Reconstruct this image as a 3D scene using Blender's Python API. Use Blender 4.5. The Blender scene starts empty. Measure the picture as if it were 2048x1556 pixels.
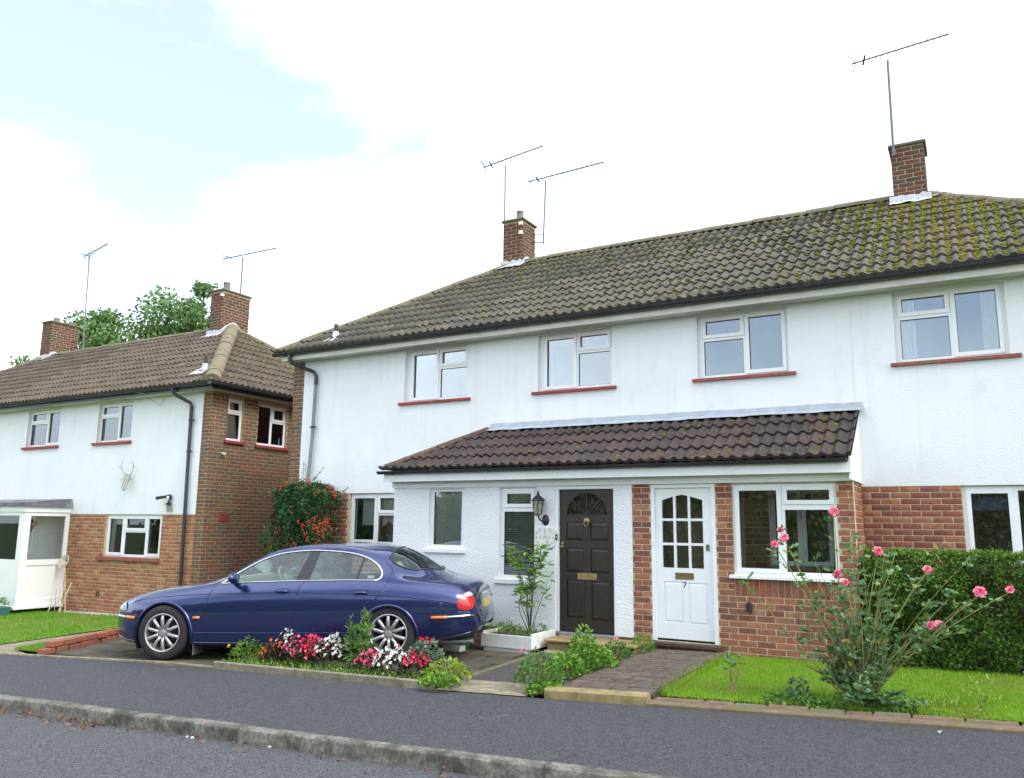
import bpy, bmesh, math, random
import numpy as np
from mathutils import Vector, Matrix
from mathutils.geometry import delaunay_2d_cdt
random.seed(7); rng = np.random.default_rng(11)
scene = bpy.context.scene
COL = scene.collection
rad = math.radians
# ---------------------------------------------------------------- camera
CAM = Vector((0.0, -11.2, 1.6))
YAW, PITCH, ROLL, FPX = rad(29.7), rad(9.66), rad(.67), 1620.0
fw = Vector((-math.sin(YAW)*math.cos(PITCH), math.cos(YAW)*math.cos(PITCH), math.sin(PITCH)))
r0 = Vector((math.cos(YAW), math.sin(YAW), 0)); u0 = r0.cross(fw)
rt = math.cos(ROLL)*r0 + math.sin(ROLL)*u0; up = -math.sin(ROLL)*r0 + math.cos(ROLL)*u0
cd = bpy.data.cameras.new('camera'); cam = bpy.data.objects.new('camera', cd); COL.objects.link(cam)
cam.matrix_world = Matrix(((rt.x, up.x, -fw.x, CAM.x), (rt.y, up.y, -fw.y, CAM.y), (rt.z, up.z, -fw.z, CAM.z), (0, 0, 0, 1)))
cd.sensor_width = 36; cd.lens = FPX/2048*36; cd.clip_end = 3000; cd.clip_start = .05
scene.camera = cam
# ---------------------------------------------------------------- sky, sun, exposure
SUN_EL, SUN_AZ = rad(46), rad(98)          # azimuth clockwise from +y: light from the right, a little to the front
world = bpy.data.worlds.new('World'); scene.world = world; world.use_nodes = True
wn, wl = world.node_tree.nodes, world.node_tree.links
for n in list(wn): wn.remove(n)
wo = wn.new('ShaderNodeOutputWorld'); bg = wn.new('ShaderNodeBackground'); bg.inputs[1].default_value = .10
sky = wn.new('ShaderNodeTexSky'); sky.sky_type = 'NISHITA'; sky.sun_disc = False
sky.sun_elevation = SUN_EL; sky.sun_rotation = SUN_AZ; sky.altitude = 100; sky.air_density = 1.0; sky.dust_density = 2.0; sky.ozone_density = 1.5
tc = wn.new('ShaderNodeTexCoord'); mp = wn.new('ShaderNodeMapping'); mp.inputs['Scale'].default_value = (1.0, 1.0, 1.9); mp.inputs['Location'].default_value = (8.42, 12.1, 4.28)
nz = wn.new('ShaderNodeTexNoise'); nz.inputs['Scale'].default_value = 1.25; nz.inputs['Detail'].default_value = 7; nz.inputs['Roughness'].default_value = .52; nz.inputs['Distortion'].default_value = .35
cr = wn.new('ShaderNodeValToRGB'); cr.color_ramp.elements[0].position = .38; cr.color_ramp.elements[1].position = .64
cr.color_ramp.elements[0].color = (.19, .19, .19, 1); cr.color_ramp.elements[1].color = (1, 1, 1, 1)
mx = wn.new('ShaderNodeMix'); mx.data_type = 'RGBA'
mx.inputs['B'].default_value = (9.6, 10.2, 10.7, 1)
wl.new(tc.outputs['Generated'], mp.inputs['Vector']); wl.new(mp.outputs[0], nz.inputs['Vector']); wl.new(nz.outputs['Fac'], cr.inputs[0])
wl.new(cr.outputs[0], mx.inputs['Factor']); wl.new(sky.outputs[0], mx.inputs['A']); wl.new(mx.outputs['Result'], bg.inputs[0]); wl.new(bg.outputs[0], wo.inputs[0])
sd = bpy.data.lights.new('sun', 'SUN'); sd.energy = .85; sd.angle = rad(26); sd.color = (1, .97, .92)
sun = bpy.data.objects.new('sun', sd); COL.objects.link(sun)
sdir = Vector((math.sin(SUN_AZ)*math.cos(SUN_EL), math.cos(SUN_AZ)*math.cos(SUN_EL), math.sin(SUN_EL)))
sun.rotation_euler = sdir.to_track_quat('Z', 'Y').to_euler(); sun.location = (20, -4, 25)
vs = scene.view_settings
vs.view_transform = 'Standard'; vs.look = 'None'; vs.gamma = 1; vs.use_curve_mapping = False; vs.exposure = 1.52
scene.cycles.use_denoising = True
scene.cycles.max_bounces = 8; scene.cycles.transparent_max_bounces = 24; scene.cycles.caustics_reflective = False; scene.cycles.caustics_refractive = False
scene.cycles.sample_clamp_indirect = 6

# ---------------------------------------------------------------- helpers
def wm(o):
    if o.parent: return wm(o.parent) @ o.matrix_parent_inverse @ o.matrix_basis
    return o.matrix_basis.copy()
def attach(o, parent):
    if parent is not None:
        o.parent = parent; o.matrix_parent_inverse = wm(parent).inverted()
def tag(o, label=None, cat=None, group=None, kind=None):
    if label: o['label'] = label
    if cat: o['category'] = cat
    if group: o['group'] = group
    if kind: o['kind'] = kind
    return o
def empty(name, loc, label=None, cat=None, group=None, parent=None, rz=0):
    o = bpy.data.objects.new(name, None); COL.objects.link(o); o.empty_display_size = .2
    o.matrix_basis = Matrix.Translation(Vector(loc)) @ Matrix.Rotation(rz, 4, 'Z')
    attach(o, parent); tag(o, label, cat, group); return o
class MB:
    """collects boxes, tubes, leaves ... and links them as ONE mesh object"""
    def __init__(s): s.v = []; s.f = []; s.n = 0; s.mi = []; s.cm = 0; s.rnd = []
    def add(s, verts, faces, rv=None):
        b = s.n; s.v.extend(tuple(p) for p in verts); s.n += len(verts)
        for f in faces: s.f.append(tuple(b+i for i in f)); s.mi.append(s.cm)
        if rv is not None: s.rnd.extend([rv]*len(verts))
        return s
    def box(s, x0, x1, y0, y1, z0, z1, M=None, rv=None):
        vs_ = [Vector(p) for p in ((x0,y0,z0),(x1,y0,z0),(x1,y1,z0),(x0,y1,z0),(x0,y0,z1),(x1,y0,z1),(x1,y1,z1),(x0,y1,z1))]
        if M is not None: vs_ = [M @ p for p in vs_]
        return s.add(vs_, [(0,3,2,1),(4,5,6,7),(0,1,5,4),(1,2,6,5),(2,3,7,6),(3,0,4,7)], rv)
    def bbox(s, x0, x1, y0, y1, z0, z1, b=.004):
        """box with chamfered edges (octagonal style): built from 24 verts"""
        vs_ = []; xs = (x0, x0+b, x1-b, x1); ys = (y0, y0+b, y1-b, y1); zs = (z0, z0+b, z1-b, z1)
        idx = {}
        for i in range(4):
            for j in range(4):
                for k in range(4):
                    e = (i in (0,3)) + (j in (0,3)) + (k in (0,3))
                    if e == 1: idx[i,j,k] = len(vs_); vs_.append((xs[i], ys[j], zs[k]))
        bm = bmesh.new(); bv = [bm.verts.new(p) for p in vs_]; bmesh.ops.convex_hull(bm, input=bv)
        bm.verts.index_update()
        s.add([v.co.copy() for v in bm.verts], [tuple(v.index for v in f.verts) for f in bm.faces]); bm.free(); return s
    def quad(s, a, b, c, d): return s.add((a, b, c, d), [(0,1,2,3)])
    def tube(s, path, r, n=8, cap=True, flat=1.0):
        P = [Vector(p) for p in path]; rr = r if hasattr(r, '__len__') else [r]*len(P)
        ring = []; prev = None
        for i, p in enumerate(P):
            t = (P[min(i+1, len(P)-1)] - P[max(i-1, 0)]).normalized()
            a = Vector((0,0,1)) if abs(t.z) < .9 else Vector((1,0,0))
            if prev is not None: a = prev
            x = (a - t*a.dot(t)).normalized(); y = t.cross(x); prev = x
            ring.append([p + rr[i]*(math.cos(2*math.pi*k/n)*x*flat + math.sin(2*math.pi*k/n)*y) for k in range(n)])
        b = s.n; fs = []
        for i in range(len(P)-1):
            for k in range(n):
                fs.append((i*n+k, i*n+(k+1)%n, (i+1)*n+(k+1)%n, (i+1)*n+k))
        if cap: fs.append(tuple(range(n-1, -1, -1))); fs.append(tuple((len(P)-1)*n+k for k in range(n)))
        return s.add([q for R_ in ring for q in R_], fs)
    def lathe(s, prof, M=None, n=24, a0=0, a1=2*math.pi):
        """prof: (r, z) list revolved about local z"""
        full = abs(a1-a0-2*math.pi) < 1e-6; m = n if full else n+1; vs_ = []
        for r, z in prof:
            for k in range(m):
                a = a0+(a1-a0)*k/n; p = Vector((r*math.cos(a), r*math.sin(a), z)); vs_.append(M @ p if M is not None else p)
        fs = []
        for i in range(len(prof)-1):
            for k in range(n):
                k2 = (k+1) % m if full else k+1
                fs.append((i*m+k, i*m+k2, (i+1)*m+k2, (i+1)*m+k))
        return s.add(vs_, fs)
    def prism(s, poly, M, d):
        """poly (x,y) in local xy extruded 0..d along local z"""
        n = len(poly); vs_ = [M @ Vector((x, y, 0)) for x, y in poly] + [M @ Vector((x, y, d)) for x, y in poly]
        fs = [tuple(range(n-1, -1, -1)), tuple(range(n, 2*n))] + [(i, (i+1) % n, n+(i+1) % n, n+i) for i in range(n)]
        return s.add(vs_, fs)
    def build(s, name, mats, parent=None, smooth=False, recenter=True, fixn=False):
        me = bpy.data.meshes.new(name)
        V = np.array([tuple(p) for p in s.v], dtype=float) if s.v else np.zeros((0, 3))
        c = np.array(((V[:,0].min()+V[:,0].max())/2, (V[:,1].min()+V[:,1].max())/2, V[:,2].min())) if recenter and len(V) else np.zeros(3)
        me.from_pydata((V-c).tolist(), [], s.f)
        if not isinstance(mats, (list, tuple)): mats = [mats]
        for m in mats: me.materials.append(m)
        if len(mats) > 1: me.polygons.foreach_set('material_index', s.mi)
        if len(s.rnd) == len(V) and len(V): 
            at = me.attributes.new('rnd', 'FLOAT', 'POINT'); at.data.foreach_set('value', s.rnd)
        if fixn:
            bm = bmesh.new(); bm.from_mesh(me); bmesh.ops.recalc_face_normals(bm, faces=bm.faces); bm.to_mesh(me); bm.free()
        if smooth: me.polygons.foreach_set('use_smooth', [True]*len(me.polygons))
        me.update()
        o = bpy.data.objects.new(name, me); COL.objects.link(o); o.location = c; attach(o, parent)
        if smooth == 'auto': autosmooth(me)
        return o
def autosmooth(me, ang=35):
    bm = bmesh.new(); bm.from_mesh(me); ca = rad(ang)
    for e in bm.edges:
        if len(e.link_faces) == 2 and e.calc_face_angle(0) > ca: e.smooth = False
    bm.to_mesh(me); bm.free()
def np_mesh(name, V, F, mats, parent=None, rnd=None, smooth=False, mi=None):
    """fast mesh from numpy arrays; F is (n,3) or (n,4)"""
    V = np.asarray(V, float); F = np.asarray(F, int); k = F.shape[1]
    c = np.array(((V[:,0].min()+V[:,0].max())/2, (V[:,1].min()+V[:,1].max())/2, V[:,2].min()))
    me = bpy.data.meshes.new(name); me.vertices.add(len(V)); me.vertices.foreach_set('co', (V-c).ravel())
    me.loops.add(F.size); me.loops.foreach_set('vertex_index', F.ravel())
    me.polygons.add(len(F)); me.polygons.foreach_set('loop_start', np.arange(0, F.size, k))
    if not isinstance(mats, (list, tuple)): mats = [mats]
    for m in mats: me.materials.append(m)
    if mi is not None: me.polygons.foreach_set('material_index', np.asarray(mi, int))
    if rnd is not None:
        at = me.attributes.new('rnd', 'FLOAT', 'POINT'); at.data.foreach_set('value', np.asarray(rnd, float))
    if smooth: me.polygons.foreach_set('use_smooth', np.ones(len(F), bool))
    me.update(calc_edges=True); me.validate()
    o = bpy.data.objects.new(name, me); COL.objects.link(o); o.location = c; attach(o, parent); return o
def inst(name, me, M, parent):
    o = bpy.data.objects.new(name, me); COL.objects.link(o); o.matrix_basis = M; attach(o, parent); return o
def frame(o, x, y, z):
    """matrix with columns x, y, z (vectors) and origin o"""
    return Matrix(((x[0], y[0], z[0], o[0]), (x[1], y[1], z[1], o[1]), (x[2], y[2], z[2], o[2]), (0, 0, 0, 1)))
FRONT = lambda x, y, z: frame((x, y, z), (1,0,0), (0,0,1), (0,-1,0))      # local xy = facade xz, local z points at the street

# ---------------------------------------------------------------- materials
def new_mat(name):
    m = bpy.data.materials.new(name); m.use_nodes = True; nt = m.node_tree
    b = nt.nodes['Principled BSDF']; return m, nt, b
def N(nt, t, **kw):
    n = nt.nodes.new(t)
    for k, v in kw.items():
        if k in n.inputs: n.inputs[k].default_value = v
        else: setattr(n, k, v)
    return n
def mixc(nt, fac, a, b, blend='MIX'):
    m = nt.nodes.new('ShaderNodeMix'); m.data_type = 'RGBA'; m.blend_type = blend
    for s_, v in (('Factor', fac), ('A', a), ('B', b)):
        if hasattr(v, 'is_linked') or hasattr(v, 'links'): nt.links.new(v, m.inputs[s_])
        else: m.inputs[s_].default_value = v if s_ == 'Factor' else (*v[:3], 1)
    return m.outputs['Result']
def ramp(nt, fac, stops):
    r = nt.nodes.new('ShaderNodeValToRGB'); e = r.color_ramp.elements
    while len(e) < len(stops): e.new(.5)
    for i, (p, c) in enumerate(stops):
        e[i].position = p; e[i].color = (c, c, c, 1) if not hasattr(c, '__len__') else (*c[:3], 1)
    nt.links.new(fac, r.inputs[0]); return r.outputs[0]
def noise(nt, scale, detail=4, rough=.55, vec=None, dist=0):
    n = N(nt, 'ShaderNodeTexNoise', Scale=scale, Detail=detail, Roughness=rough, Distortion=dist)
    if vec is None:
        g = nt.nodes.get('POS') or nt.nodes.new('ShaderNodeNewGeometry'); g.name = 'POS'; vec = g.outputs['Position']
    nt.links.new(vec, n.inputs['Vector']); return n.outputs['Fac']
def bump(nt, b, h, strength=.5, dist=.01):
    n = N(nt, 'ShaderNodeBump', Strength=strength, Distance=dist); nt.links.new(h, n.inputs['Height']); nt.links.new(n.outputs[0], b.inputs['Normal'])
def pm(name, col, rough=.8, var=.18, vs=7, bmp=0, bs=60, spec=.3, metal=0, coat=0, bd=.006, col2=None, c2s=3, c2r=(.5, .65), emit=0):
    m, nt, b = new_mat(name); b.inputs['Roughness'].default_value = rough; b.inputs['Metallic'].default_value = metal
    b.inputs['Specular IOR Level'].default_value = spec; b.inputs['Coat Weight'].default_value = coat; b.inputs['Coat Roughness'].default_value = .04
    lo = tuple(c*(1-var) for c in col); hi = tuple(min(1, c*(1+var)) for c in col)
    c = ramp(nt, noise(nt, vs, 6, .6), [(.3, lo), (.7, hi)])
    if col2: c = mixc(nt, ramp(nt, noise(nt, c2s, 8, .62), [(c2r[0], 0), (c2r[1], 1)]), c, col2)
    nt.links.new(c, b.inputs['Base Color'])
    if bmp: bump(nt, b, noise(nt, bs, 5, .6), bmp, bd)
    return m
def rand_fac(nt):
    oi = nt.nodes.new('ShaderNodeObjectInfo'); at = N(nt, 'ShaderNodeAttribute', attribute_name='rnd')
    a = N(nt, 'ShaderNodeMath', operation='ADD'); nt.links.new(oi.outputs['Random'], a.inputs[0]); nt.links.new(at.outputs['Fac'], a.inputs[1])
    f = N(nt, 'ShaderNodeMath', operation='FRACT'); nt.links.new(a.outputs[0], f.inputs[0]); return f.outputs[0]
def rmat(name, stops, rough=.85, mott=.35, ms=25, bmp=.4, bs=90, spec=.25, bd=.004, moss=None, soft=None):
    """per-piece random colour from stops, mottled; moss=(colour, low, high, scale) adds growth patches"""
    m, nt, b = new_mat(name); b.inputs['Roughness'].default_value = rough; b.inputs['Specular IOR Level'].default_value = spec
    k = len(stops); c = ramp(nt, rand_fac(nt), [(i/(k-1) if k > 1 else 0, s_) for i, s_ in enumerate(stops)])
    f = ramp(nt, noise(nt, ms, 6, .65), [(.25, 1-mott), (.75, 1+mott*.6)])
    c = mixc(nt, 1.0, c, f, 'MULTIPLY')
    if soft: c = mixc(nt, ramp(nt, noise(nt, soft[1], 6, .7), [(soft[2], 0), (soft[3], soft[4])]), c, soft[0])
    if moss: c = mixc(nt, ramp(nt, noise(nt, moss[3], 8, .7), [(moss[1], 0), (moss[2], 1)]), c, moss[0])
    nt.links.new(c, b.inputs['Base Color']); bump(nt, b, noise(nt, bs, 5, .6), bmp, bd); return m
def leafmat(name, stops, rough=.5, trans=.25, spec=.35, patch=None):
    m, nt, b = new_mat(name); b.inputs['Roughness'].default_value = rough; b.inputs['Specular IOR Level'].default_value = spec
    k = len(stops); c = ramp(nt, rand_fac(nt), [(i/(k-1), s_) for i, s_ in enumerate(stops)])
    if patch: c = mixc(nt, ramp(nt, noise(nt, patch[1], 6, .65), [(patch[2], 0), (patch[3], patch[4])]), c, patch[0])
    nt.links.new(c, b.inputs['Base Color'])
    if trans:
        t = N(nt, 'ShaderNodeBsdfTranslucent'); nt.links.new(c, t.inputs[0]); ms = N(nt, 'ShaderNodeMixShader', Fac=trans)
        nt.links.new(b.outputs[0], ms.inputs[1]); nt.links.new(t.outputs[0], ms.inputs[2]); nt.links.new(ms.outputs[0], nt.nodes['Material Output'].inputs[0])
    return m
def glassmat(name, tint=(1,1,1), base=.10, refl=(1,1,1), rough=.0, wav=0, ior=1.5):
    m, nt, b = new_mat(name); nt.nodes.remove(b)
    tr = N(nt, 'ShaderNodeBsdfTransparent'); tr.inputs[0].default_value = (*tint, 1)
    gl = N(nt, 'ShaderNodeBsdfGlossy', Roughness=rough); gl.inputs[0].default_value = (*refl, 1)
    fr = N(nt, 'ShaderNodeFresnel', IOR=ior); ad = N(nt, 'ShaderNodeMath', operation='ADD', use_clamp=True); ad.inputs[1].default_value = base
    nt.links.new(fr.outputs[0], ad.inputs[0]); ms = N(nt, 'ShaderNodeMixShader')
    nt.links.new(ad.outputs[0], ms.inputs[0]); nt.links.new(tr.outputs[0], ms.inputs[1]); nt.links.new(gl.outputs[0], ms.inputs[2])
    if wav:
        n = N(nt, 'ShaderNodeBump', Strength=wav, Distance=.01); nt.links.new(noise(nt, 2.2, 2), n.inputs['Height']); nt.links.new(n.outputs[0], gl.inputs['Normal'])
    nt.links.new(ms.outputs[0], nt.nodes['Material Output'].inputs[0]); return m
M = {}
def render_mat():
    m, nt, b = new_mat('white_render'); b.inputs['Roughness'].default_value = .9; b.inputs['Specular IOR Level'].default_value = .2
    g = nt.nodes.new('ShaderNodeNewGeometry'); mp_ = N(nt, 'ShaderNodeMapping'); mp_.inputs['Scale'].default_value = (5, 5, .35); nt.links.new(g.outputs['Position'], mp_.inputs[0])
    c = ramp(nt, noise(nt, 1.2, 5, .6), [(.3, (.75, .775, .79)), (.7, (.81, .83, .84))])
    c = mixc(nt, ramp(nt, noise(nt, 1.0, 7, .7, mp_.outputs[0]), [(.52, 0), (.75, .34)]), c, (.60, .62, .60))
    c = mixc(nt, ramp(nt, noise(nt, 2.6, 8, .75), [(.56, 0), (.72, .45)]), c, (.60, .62, .58))
    nt.links.new(c, b.inputs['Base Color']); bump(nt, b, noise(nt, 48, 5, .6), .6, .010); return m
M['render'] = render_mat()
M['roughcast'] = pm('white_roughcast', (.80, .825, .84), .9, .03, 2, .8, 38, bd=.018)
M['mortar'] = pm('tan_mortar', (.50, .43, .29), .95, .25, 14, .5, 120)
M['mortar2'] = pm('brown_mortar', (.40, .33, .20), .95, .25, 14, .5, 120)
red = [(.34,.125,.075), (.25,.085,.06), (.40,.17,.09), (.30,.11,.075), (.20,.085,.065), (.37,.14,.08), (.42,.21,.12), (.26,.10,.07)]
org = [(.40,.165,.085), (.34,.12,.07), (.43,.20,.10), (.29,.105,.07), (.38,.15,.08), (.45,.25,.13), (.33,.13,.075)]
brn = [(.16,.098,.066), (.21,.105,.062), (.13,.088,.068), (.18,.108,.064), (.25,.095,.058), (.155,.105,.08), (.20,.128,.074), (.125,.09,.078)]
M['brick_red'] = rmat('red_brick', red, .88, .35, 22, soft=((.13,.06,.055), 6, .5, .68, .6))
M['brick_orange'] = rmat('orange_brick', org, .88, .3, 22, soft=((.42,.30,.17), 4, .55, .75, .5))
M['brick_brown'] = rmat('brown_brick', brn, .88, .35, 22, soft=((.19,.15,.07), 1.2, .56, .75, .7))
M['brick_chimney'] = rmat('chimney_brick', [(.105,.052,.042), (.14,.060,.045), (.08,.052,.046), (.16,.068,.05), (.09,.058,.05)], .9, .35, 20, soft=((.10,.09,.07), 3, .5, .68, .7))
M['tile'] = rmat('weathered_roof_tile', [(.098,.088,.074), (.122,.108,.088), (.082,.075,.064), (.11,.098,.08), (.135,.116,.092)], .92, .4, 9, .6, 70, bd=.006, moss=((.10,.085,.05), .52, .7, 3.5))
M['tile_left'] = rmat('brown_roof_tile', [(.112,.090,.068), (.138,.110,.082), (.094,.078,.06), (.125,.10,.075)], .92, .35, 9, .6, 70, bd=.006, moss=((.10,.085,.05), .56, .72, 4))
M['tile_porch'] = rmat('dark_porch_tile', [(.062,.049,.047), (.078,.057,.053), (.055,.047,.046), (.088,.060,.054)], .85, .4, 11, .6, 70, bd=.006, moss=((.062,.062,.045), .56, .72, 5))
M['moss'] = rmat('yellow_green_moss', [(.20,.19,.022), (.26,.235,.03), (.15,.15,.025), (.30,.26,.045)], .95, .4, 40, .9, 150, bd=.01)
M['moss_dark'] = rmat('olive_moss', [(.10,.095,.035), (.135,.125,.04), (.085,.08,.035)], .95, .4, 40, .9, 150, bd=.01)
M['ridge'] = pm('ridge_tile', (.17, .145, .105), .93, .3, 8, .6, 60, col2=(.17,.155,.05), c2s=6, c2r=(.5, .68))
M['ridge_porch'] = pm('porch_hip_tile', (.115, .068, .055), .9, .3, 9, .6, 60, col2=(.10,.085,.06), c2s=7, c2r=(.5, .66))
M['lead'] = pm('lead_flashing', (.38, .42, .47), .55, .18, 5, .3, 30, spec=.5)
M['lead_pale'] = pm('pale_flashing', (.50, .51, .53), .6, .15, 9, .3, 30)
M['upvc'] = pm('white_upvc', (.80, .81, .81), .38, .02, 3, spec=.5)
M['paintwhite'] = pm('white_gloss_paint', (.80, .82, .83), .45, .03, 3, .12, 40, spec=.45)
M['cream'] = pm('weathered_cream_paint', (.62, .61, .55), .6, .10, 4, .15, 40)
M['gutter'] = pm('black_gutter', (.030, .031, .036), .38, .2, 4, spec=.5)
M['greypipe'] = pm('grey_green_pipe', (.20, .245, .235), .6, .12, 4)
M['sill_red'] = pm('red_sill_paint', (.30, .05, .05), .6, .2, 12, .3, 60, col2=(.23,.075,.06), c2s=9, c2r=(.55, .7))
M['sill_worn'] = pm('worn_red_sill', (.30, .085, .07), .8, .3, 16, .6, 60, col2=(.20,.13,.10), c2s=9, c2r=(.48, .62))
M['glass'] = glassmat('window_glass', (.96,.98,.97), .145, (.86,.93,1.0), wav=.02)
M['glass_clear'] = glassmat('clear_side_glass', (.97,.98,.98), .01, (.8,.9,1.0))
M['glass_low'] = glassmat('lower_window_glass', (.96,.98,.97), .05, (.9,.97,1.0), wav=.03)
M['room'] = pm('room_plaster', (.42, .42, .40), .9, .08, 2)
M['dark'] = pm('dark_gap', (.015, .015, .016), .9, .1, 4)
M['blackmetal'] = pm('black_metal', (.022, .022, .025), .4, .2, 8, spec=.5)
M['brass'] = pm('aged_brass', (.40, .30, .14), .38, .25, 25, metal=.85)
M['brassdark'] = pm('dull_brass', (.22, .17, .085), .5, .25, 25, metal=.6)
M['steel'] = pm('grey_steel', (.45, .46, .48), .4, .12, 20, metal=.8)
M['alu'] = pm('dull_aluminium', (.16, .16, .185), .5, .12, 20, metal=.3)
M['doorwood'] = pm('dark_brown_door', (.030, .0235, .018), .42, .25, 14, .25, 30, spec=.4)
M['greywall'] = pm('grey_green_wall', (.40, .435, .39), .9, .08, 2)
M['sillbrown'] = pm('brown_threshold', (.075, .048, .042), .6, .2, 10, .2)
# ================================================================ ground
def sstep(t): t = max(0, min(1, t)); return t*t*(3-2*t)
def G(x, y):
    xx = max(-34, min(14, x)); yy = max(-16, min(8, y))
    return .11 + .021*xx + .009*(yy+.85) - .09*sstep((-11.5-x)/3)
def inside(p, poly):
    x, y = p; c = False; n = len(poly); j = n-1
    for i in range(n):
        xi, yi = poly[i]; xj, yj = poly[j]
        if (yi > y) != (yj > y) and x < (xj-xi)*(y-yi)/(yj-yi)+xi: c = not c
        j = i
    return c
def sheet(name, poly, dz, mat, step=.6, parent=None, jit=0, thick=0):
    """ground-following sheet cut to an outline"""
    xs = [p[0] for p in poly]; ys = [p[1] for p in poly]
    P = []; E = []
    for i in range(len(poly)):                       # outline, subdivided
        a, b = Vector(poly[i]), Vector(poly[(i+1) % len(poly)]); k = max(1, int((b-a).length/step))
        for t in range(k): P.append(a.lerp(b, t/k))
    n = len(P); E = [(i, (i+1) % n) for i in range(n)]
    x = min(xs)+step/2
    while x < max(xs):
        y = min(ys)+step/2
        while y < max(ys):
            if inside((x, y), poly): P.append(Vector((x, y)))
            y += step
        x += step
    r = delaunay_2d_cdt(P, E, [], 0, 1e-5)
    v2, fs = r[0], r[2]
    fs = [f for f in fs if inside((sum(v2[i].x for i in f)/3, sum(v2[i].y for i in f)/3), poly)]
    mb = MB(); mb.add([(p.x, p.y, G(p.x, p.y)+dz+(random.uniform(-jit, jit) if jit else 0)) for p in v2], fs)
    if thick:
        m = n
        mb.add([(p.x, p.y, G(p.x, p.y)+dz) for p in P[:m]]+[(p.x, p.y, G(p.x, p.y)+dz-thick) for p in P[:m]], [(i, m+i, m+(i+1) % m, (i+1) % m) for i in range(m)])
    o = mb.build(name, mat, parent, fixn=False); 
    return o
def asphalt(name, col, pale, spec=.35):
    m, nt, b = new_mat(name); b.inputs['Roughness'].default_value = .78; b.inputs['Specular IOR Level'].default_value = spec
    f = noise(nt, 70, 5, .8); g = noise(nt, 1.1, 6, .6); c = ramp(nt, f, [(.40, tuple(v*.45 for v in col)), (.50, col), (.62, tuple(v*2.4 for v in col))])
    c = mixc(nt, 1.0, c, ramp(nt, noise(nt, 26, 6, .85), [(.40, .55), (.60, 1.5)]), 'MULTIPLY')
    c = mixc(nt, ramp(nt, noise(nt, 120, 2, .5), [(.62, 0), (.66, .8)]), c, tuple(v*5 for v in col))
    c = mixc(nt, ramp(nt, g, [(.35, 0), (.75, .5)]), c, tuple(v*1.5 for v in col))
    c = mixc(nt, ramp(nt, noise(nt, 1.9, 9, .72, dist=.8), [(.64, 0), (.74, .6)]), c, pale)
    nt.links.new(c, b.inputs['Base Color']); bump(nt, b, noise(nt, 110, 4, .7), .8, .010); return m
M['asphalt'] = asphalt('pavement_asphalt', (.041, .0415, .0455), (.17, .17, .165))
M['road'] = asphalt('road_asphalt', (.058, .059, .062), (.11, .11, .11))
M['pathtar'] = asphalt('path_tarmac', (.046, .043, .040), (.08, .07, .055))
M['earth'] = pm('dark_soil', (.075, .060, .042), .95, .4, 14, .9, 60, bd=.02)
M['ground'] = pm('rough_grass_ground', (.055, .085, .022), .95, .35, 5, .6, 40, col2=(.09,.07,.04), c2s=.6)
M['turf'] = pm('lawn_turf', (.17, .31, .02), .95, .3, 9, .8, 70, bd=.02, col2=(.12,.20,.03), c2s=2.2)
M['concrete'] = pm('old_concrete', (.24, .21, .15), .92, .3, 9, .6, 80, col2=(.13,.12,.08), c2s=5, c2r=(.5, .68))
M['kerb'] = pm('kerb_concrete', (.175, .170, .145), .9, .45, 30, .8, 120, col2=(.06,.06,.046), c2s=5, c2r=(.44, .64))
M['lichen_stone'] = pm('lichened_step', (.27, .215, .10), .92, .3, 8, .6, 70, col2=(.16,.13,.07), c2s=6, c2r=(.48, .66))
M['slab'] = rmat('mossy_driveway_slab', [(.085,.075,.056), (.105,.092,.07), (.07,.066,.052), (.12,.10,.072)], .9, .4, 7, .6, 60, soft=((.10,.10,.035), 3, .52, .68, .7))
M['crazy'] = rmat('worn_path_paving', [(.115,.096,.080), (.135,.108,.088), (.10,.088,.076), (.14,.106,.086), (.11,.096,.08), (.165,.112,.09)], .9, .4, 9, .7, 60, soft=((.09,.085,.045), 3, .54, .7, .6))
M['edging_brick'] = rmat('edging_stone', [(.17,.14,.095), (.20,.125,.09), (.15,.13,.085), (.18,.155,.11)], .92, .4, 9, .7, 60, soft=((.13,.14,.05), 4, .5, .66, .7))
# one sheet to the horizon
mb = MB(); gx = [-900, -200, -60, -34, -26, -20, -17, -14.5, -13.5, -12.5, -11.5, -8, -4, 0, 5, 14, 40, 200, 900]; gy = [-900, -200, -40, -16, -11, -6, -3, 0, 4, 8, 30, 100, 300, 900]
mb.add([(x, y, G(x, y)-.16) for y in gy for x in gx], [(j*len(gx)+i, j*len(gx)+i+1, (j+1)*len(gx)+i+1, (j+1)*len(gx)+i) for j in range(len(gy)-1) for i in range(len(gx)-1)])
tag(mb.build('ground', M['ground'], recenter=False), kind='structure')
KF = lambda x: -5.87+.06*x                      # front edge of the kerb
def PB(x):                                       # back edge of the pavement
    t = [(-40, -7.5), (-20, -5.7), (-11.5, -4.75), (-8.9, -4.28), (-4.86, -4.17), (-2.7, -3.92), (.19, -3.59), (6, -3.1), (30, -1.2)]
    for (a, b), (c, d) in zip(t, t[1:]):
        if a <= x <= c: return b+(d-b)*(x-a)/(c-a)
XS = [-40, -26, -20, -16, -13.5, -11.5, -10, -8.9, -7, -4.86, -2.7, .19, 3, 6, 14, 30]
fr = [(x, KF(x)-.0) for x in XS]
tag(sheet('road', fr + [(30, -13.0), (-40, -17.0)], -.115, M['road'], 2.0), kind='structure')
tag(sheet('pavement', [(x, KF(x)+.12) for x in XS] + [(x, PB(x)) for x in reversed(XS)], -.003, M['asphalt'], .8), kind='structure')
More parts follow.
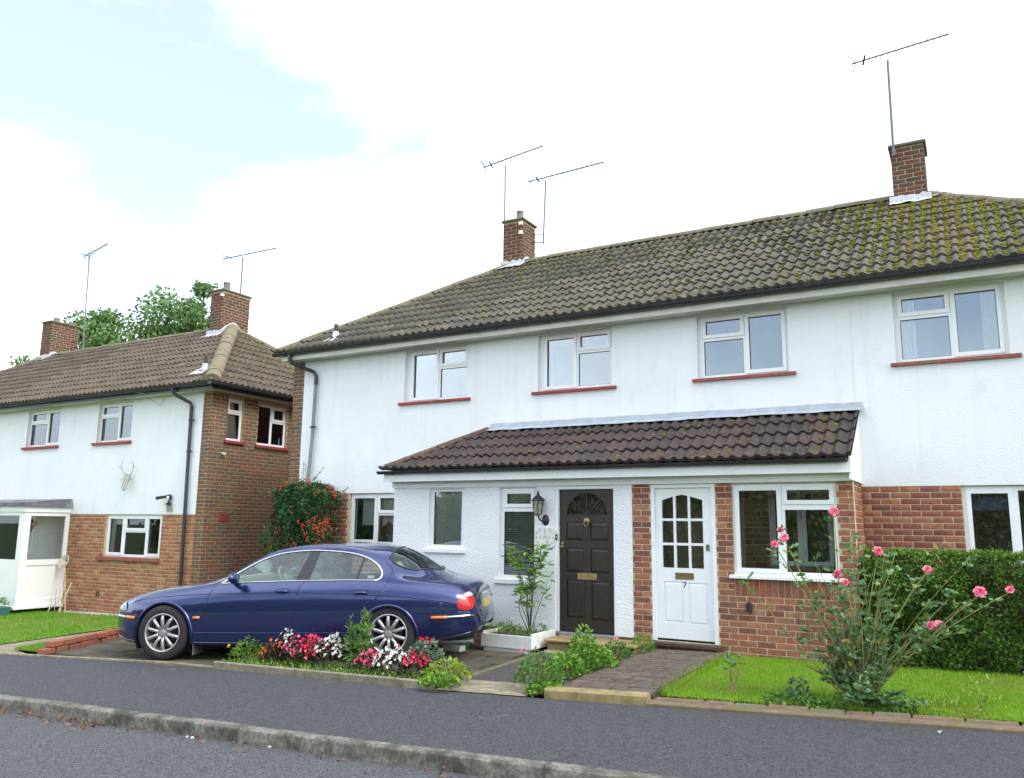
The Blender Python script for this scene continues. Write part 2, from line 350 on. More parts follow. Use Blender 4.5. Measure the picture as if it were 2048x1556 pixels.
# garden soil under everything behind the pavement
tag(sheet('garden_soil', [(x, PB(x)) for x in XS if -26 <= x <= 14] + [(14, 8), (-26, 8)], -.03, M['earth'], 1.2), kind='structure')
kerb = empty('kerb', (-4, KF(-4), G(-4, KF(-4))-.2)); tag(kerb, kind='structure')
ang = math.atan(.06); ux = Vector((math.cos(ang), math.sin(ang), 0))
x = -7.22-.915*8
k = 0
while x < 9:
    mb = MB(); L = .905; R_ = .022
    prof = [(0, -.22), (0, -.035), (.008, -.012), (.024, -.001), (.05, 0), (.125, 0), (.125, -.22)]
    s0 = [Vector((x, KF(x), 0))+ux*t for t in (0, L)]
    vs_ = []; dzz = random.uniform(-.004, .004)
    for p in s0:
        for d, h in prof: q = p+Vector((-ux.y, ux.x, 0))*d; vs_.append((q.x, q.y, G(p.x, p.y)+h+dzz))
    n = len(prof); mb.add(vs_, [(i, n+i, n+i+1, i+1) for i in range(n-1)] + [tuple(range(n)), tuple(range(2*n-1, n-1, -1))])
    mb.build('kerb_stone', M['kerb'], kerb, smooth='auto', fixn=True); x += .915*math.cos(ang); k += 1
mb = MB()                                         # bedding that closes the joints, set back
vs_ = []
for xx in np.arange(-14.5, 9.2, .8):
    for d, h in [(.006, -.22), (.006, -.02), (.125, -.012)]: vs_.append((xx, KF(xx)+d, G(xx, KF(xx))+h))
m_ = len(vs_)//3; mb.add(vs_, [(3*i+j, 3*i+3+j, 3*i+4+j, 3*i+1+j) for i in range(m_-1) for j in range(2)])
mb.build('joint_mortar', M['concrete'], kerb)
# opposite side of the road, seen only in the window reflections
tag(sheet('far_verge', [(-40, -17), (30, -13), (30, -40), (-40, -40)], -.05, M['turf'], 4), kind='structure')

# ---- driveway, paths, lawns
drive = sheet('driveway', [(-10.95, PB(-10.95)+.06), (-8.9, -4.22), (-8.0, -4.18), (-8.0, -3.62), (-4.98, -3.58), (-5.02, -.86), (-8.0, -.86), (-8.0, -.0), (-11.2, 0), (-11.6, -2.9)], -.016, M['earth']); tag(drive, kind='structure')
polyd = [(-10.95, PB(-10.95)+.08), (-8.9, -4.2), (-8.02, -4.16), (-8.02, -3.66), (-5.0, -3.6), (-5.04, -1.75), (-8.05, -1.7), (-8.05, -.2), (-11.3, -.2), (-11.62, -2.9)]
sx, sy = .62, .46; j = 0
y = -4.35
while y < -.6:
    x = -11.7+(.31 if j % 2 else 0)
    while x < -4.9:
        cx, cy = x+sx/2, y+sy/2
        if inside((cx, cy), polyd):
            mb = MB(); e = .012
            q = [(x+e+random.uniform(0,.012), y+e), (x+sx-e, y+e+random.uniform(0,.012)), (x+sx-e-random.uniform(0,.012), y+sy-e), (x+e, y+sy-e)]
            h = random.uniform(-.002, .007); b = .008
            top = [(a+(b if a < cx else -b), c+(b if c < cy else -b), G(a, c)+h) for a, c in q]; lo = [(a, c, G(a, c)+h-.012) for a, c in q]
            mb.add(top+lo, [(0,1,2,3), (4,5,1,0), (5,6,2,1), (6,7,3,2), (7,4,0,3)])
            mb.build('paving_slab', M['slab'], drive)
        x += sx
    y += sy; j += 1
# pavement edging strip (thin concrete) and flower bed kerb
edge = empty('garden_edging', (-8, -4.2, G(-8, -4.2))); tag(edge, kind='structure')
def strip(name, pts, w, h0, h1, mat, parent, b=.008):
    mb = MB(); vs_ = []
    P = [Vector(p) for p in pts]
    for i, p in enumerate(P):
        t = (P[min(i+1, len(P)-1)]-P[max(0, i-1)]).normalized(); nrm = Vector((-t.y, t.x))
        for d, h in ((0, h0), (0, h1-b), (b, h1), (w-b, h1), (w, h1-b), (w, h0)):
            q = p+nrm*d; vs_.append((q.x, q.y, G(q.x, q.y)+h))
    n = 6; mb.add(vs_, [(i*n+k, i*n+n+k, i*n+n+k+1, i*n+k+1) for i in range(len(P)-1) for k in range(n-1)] + [tuple(range(n)), tuple(range(len(P)*n-1, len(P)*n-n-1, -1))])
    return mb.build(name, mat, parent, fixn=True)
strip('edging_strip', [(x, PB(x)) for x in (-14, -12.5, -11.5, -10.2, -8.9, -8.0)], .05, -.1, .022, M['concrete'], edge)
strip('bed_kerb', [(-8.0, -4.235), (-7.2, -4.22), (-6.4, -4.20), (-5.6, -4.18), (-4.9, -4.165)], .055, -.1, .075, M['concrete'], edge)
strip('path_edging', [(-4.93, -3.55), (-4.97, -2.5), (-5.02, -1.5)], .05, -.05, .014, M['edging_brick'], edge)
tag(sheet('entrance_path', [(-4.97, -3.58), (-4.18, -3.52), (-4.2, -1.2), (-5.02, -1.2)], -.002, M['pathtar']), kind='structure')
tag(sheet('path_apron', [(-4.86, -4.165), (-3.86, -4.06), (-4.10, -3.50), (-4.97, -3.56)], .006, M['concrete'], .2), kind='structure')
# path to the white door: broken paving raised behind a lichened step
p7 = sheet('front_path', [(-3.68, -3.86), (-2.74, -3.72), (-2.80, -1.0), (-3.78, -1.0)], .062, M['earth'], .4, thick=.12); tag(p7, kind='structure')
strip('path_step', [(-3.70, -4.03), (-3.2, -3.97), (-2.72, -3.90)], .16, -.05, .085, M['lichen_stone'], p7, .015)
y = -3.86
while y < -1.05:
    x = -3.70+random.uniform(0, .06); dy = random.uniform(.11, .17)
    while x < -2.82:
        dx = random.uniform(.14, .34); x1 = min(x+dx, -2.76); e = .006
        if x1-x > .07:
            mb = MB(); q = [(x+e, y+e+random.uniform(0,.012)), (x1-e, y+e+random.uniform(0,.012)), (x1-e-random.uniform(0,.015), y+dy-e), (x+e+random.uniform(0,.015), y+dy-e-random.uniform(0,.01))]
            h = .07+random.uniform(0, .006); cx, cy = x+dx/2, y+dy/2; b = .006
            mb.add([(a+(b if a < cx else -b), c+(b if c < cy else -b), G(a, c)+h) for a, c in q]+[(a, c, G(a, c)+h-.014) for a, c in q], [(0,1,2,3), (4,5,1,0), (5,6,2,1), (6,7,3,2), (7,4,0,3)])
            mb.build('paving_stone', M['crazy'], p7)
        x = x1
    y += dy
# lawns
L7 = [(-2.70, -3.50), (-1.5, -3.42), (0, -3.25), (3, -2.95), (8, -2.5), (8, -.2), (2.8, -.86), (-1.2, -.87), (-2.79, -.88)]
tag(sheet('front_lawn', L7, .02, M['turf'], .4, jit=.004), kind='structure')
LL = [(-24, -5.9), (-13.5, -4.9), (-12.85, -4.45), (-12.9, -3.9), (-13.2, -2.0), (-13.2, -.6), (-13.3, -.32), (-20, -.32), (-24, -.2)]
tag(sheet('side_lawn', LL, .012, M['turf'], .5, jit=.004), kind='structure')
LV = [(-11.75, -4.45), (-11.16, -4.46), (-11.72, -2.92), (-11.85, -2.3), (-12.35, -2.4)]
tag(sheet('grass_strip', LV, .02, M['turf'], .4, jit=.004), kind='structure')
tag(sheet('side_path', [(-12.9, PB(-12.9)+.06), (-11.05, PB(-11.05)+.06), (-11.7, -4.4), (-12.3, -2.4), (-12.4, -1.2), (-13.3, -1.2), (-13.25, -2.0), (-12.95, -3.9)], -.004, M['concrete'], .4), kind='structure')
# stone edging in front of the right-hand lawn
ed = empty('lawn_edging', (-1, -3.7, G(-1, -3.7))); tag(ed, kind='structure')
strip('edging_base', [(x, PB(x)) for x in (-2.72, -1.5, .19, 2, 4, 6)], .16, -.08, .028, M['edging_brick'], ed, .01)
for row, (d0, w, h) in enumerate(((.0, .085, .026), (.10, .11, .042))):
    x = -2.70
    while x < 6:
        L = random.uniform(.20, .48) if row else random.uniform(.35, .7)
        mb = MB(); y0 = PB(x)+d0+random.uniform(0, .02); y1 = PB(min(x+L, 29))+d0+random.uniform(0, .02); e = .003; hh = h+random.uniform(-.012, .01); ww = w+random.uniform(-.02, .02)
        q = [(x+e, y0), (x+L-e, y1), (x+L-e, y1+ww), (x+e, y0+ww)]; b = .012
        mb.add([(a+(b if i in (0,3) else -b), c+(b if i < 2 else -b), G(a, c)+hh) for i, (a, c) in enumerate(q)]+[(a, c, G(a, c)+hh-.02) for a, c in q]+[(a, c, G(a, c)-.05) for a, c in q],
               [(0,1,2,3), (4,5,1,0), (5,6,2,1), (6,7,3,2), (7,4,0,3), (8,9,5,4), (9,10,6,5), (10,11,7,6), (11,8,4,7)])
        mb.build('edging_stone', M['edging_brick'], ed); x += L
# pebble margin at the foot of the left house
mb = MB(); ico = bmesh.new(); bmesh.ops.create_icosphere(ico, subdivisions=1, radius=1); iv = np.array([v.co[:] for v in ico.verts]); if_ = np.array([[v.index for v in f.verts] for f in ico.faces]); ico.free()
def scatter_lumps(name, pts, sizes, mat, parent=None, flat=.6, jit=.25):
    Vs, Fs, Rn = [], [], []
    for i, (p, s_) in enumerate(zip(pts, sizes)):
        a = random.uniform(0, 6.28); c_, n_ = math.cos(a), math.sin(a)
        v = iv*(1+rng.uniform(-jit, jit, (len(iv), 1))); v = v*np.array((s_*random.uniform(.8, 1.4), s_*random.uniform(.7, 1.1), s_*flat))
        v = np.stack((v[:,0]*c_-v[:,1]*n_, v[:,0]*n_+v[:,1]*c_, v[:,2]), 1)+np.array(p)
        Vs.append(v); Fs.append(if_+len(iv)*i); Rn.append(np.full(len(iv), random.random()))
    return np_mesh(name, np.concatenate(Vs), np.concatenate(Fs), mat, parent, np.concatenate(Rn), smooth=True)
M['pebble'] = rmat('pale_pebble', [(.45,.42,.36), (.55,.52,.46), (.36,.34,.30), (.5,.45,.38)], .8, .2, 30, .2)
pts = [(random.uniform(-17.4, -13.5), random.uniform(-.33, -.05)) for _ in range(900)]
tag(scatter_lumps('pebble_margin', [(x, y, G(x, y)+random.uniform(-.01, .02)) for x, y in pts], [random.uniform(.014, .028) for _ in pts], M['pebble']), 'pale pebble margin at the foot of the left house wall', 'pebbles', kind='stuff')
# ================================================================ building helpers
def plate(mb, outer, holes, zb, zf, Mx, back=False, reveal_only=False):
    """flat board with holes: outline polygons in local xy, front at local z=zf, edges down to zb"""
    P, E = [], []
    for lp in [outer]+holes:
        b = len(P); P += [Vector(p) for p in lp]; E += [(b+i, b+(i+1) % len(lp)) for i in range(len(lp))]
    r = delaunay_2d_cdt(P, E, [], 0, 1e-6); v2, fs = r[0], r[2]
    keep = []
    for f in fs:
        c = (sum(v2[i].x for i in f)/3, sum(v2[i].y for i in f)/3)
        if inside(c, outer) and not any(inside(c, h) for h in holes): keep.append(f)
    mb.add([Mx @ Vector((p.x, p.y, zf)) for p in v2], keep)
    if back: mb.add([Mx @ Vector((p.x, p.y, zb)) for p in v2], [tuple(reversed(f)) for f in keep])
    for k, lp in enumerate([outer]+holes):
        n = len(lp); a = sum(lp[i][0]*lp[(i+1) % n][1]-lp[(i+1) % n][0]*lp[i][1] for i in range(n))
        q = lp if (a > 0) == (k == 0) else lp[::-1]
        vs_ = [Mx @ Vector((x, y, zf)) for x, y in q]+[Mx @ Vector((x, y, zb)) for x, y in q]
        mb.add(vs_, [(i, n+i, n+(i+1) % n, (i+1) % n) for i in range(n)])
    return mb
rect = lambda x0, x1, y0, y1: [(x0, y0), (x1, y0), (x1, y1), (x0, y1)]
class Pieces:
    """pieces of one kind on one thing: the 300 that show largest become objects, the rest one 'stuff' part"""
    def __init__(s, name, V, F, mat): s.name, s.V, s.F, s.mat, s.e = name, np.array(V, float), F, mat, []; s.me = None
    def add(s, Mx, parent, mat=None): s.e.append((Mx, parent, mat or s.mat))
def piece_mesh(name, V, F, mat, smooth=False):
    me = bpy.data.meshes.new(name); me.from_pydata([tuple(v) for v in V], [], F); me.materials.append(mat)
    if smooth: me.polygons.foreach_set('use_smooth', [True]*len(me.polygons))
    me.update(); return me
def in_view(p, mar=60):
    d = Vector(p)-CAM; z = d.dot(fw)
    if z < .1: return False
    x, y = 1024+FPX*d.dot(rt)/z, 778-FPX*d.dot(up)/z
    return -mar < x < 2048+mar and -mar < y < 1556+mar
def finish(pieces, limit=300, smooth=False, hidden=None):
    """pieces: list of Pieces of the same name on one thing"""
    al = []
    for P in pieces:
        for Mx, par, mat in P.e:
            p = Mx.translation; al.append(((p-CAM).length + (0 if in_view(p) else 500) + (200 if hidden and hidden(p) else 0), id(P), P, Mx, par, mat))
    al.sort(key=lambda t: t[0])
    cache = {}
    for d, _, P, Mx, par, mat in al[:limit]:
        key = (id(P), mat.name)
        if key not in cache: cache[key] = piece_mesh(P.name, P.V, P.F, mat, smooth)
        inst(P.name, cache[key], Mx, par)
    rest = {}
    for t in al[limit:]: rest.setdefault((id(t[2]), t[5].name, t[4].name), []).append(t)
    for (_, mn, pn), ts in rest.items():
        P = ts[0][2]; nv = len(P.V); Vs = []; 
        for t in ts:
            A = np.array(t[3]); Vs.append(P.V @ A[:3,:3].T + A[:3,3])
        q = [f for f in P.F]; k = len(q[0])
        Fb = np.array(q); Fs = np.concatenate([Fb+nv*i for i in range(len(ts))])
        o = np_mesh(P.name+'_remainder', np.concatenate(Vs), Fs, ts[0][5], ts[0][4], np.repeat(rng.random(len(ts)), nv), smooth); tag(o, kind='stuff')
BV = [(-.5,0,-.5), (.5,0,-.5), (.5,0,.5), (-.5,0,.5), (-.5,.68,-.5), (.5,.68,-.5), (.5,.68,.5), (-.5,.68,.5), (-.485,1,-.45), (.485,1,-.45), (.485,1,.45), (-.485,1,.45)]
BF = [(0,1,5,4), (1,2,6,5), (2,3,7,6), (3,0,4,7), (4,5,9,8), (5,6,10,9), (6,7,11,10), (7,4,8,11), (8,9,10,11)]
def lay_bricks(P, parent, O, U, Nn, u0, u1, z0, z1, holes=(), depth=.02, off=0.0, mat=None, header_rows=(), jit=.0012, soldier=None, L=.225, H=.075):
    """stretcher bond on the plane O + u*U + z*Z, faces pointing along Nn"""
    O, U, Nn = Vector(O), Vector(U), Vector(Nn); Z = Vector((0, 0, 1)); j = 0; z = z0
    def put(a, b, za, zb):
        c = O+U*((a+b)/2)+Z*((za+zb)/2); d = depth+random.uniform(-jit, jit)
        P.add(frame(c, U*(b-a), Nn*d, Z*(zb-za)), parent, mat)
    while z+H*.6 <= z1+1e-6:
        za, zb = z+.006, min(z+H, z1)-.006
        x = u0-L*random.uniform(.0, .02)-((.5*L if j % 2 else 0)+off) % L
        while x < u1:
            a, b = max(x+.006, u0+.002), min(x+L-.006, u1-.002)
            segs = [(a, b)] if b-a > .02 else []
            zc = (za+zb)/2
            for (h0, h1, k0, k1) in holes:
                if k0-.02 < zc < k1+.02:
                    ns = []
                    for (p, q) in segs:
                        if q <= h0 or p >= h1: ns.append((p, q)); continue
                        if p < h0-.02: ns.append((p, h0-.004))
                        if q > h1+.02: ns.append((h1+.004, q))
                    segs = ns
            for p, q in segs:
                if q-p > .025: put(p+random.uniform(0, .002), q-random.uniform(0, .002), za+random.uniform(-.001,.001), zb+random.uniform(-.001,.001))
            x += L
        z += H; j += 1
    if soldier:
        s0, s1, k0, k1 = soldier; x = s0
        while x < s1-.03: put(x+.004, min(x+.075, s1)-.004, k0+.005, k1-.005); x += .075
# --- roof tile with two rolls, width w=.30 (+lap), length g
def tile_geo(w, g, roll=.037, n=14, lap=.012):
    xs = np.linspace(-w/2, w/2+lap, n+1); V = []; F = []
    def h(x):
        t = 0
        for c in (-w*.25, w*.25):
            d = abs(x-c)/(w*.155)
            if d < 1: t = max(t, roll*math.cos(d*math.pi/2)**.8)
        return t
    for x in xs: V.append((x, g*1.06, h(x)+.001))
    for x in xs: V.append((x, 0, h(x)+.033))
    for x in xs: V.append((x, .004, h(x)*.5-.008))
    for i in range(n): F.append((i+1, i, n+1+i, n+2+i)); F.append((n+2+i, n+1+i, 2*n+2+i, 2*n+3+i))
    return V, F
def lay_tiles(P, parent, O, u, v, ulen, rows, w, g, clips=(), off=0, cutmb=None, skip=None):
    """O eave corner, u along the eave, v up the slope; clips: planes (point, normal) keep the side the normal points to.
    whole tiles go to P, tiles crossing a clip plane are cut and collected in cutmb"""
    O, u, v = Vector(O), Vector(u), Vector(v); n = u.cross(v).normalized()
    if n.z < 0: n = -n
    for r in range(rows):
        k = -1
        while k*w+off < ulen+w:
            x = k*w+off+w/2; k += 1
            c = O+u*x+v*(r*g)
            ys = []; m = c+v*g*.5
            ok = 1
            corners = [c+u*a+v*b for a in (-w/2, w/2) for b in (0, g)]
            for p, nn in clips:
                ds = [(q-p).dot(nn) for q in corners]
                if max(ds) <= .0: ok = 0; break
                if min(ds) < -.005: ok = 2
            if not ok: continue
            Mx = frame(c+n*random.uniform(0, .008)+v*random.uniform(-.008, .006), u, v, n) @ Matrix.Rotation(random.uniform(-.016, .016), 4, 'Z') @ Matrix.Rotation(random.uniform(-.012, .012), 4, 'X')
            if skip and skip(m): continue
            if ok == 1: P.add(Mx, parent)
            else: cutmb.append((Mx, P, clips))
def cut_tiles(cutlist, name, mat, parent):
    """each tile that a hip cuts is its own mesh"""
    for Mx, P, clips in cutlist:
        bm = bmesh.new(); vs_ = [bm.verts.new(Mx @ Vector(p)) for p in P.V]
        for f in P.F: bm.faces.new([vs_[i] for i in f])
        for p, nn in clips:
            geom = list(bm.verts)+list(bm.edges)+list(bm.faces)
            bmesh.ops.bisect_plane(bm, geom=geom, plane_co=p, plane_no=nn, clear_inner=True, dist=1e-5)
        if len(bm.faces) == 0: bm.free(); continue
        me = bpy.data.meshes.new(name); c = Mx.translation; bmesh.ops.translate(bm, vec=-c, verts=bm.verts); bm.to_mesh(me); bm.free(); me.materials.append(mat)
        inst(name, me, Matrix.Translation(c), parent)
def ridge_run(parent, a, b, r, mat, L=.45, n=8, squash=.75, end=True):
    """half-round ridge or hip tiles from a to b"""
    a, b = Vector(a), Vector(b); d = (b-a); m = max(1, round(d.length/L)); t = d.normalized(); sd = t.cross(Vector((0,0,1))).normalized(); upv = sd.cross(t)
    for i in range(m):
        mb = MB(); p0, p1 = a+d*(i/m), a+d*((i+1)/m)-t*.012; vs_ = []; k = random.uniform(.97, 1.05); dz = random.uniform(-.008, .008)
        for p, rr in ((p0, r*k*1.04), (p1, r*k)):
            for j in range(n+1):
                th = math.pi*(j/n)*1.06-math.pi*.03; vs_.append(p+sd*rr*math.cos(th)+upv*(rr*squash*math.sin(th)+dz))
        mb.add(vs_, [(j, j+1, n+2+j, n+1+j) for j in range(n)]+[tuple(range(n+1)), tuple(range(2*n+1, n, -1))])
        mb.build('ridge_tile', mat, parent, smooth='auto')
def gutter_run(parent, a, b, r, mat, out, brackets=.9, name='gutter', lip=.006):
    """half-round gutter from a to b (its open side up); out: horizontal vector away from the wall"""
    a, b, out = Vector(a), Vector(b), Vector(out); n = 8; mb = MB(); vs_ = []
    for p in (a, b):
        for rr in (r, r-.006):
            for j in range(n+1):
                th = math.pi*j/n; vs_.append(p+out*(rr*math.cos(th))-Vector((0,0,1))*(rr*math.sin(th)))
    m = n+1; f = []
    for j in range(n): f += [(j, j+1, 2*m+j+1, 2*m+j), (m+j+1, m+j, 3*m+j, 3*m+j+1)]
    f += [(0, m, 3*m, 2*m), (n, 2*m+n, 3*m+n, m+n)]
    for s_ in (0, 2): f += [(s_*m+j, s_*m+m+j, s_*m+m+j+1, s_*m+j+1) for j in range(n)]
    mb.add(vs_, f); 
    for e in (a, b):                                # stop ends
        mb.add([e+out*((r+.003)*math.cos(math.pi*j/n))-Vector((0,0,1))*((r+.003)*math.sin(math.pi*j/n)) for j in range(n+1)], [tuple(range(n+1))])
    g = mb.build(name, mat, parent, smooth='auto', fixn=False)
    d = (b-a); L = d.length; t = d.normalized(); k = int(L/brackets)
    for i in range(k+1):
        c = a+t*(brackets*.35+i*brackets)
        if (c-a).length > L: break
        mb = MB(); q = []
        for w_ in (-.014, .014):
            for rr in (r+.007, r+.001):
                for j in range(n+1):
                    th = math.pi*j/n; q.append(c+t*w_+out*(rr*math.cos(th))-Vector((0,0,1))*(rr*math.sin(th)))
        ff = []
        for j in range(n): ff += [(j, j+1, 2*m+j+1, 2*m+j), (j, m+j, m+j+1, j+1), (2*m+j, 2*m+j+1, 3*m+j+1, 3*m+j)]
        mb.add(q, ff); mb.build('gutter_bracket', mat, g)
    return g
def window(parent, Mx, x0, x1, y0, y1, lights, inset=.075, sill=None, mat='upvc', glass='glass', room=.9, roommat='room', fr=.045, label=None):
    """lights: (x0,x1,y0,y1,kind) kind 's' opening sash or 'f' fixed, in local coordinates of the wall plane Mx"""
    mb = MB(); zf = -inset
    holes = []
    for (a, b, c, d, k) in lights: holes.append(rect(a, b, c, d))
    plate(mb, rect(x0, x1, y0, y1), holes, zf-.06, zf, Mx)
    w = mb.build('window', M[mat], parent)
    if label: w['label'] = label
    for (a, b, c, d, k) in lights:
        g = .004
        if k == 's':
            mb = MB(); plate(mb, rect(a-.018, b+.018, c-.018, d+.018), [rect(a+.032, b-.032, c+.032, d-.032)], zf-.03, zf+.016, Mx); mb.build('sash', M[mat], w)
            a, b, c, d = a+.032, b-.032, c+.032, d-.032
        mb = MB(); plate(mb, rect(a, b, c, d), [rect(a+.006, b-.006, c+.006, d-.006)], zf-.028, zf-.014, Mx); mb.build('gasket', M['dark'], w)
        mb = MB(); mb.box(a-.004, b+.004, c-.004, d+.004, zf-.027, zf-.021, Mx); mb.build('pane', M[glass], w)
    if sill:
        s0, s1, k0, k1, dp, sm = sill
        mb = MB(); mb.add([Mx @ Vector(p) for p in ((s0,k0,-.02),(s1,k0,-.02),(s1,k0,dp),(s0,k0,dp),(s0,k1+.012,zf-.01),(s1,k1+.012,zf-.01),(s1,k1-.004,dp),(s0,k1-.004,dp))], [(0,1,2,3),(4,7,6,5),(3,2,6,7),(0,3,7,4),(1,5,6,2),(0,4,5,1)])
        mb.build('sill', M[sm], w, fixn=True)
    if room:
        mb = MB(); e = .25; b0, b1 = zf-.075, zf-.075-room; q = [Mx @ Vector(p) for p in ((x0-e,y0-e,b0),(x1+e,y0-e,b0),(x1+e,y1+.1,b0),(x0-e,y1+.1,b0),(x0-e,y0-e,b1),(x1+e,y0-e,b1),(x1+e,y1+.1,b1),(x0-e,y1+.1,b1))]
        mb.add(q, [(4,5,6,7),(0,1,5,4),(1,2,6,5),(2,3,7,6),(3,0,4,7)]); mb.build('room_lining', M[roommat], w)
    return w
def curtain(parent, Mx, x0, x1, y0, y1, z, mat, folds=7, amp=.018, taper=0, scallop=0, name='curtain'):
    n = folds*8; vs_ = []; m = 6
    for j in range(m+1):
        t = j/m
        for i in range(n+1):
            s_ = i/n; x = x0+(x1-x0)*s_; xx = x+taper*(1-t)*(s_-.5)
            yb = y0+(scallop*abs(math.sin(s_*math.pi*max(1, folds//3))) if scallop else 0)
            vs_.append(Mx @ Vector((xx, yb+(y1-yb)*t, z+amp*math.sin(s_*folds*2*math.pi)+amp*.4*math.sin(s_*folds*5.1+1))))
    mb = MB(); mb.add(vs_, [(j*(n+1)+i, j*(n+1)+i+1, (j+1)*(n+1)+i+1, (j+1)*(n+1)+i) for j in range(m) for i in range(n)])
    return mb.build(name, M[mat], parent, smooth=True)
M['net'] = pm('net_curtain', (.72, .72, .70), .9, .05, 30)
M['lace'] = pm('lace_curtain', (.62, .62, .58), .9, .25, 60)
M['creamcurtain'] = pm('cream_curtain', (.66, .62, .50), .9, .06, 8)
M['blind'] = pm('venetian_blind', (.34, .36, .34), .6, .05, 8)
M['bluecloth'] = pm('blue_curtain', (.08, .12, .20), .9, .2, 8)
def brick_tex(name, c1, c2, mortar):
    m, nt, b = new_mat(name); b.inputs['Roughness'].default_value = .9; t = N(nt, 'ShaderNodeTexBrick')
    t.inputs['Color1'].default_value = (*c1, 1); t.inputs['Color2'].default_value = (*c2, 1); t.inputs['Mortar'].default_value = (*mortar, 1)
    t.inputs['Scale'].default_value = 1; t.inputs['Mortar Size'].default_value = .005; t.inputs['Brick Width'].default_value = .225; t.inputs['Row Height'].default_value = .075
    g = nt.nodes.new('ShaderNodeNewGeometry'); sp = nt.nodes.new('ShaderNodeSeparateXYZ'); cb = nt.nodes.new('ShaderNodeCombineXYZ'); ad = N(nt, 'ShaderNodeMath', operation='ADD')
    nt.links.new(g.outputs['Position'], sp.inputs[0]); nt.links.new(sp.outputs[0], ad.inputs[0]); nt.links.new(sp.outputs[1], ad.inputs[1]); nt.links.new(ad.outputs[0], cb.inputs[0]); nt.links.new(sp.outputs[2], cb.inputs[1])
    nt.links.new(cb.outputs[0], t.inputs[0]); nt.links.new(t.outputs[0], b.inputs['Base Color']); return m
M['brickwall_far'] = brick_tex('plain_brickwork', (.20,.09,.06), (.28,.12,.075), (.33,.27,.18))
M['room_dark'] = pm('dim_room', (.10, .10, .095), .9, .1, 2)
def chimney(parent, x0, x1, y0, y1, zb, zt, pots=(), flash=None, mats=None, P=None):
    """brick stack with a concrete cap; bricks on the four faces"""
    mb = MB(); mb.box(x0+.006, x1-.006, y0+.006, y1-.006, zb, zt); st = mb.build('chimney', M['mortar2'], parent)
    for O, U, Nn, w in (((x0, y0+.006, 0), (1,0,0), (0,-1,0), x1-x0), ((x1-.006, y0, 0), (0,1,0), (1,0,0), y1-y0), ((x0, y1-.006, 0), (1,0,0), (0,1,0), x1-x0), ((x0+.006, y0, 0), (0,1,0), (-1,0,0), y1-y0)):
        lay_bricks(P, st, O, U, Nn, 0, w, zb, zt, depth=.005, off=.03, mat=M['brick_chimney'])
    mb = MB(); mb.bbox(x0-.035, x1+.035, y0-.035, y1+.035, zt, zt+.05, .012); mb.build('chimney_cap', M['concrete_dark'], st)
    mb = MB()
    for px_, py_, r, h, m_ in pots:
        mb = MB(); mb.lathe([(r*1.08, 0), (r, .02), (r*.95, h*.6), (r*1.02, h*.9), (r*1.06, h*.93), (r*1.06, h), (r*.8, h), (r*.8, h-.1)], Matrix.Translation((px_, py_, zt+.045)), 16); mb.build('chimney_pot', M[m_], st, smooth='auto')
    return st
M['concrete_dark'] = pm('weathered_cap', (.15, .14, .10), .95, .3, 10, .6, 60, col2=(.12,.12,.05), c2s=6)
M['potclay'] = pm('grey_clay_pot', (.20, .19, .17), .9, .25, 12, .3, 60)
M['potred'] = pm('red_clay_pot', (.26, .13, .08), .9, .25, 12, .3, 60)
def yagi(name, label, base, top, tail, tip, parent=None, n_el=14, mat='alu', elen=.30, bracket=None, group=None):
    """TV aerial: mast, boom from tail to tip, crossing elements, reflector"""
    base, top, tail, tip = map(Vector, (base, top, tail, tip))
    r = empty(name, base, label, 'aerial', group)
    mb = MB(); mb.tube([base, top], .019, 6); mb.build('mast', M[mat], r)
    mb = MB(); mb.tube([tail, tip], .015, 6); mb.build('boom', M[mat], r)
    d = (tip-tail); t = d.normalized(); sdv = t.cross(Vector((0,0,1))).normalized()
    mb = MB()
    for i in range(n_el):
        c = tail+d*(.12+.86*i/(n_el-1)); e = elen*(.5-.12*i/n_el); mb.tube([c-sdv*e, c+sdv*e], .005, 5)
    mb.build('elements', M[mat], r)
    upv = sdv.cross(t)
    mb = MB(); c = tail+d*.04
    for s_ in (-1, 1):
        for k in (.05, .10, .15): mb.tube([c+upv*s_*k-t*k*.5-sdv*elen*.55, c+upv*s_*k-t*k*.5+sdv*elen*.55], .004, 5)
        mb.tube([c, c+upv*s_*.16-t*.08], .006, 5)
    mb.build('reflector', M[mat], r)
    mb = MB(); c = tail+d*.13; mb.tube([c-sdv*elen*.5, c+sdv*elen*.5], .013, 6, flat=.6); mb.build('dipole', M[mat], r)
    mb = MB(); q = top; a, b = tail+d*.30, tail+d*.48; lowv = Vector((0,0,-.10))
    mb.tube([a, a+lowv*.75, q+Vector((0,0,0)), b+lowv*.75, b], .006, 5); mb.build('cradle', M[mat], r)
    if bracket is not None:
        mb = MB(); bv = Vector(bracket)
        for dz in (.04, .22): mb.tube([base+Vector((0,0,dz)), Vector((bv.x, bv.y, base.z+dz))], .012, 6)
        mb.build('bracket', M['blackmetal'], r)
    return r
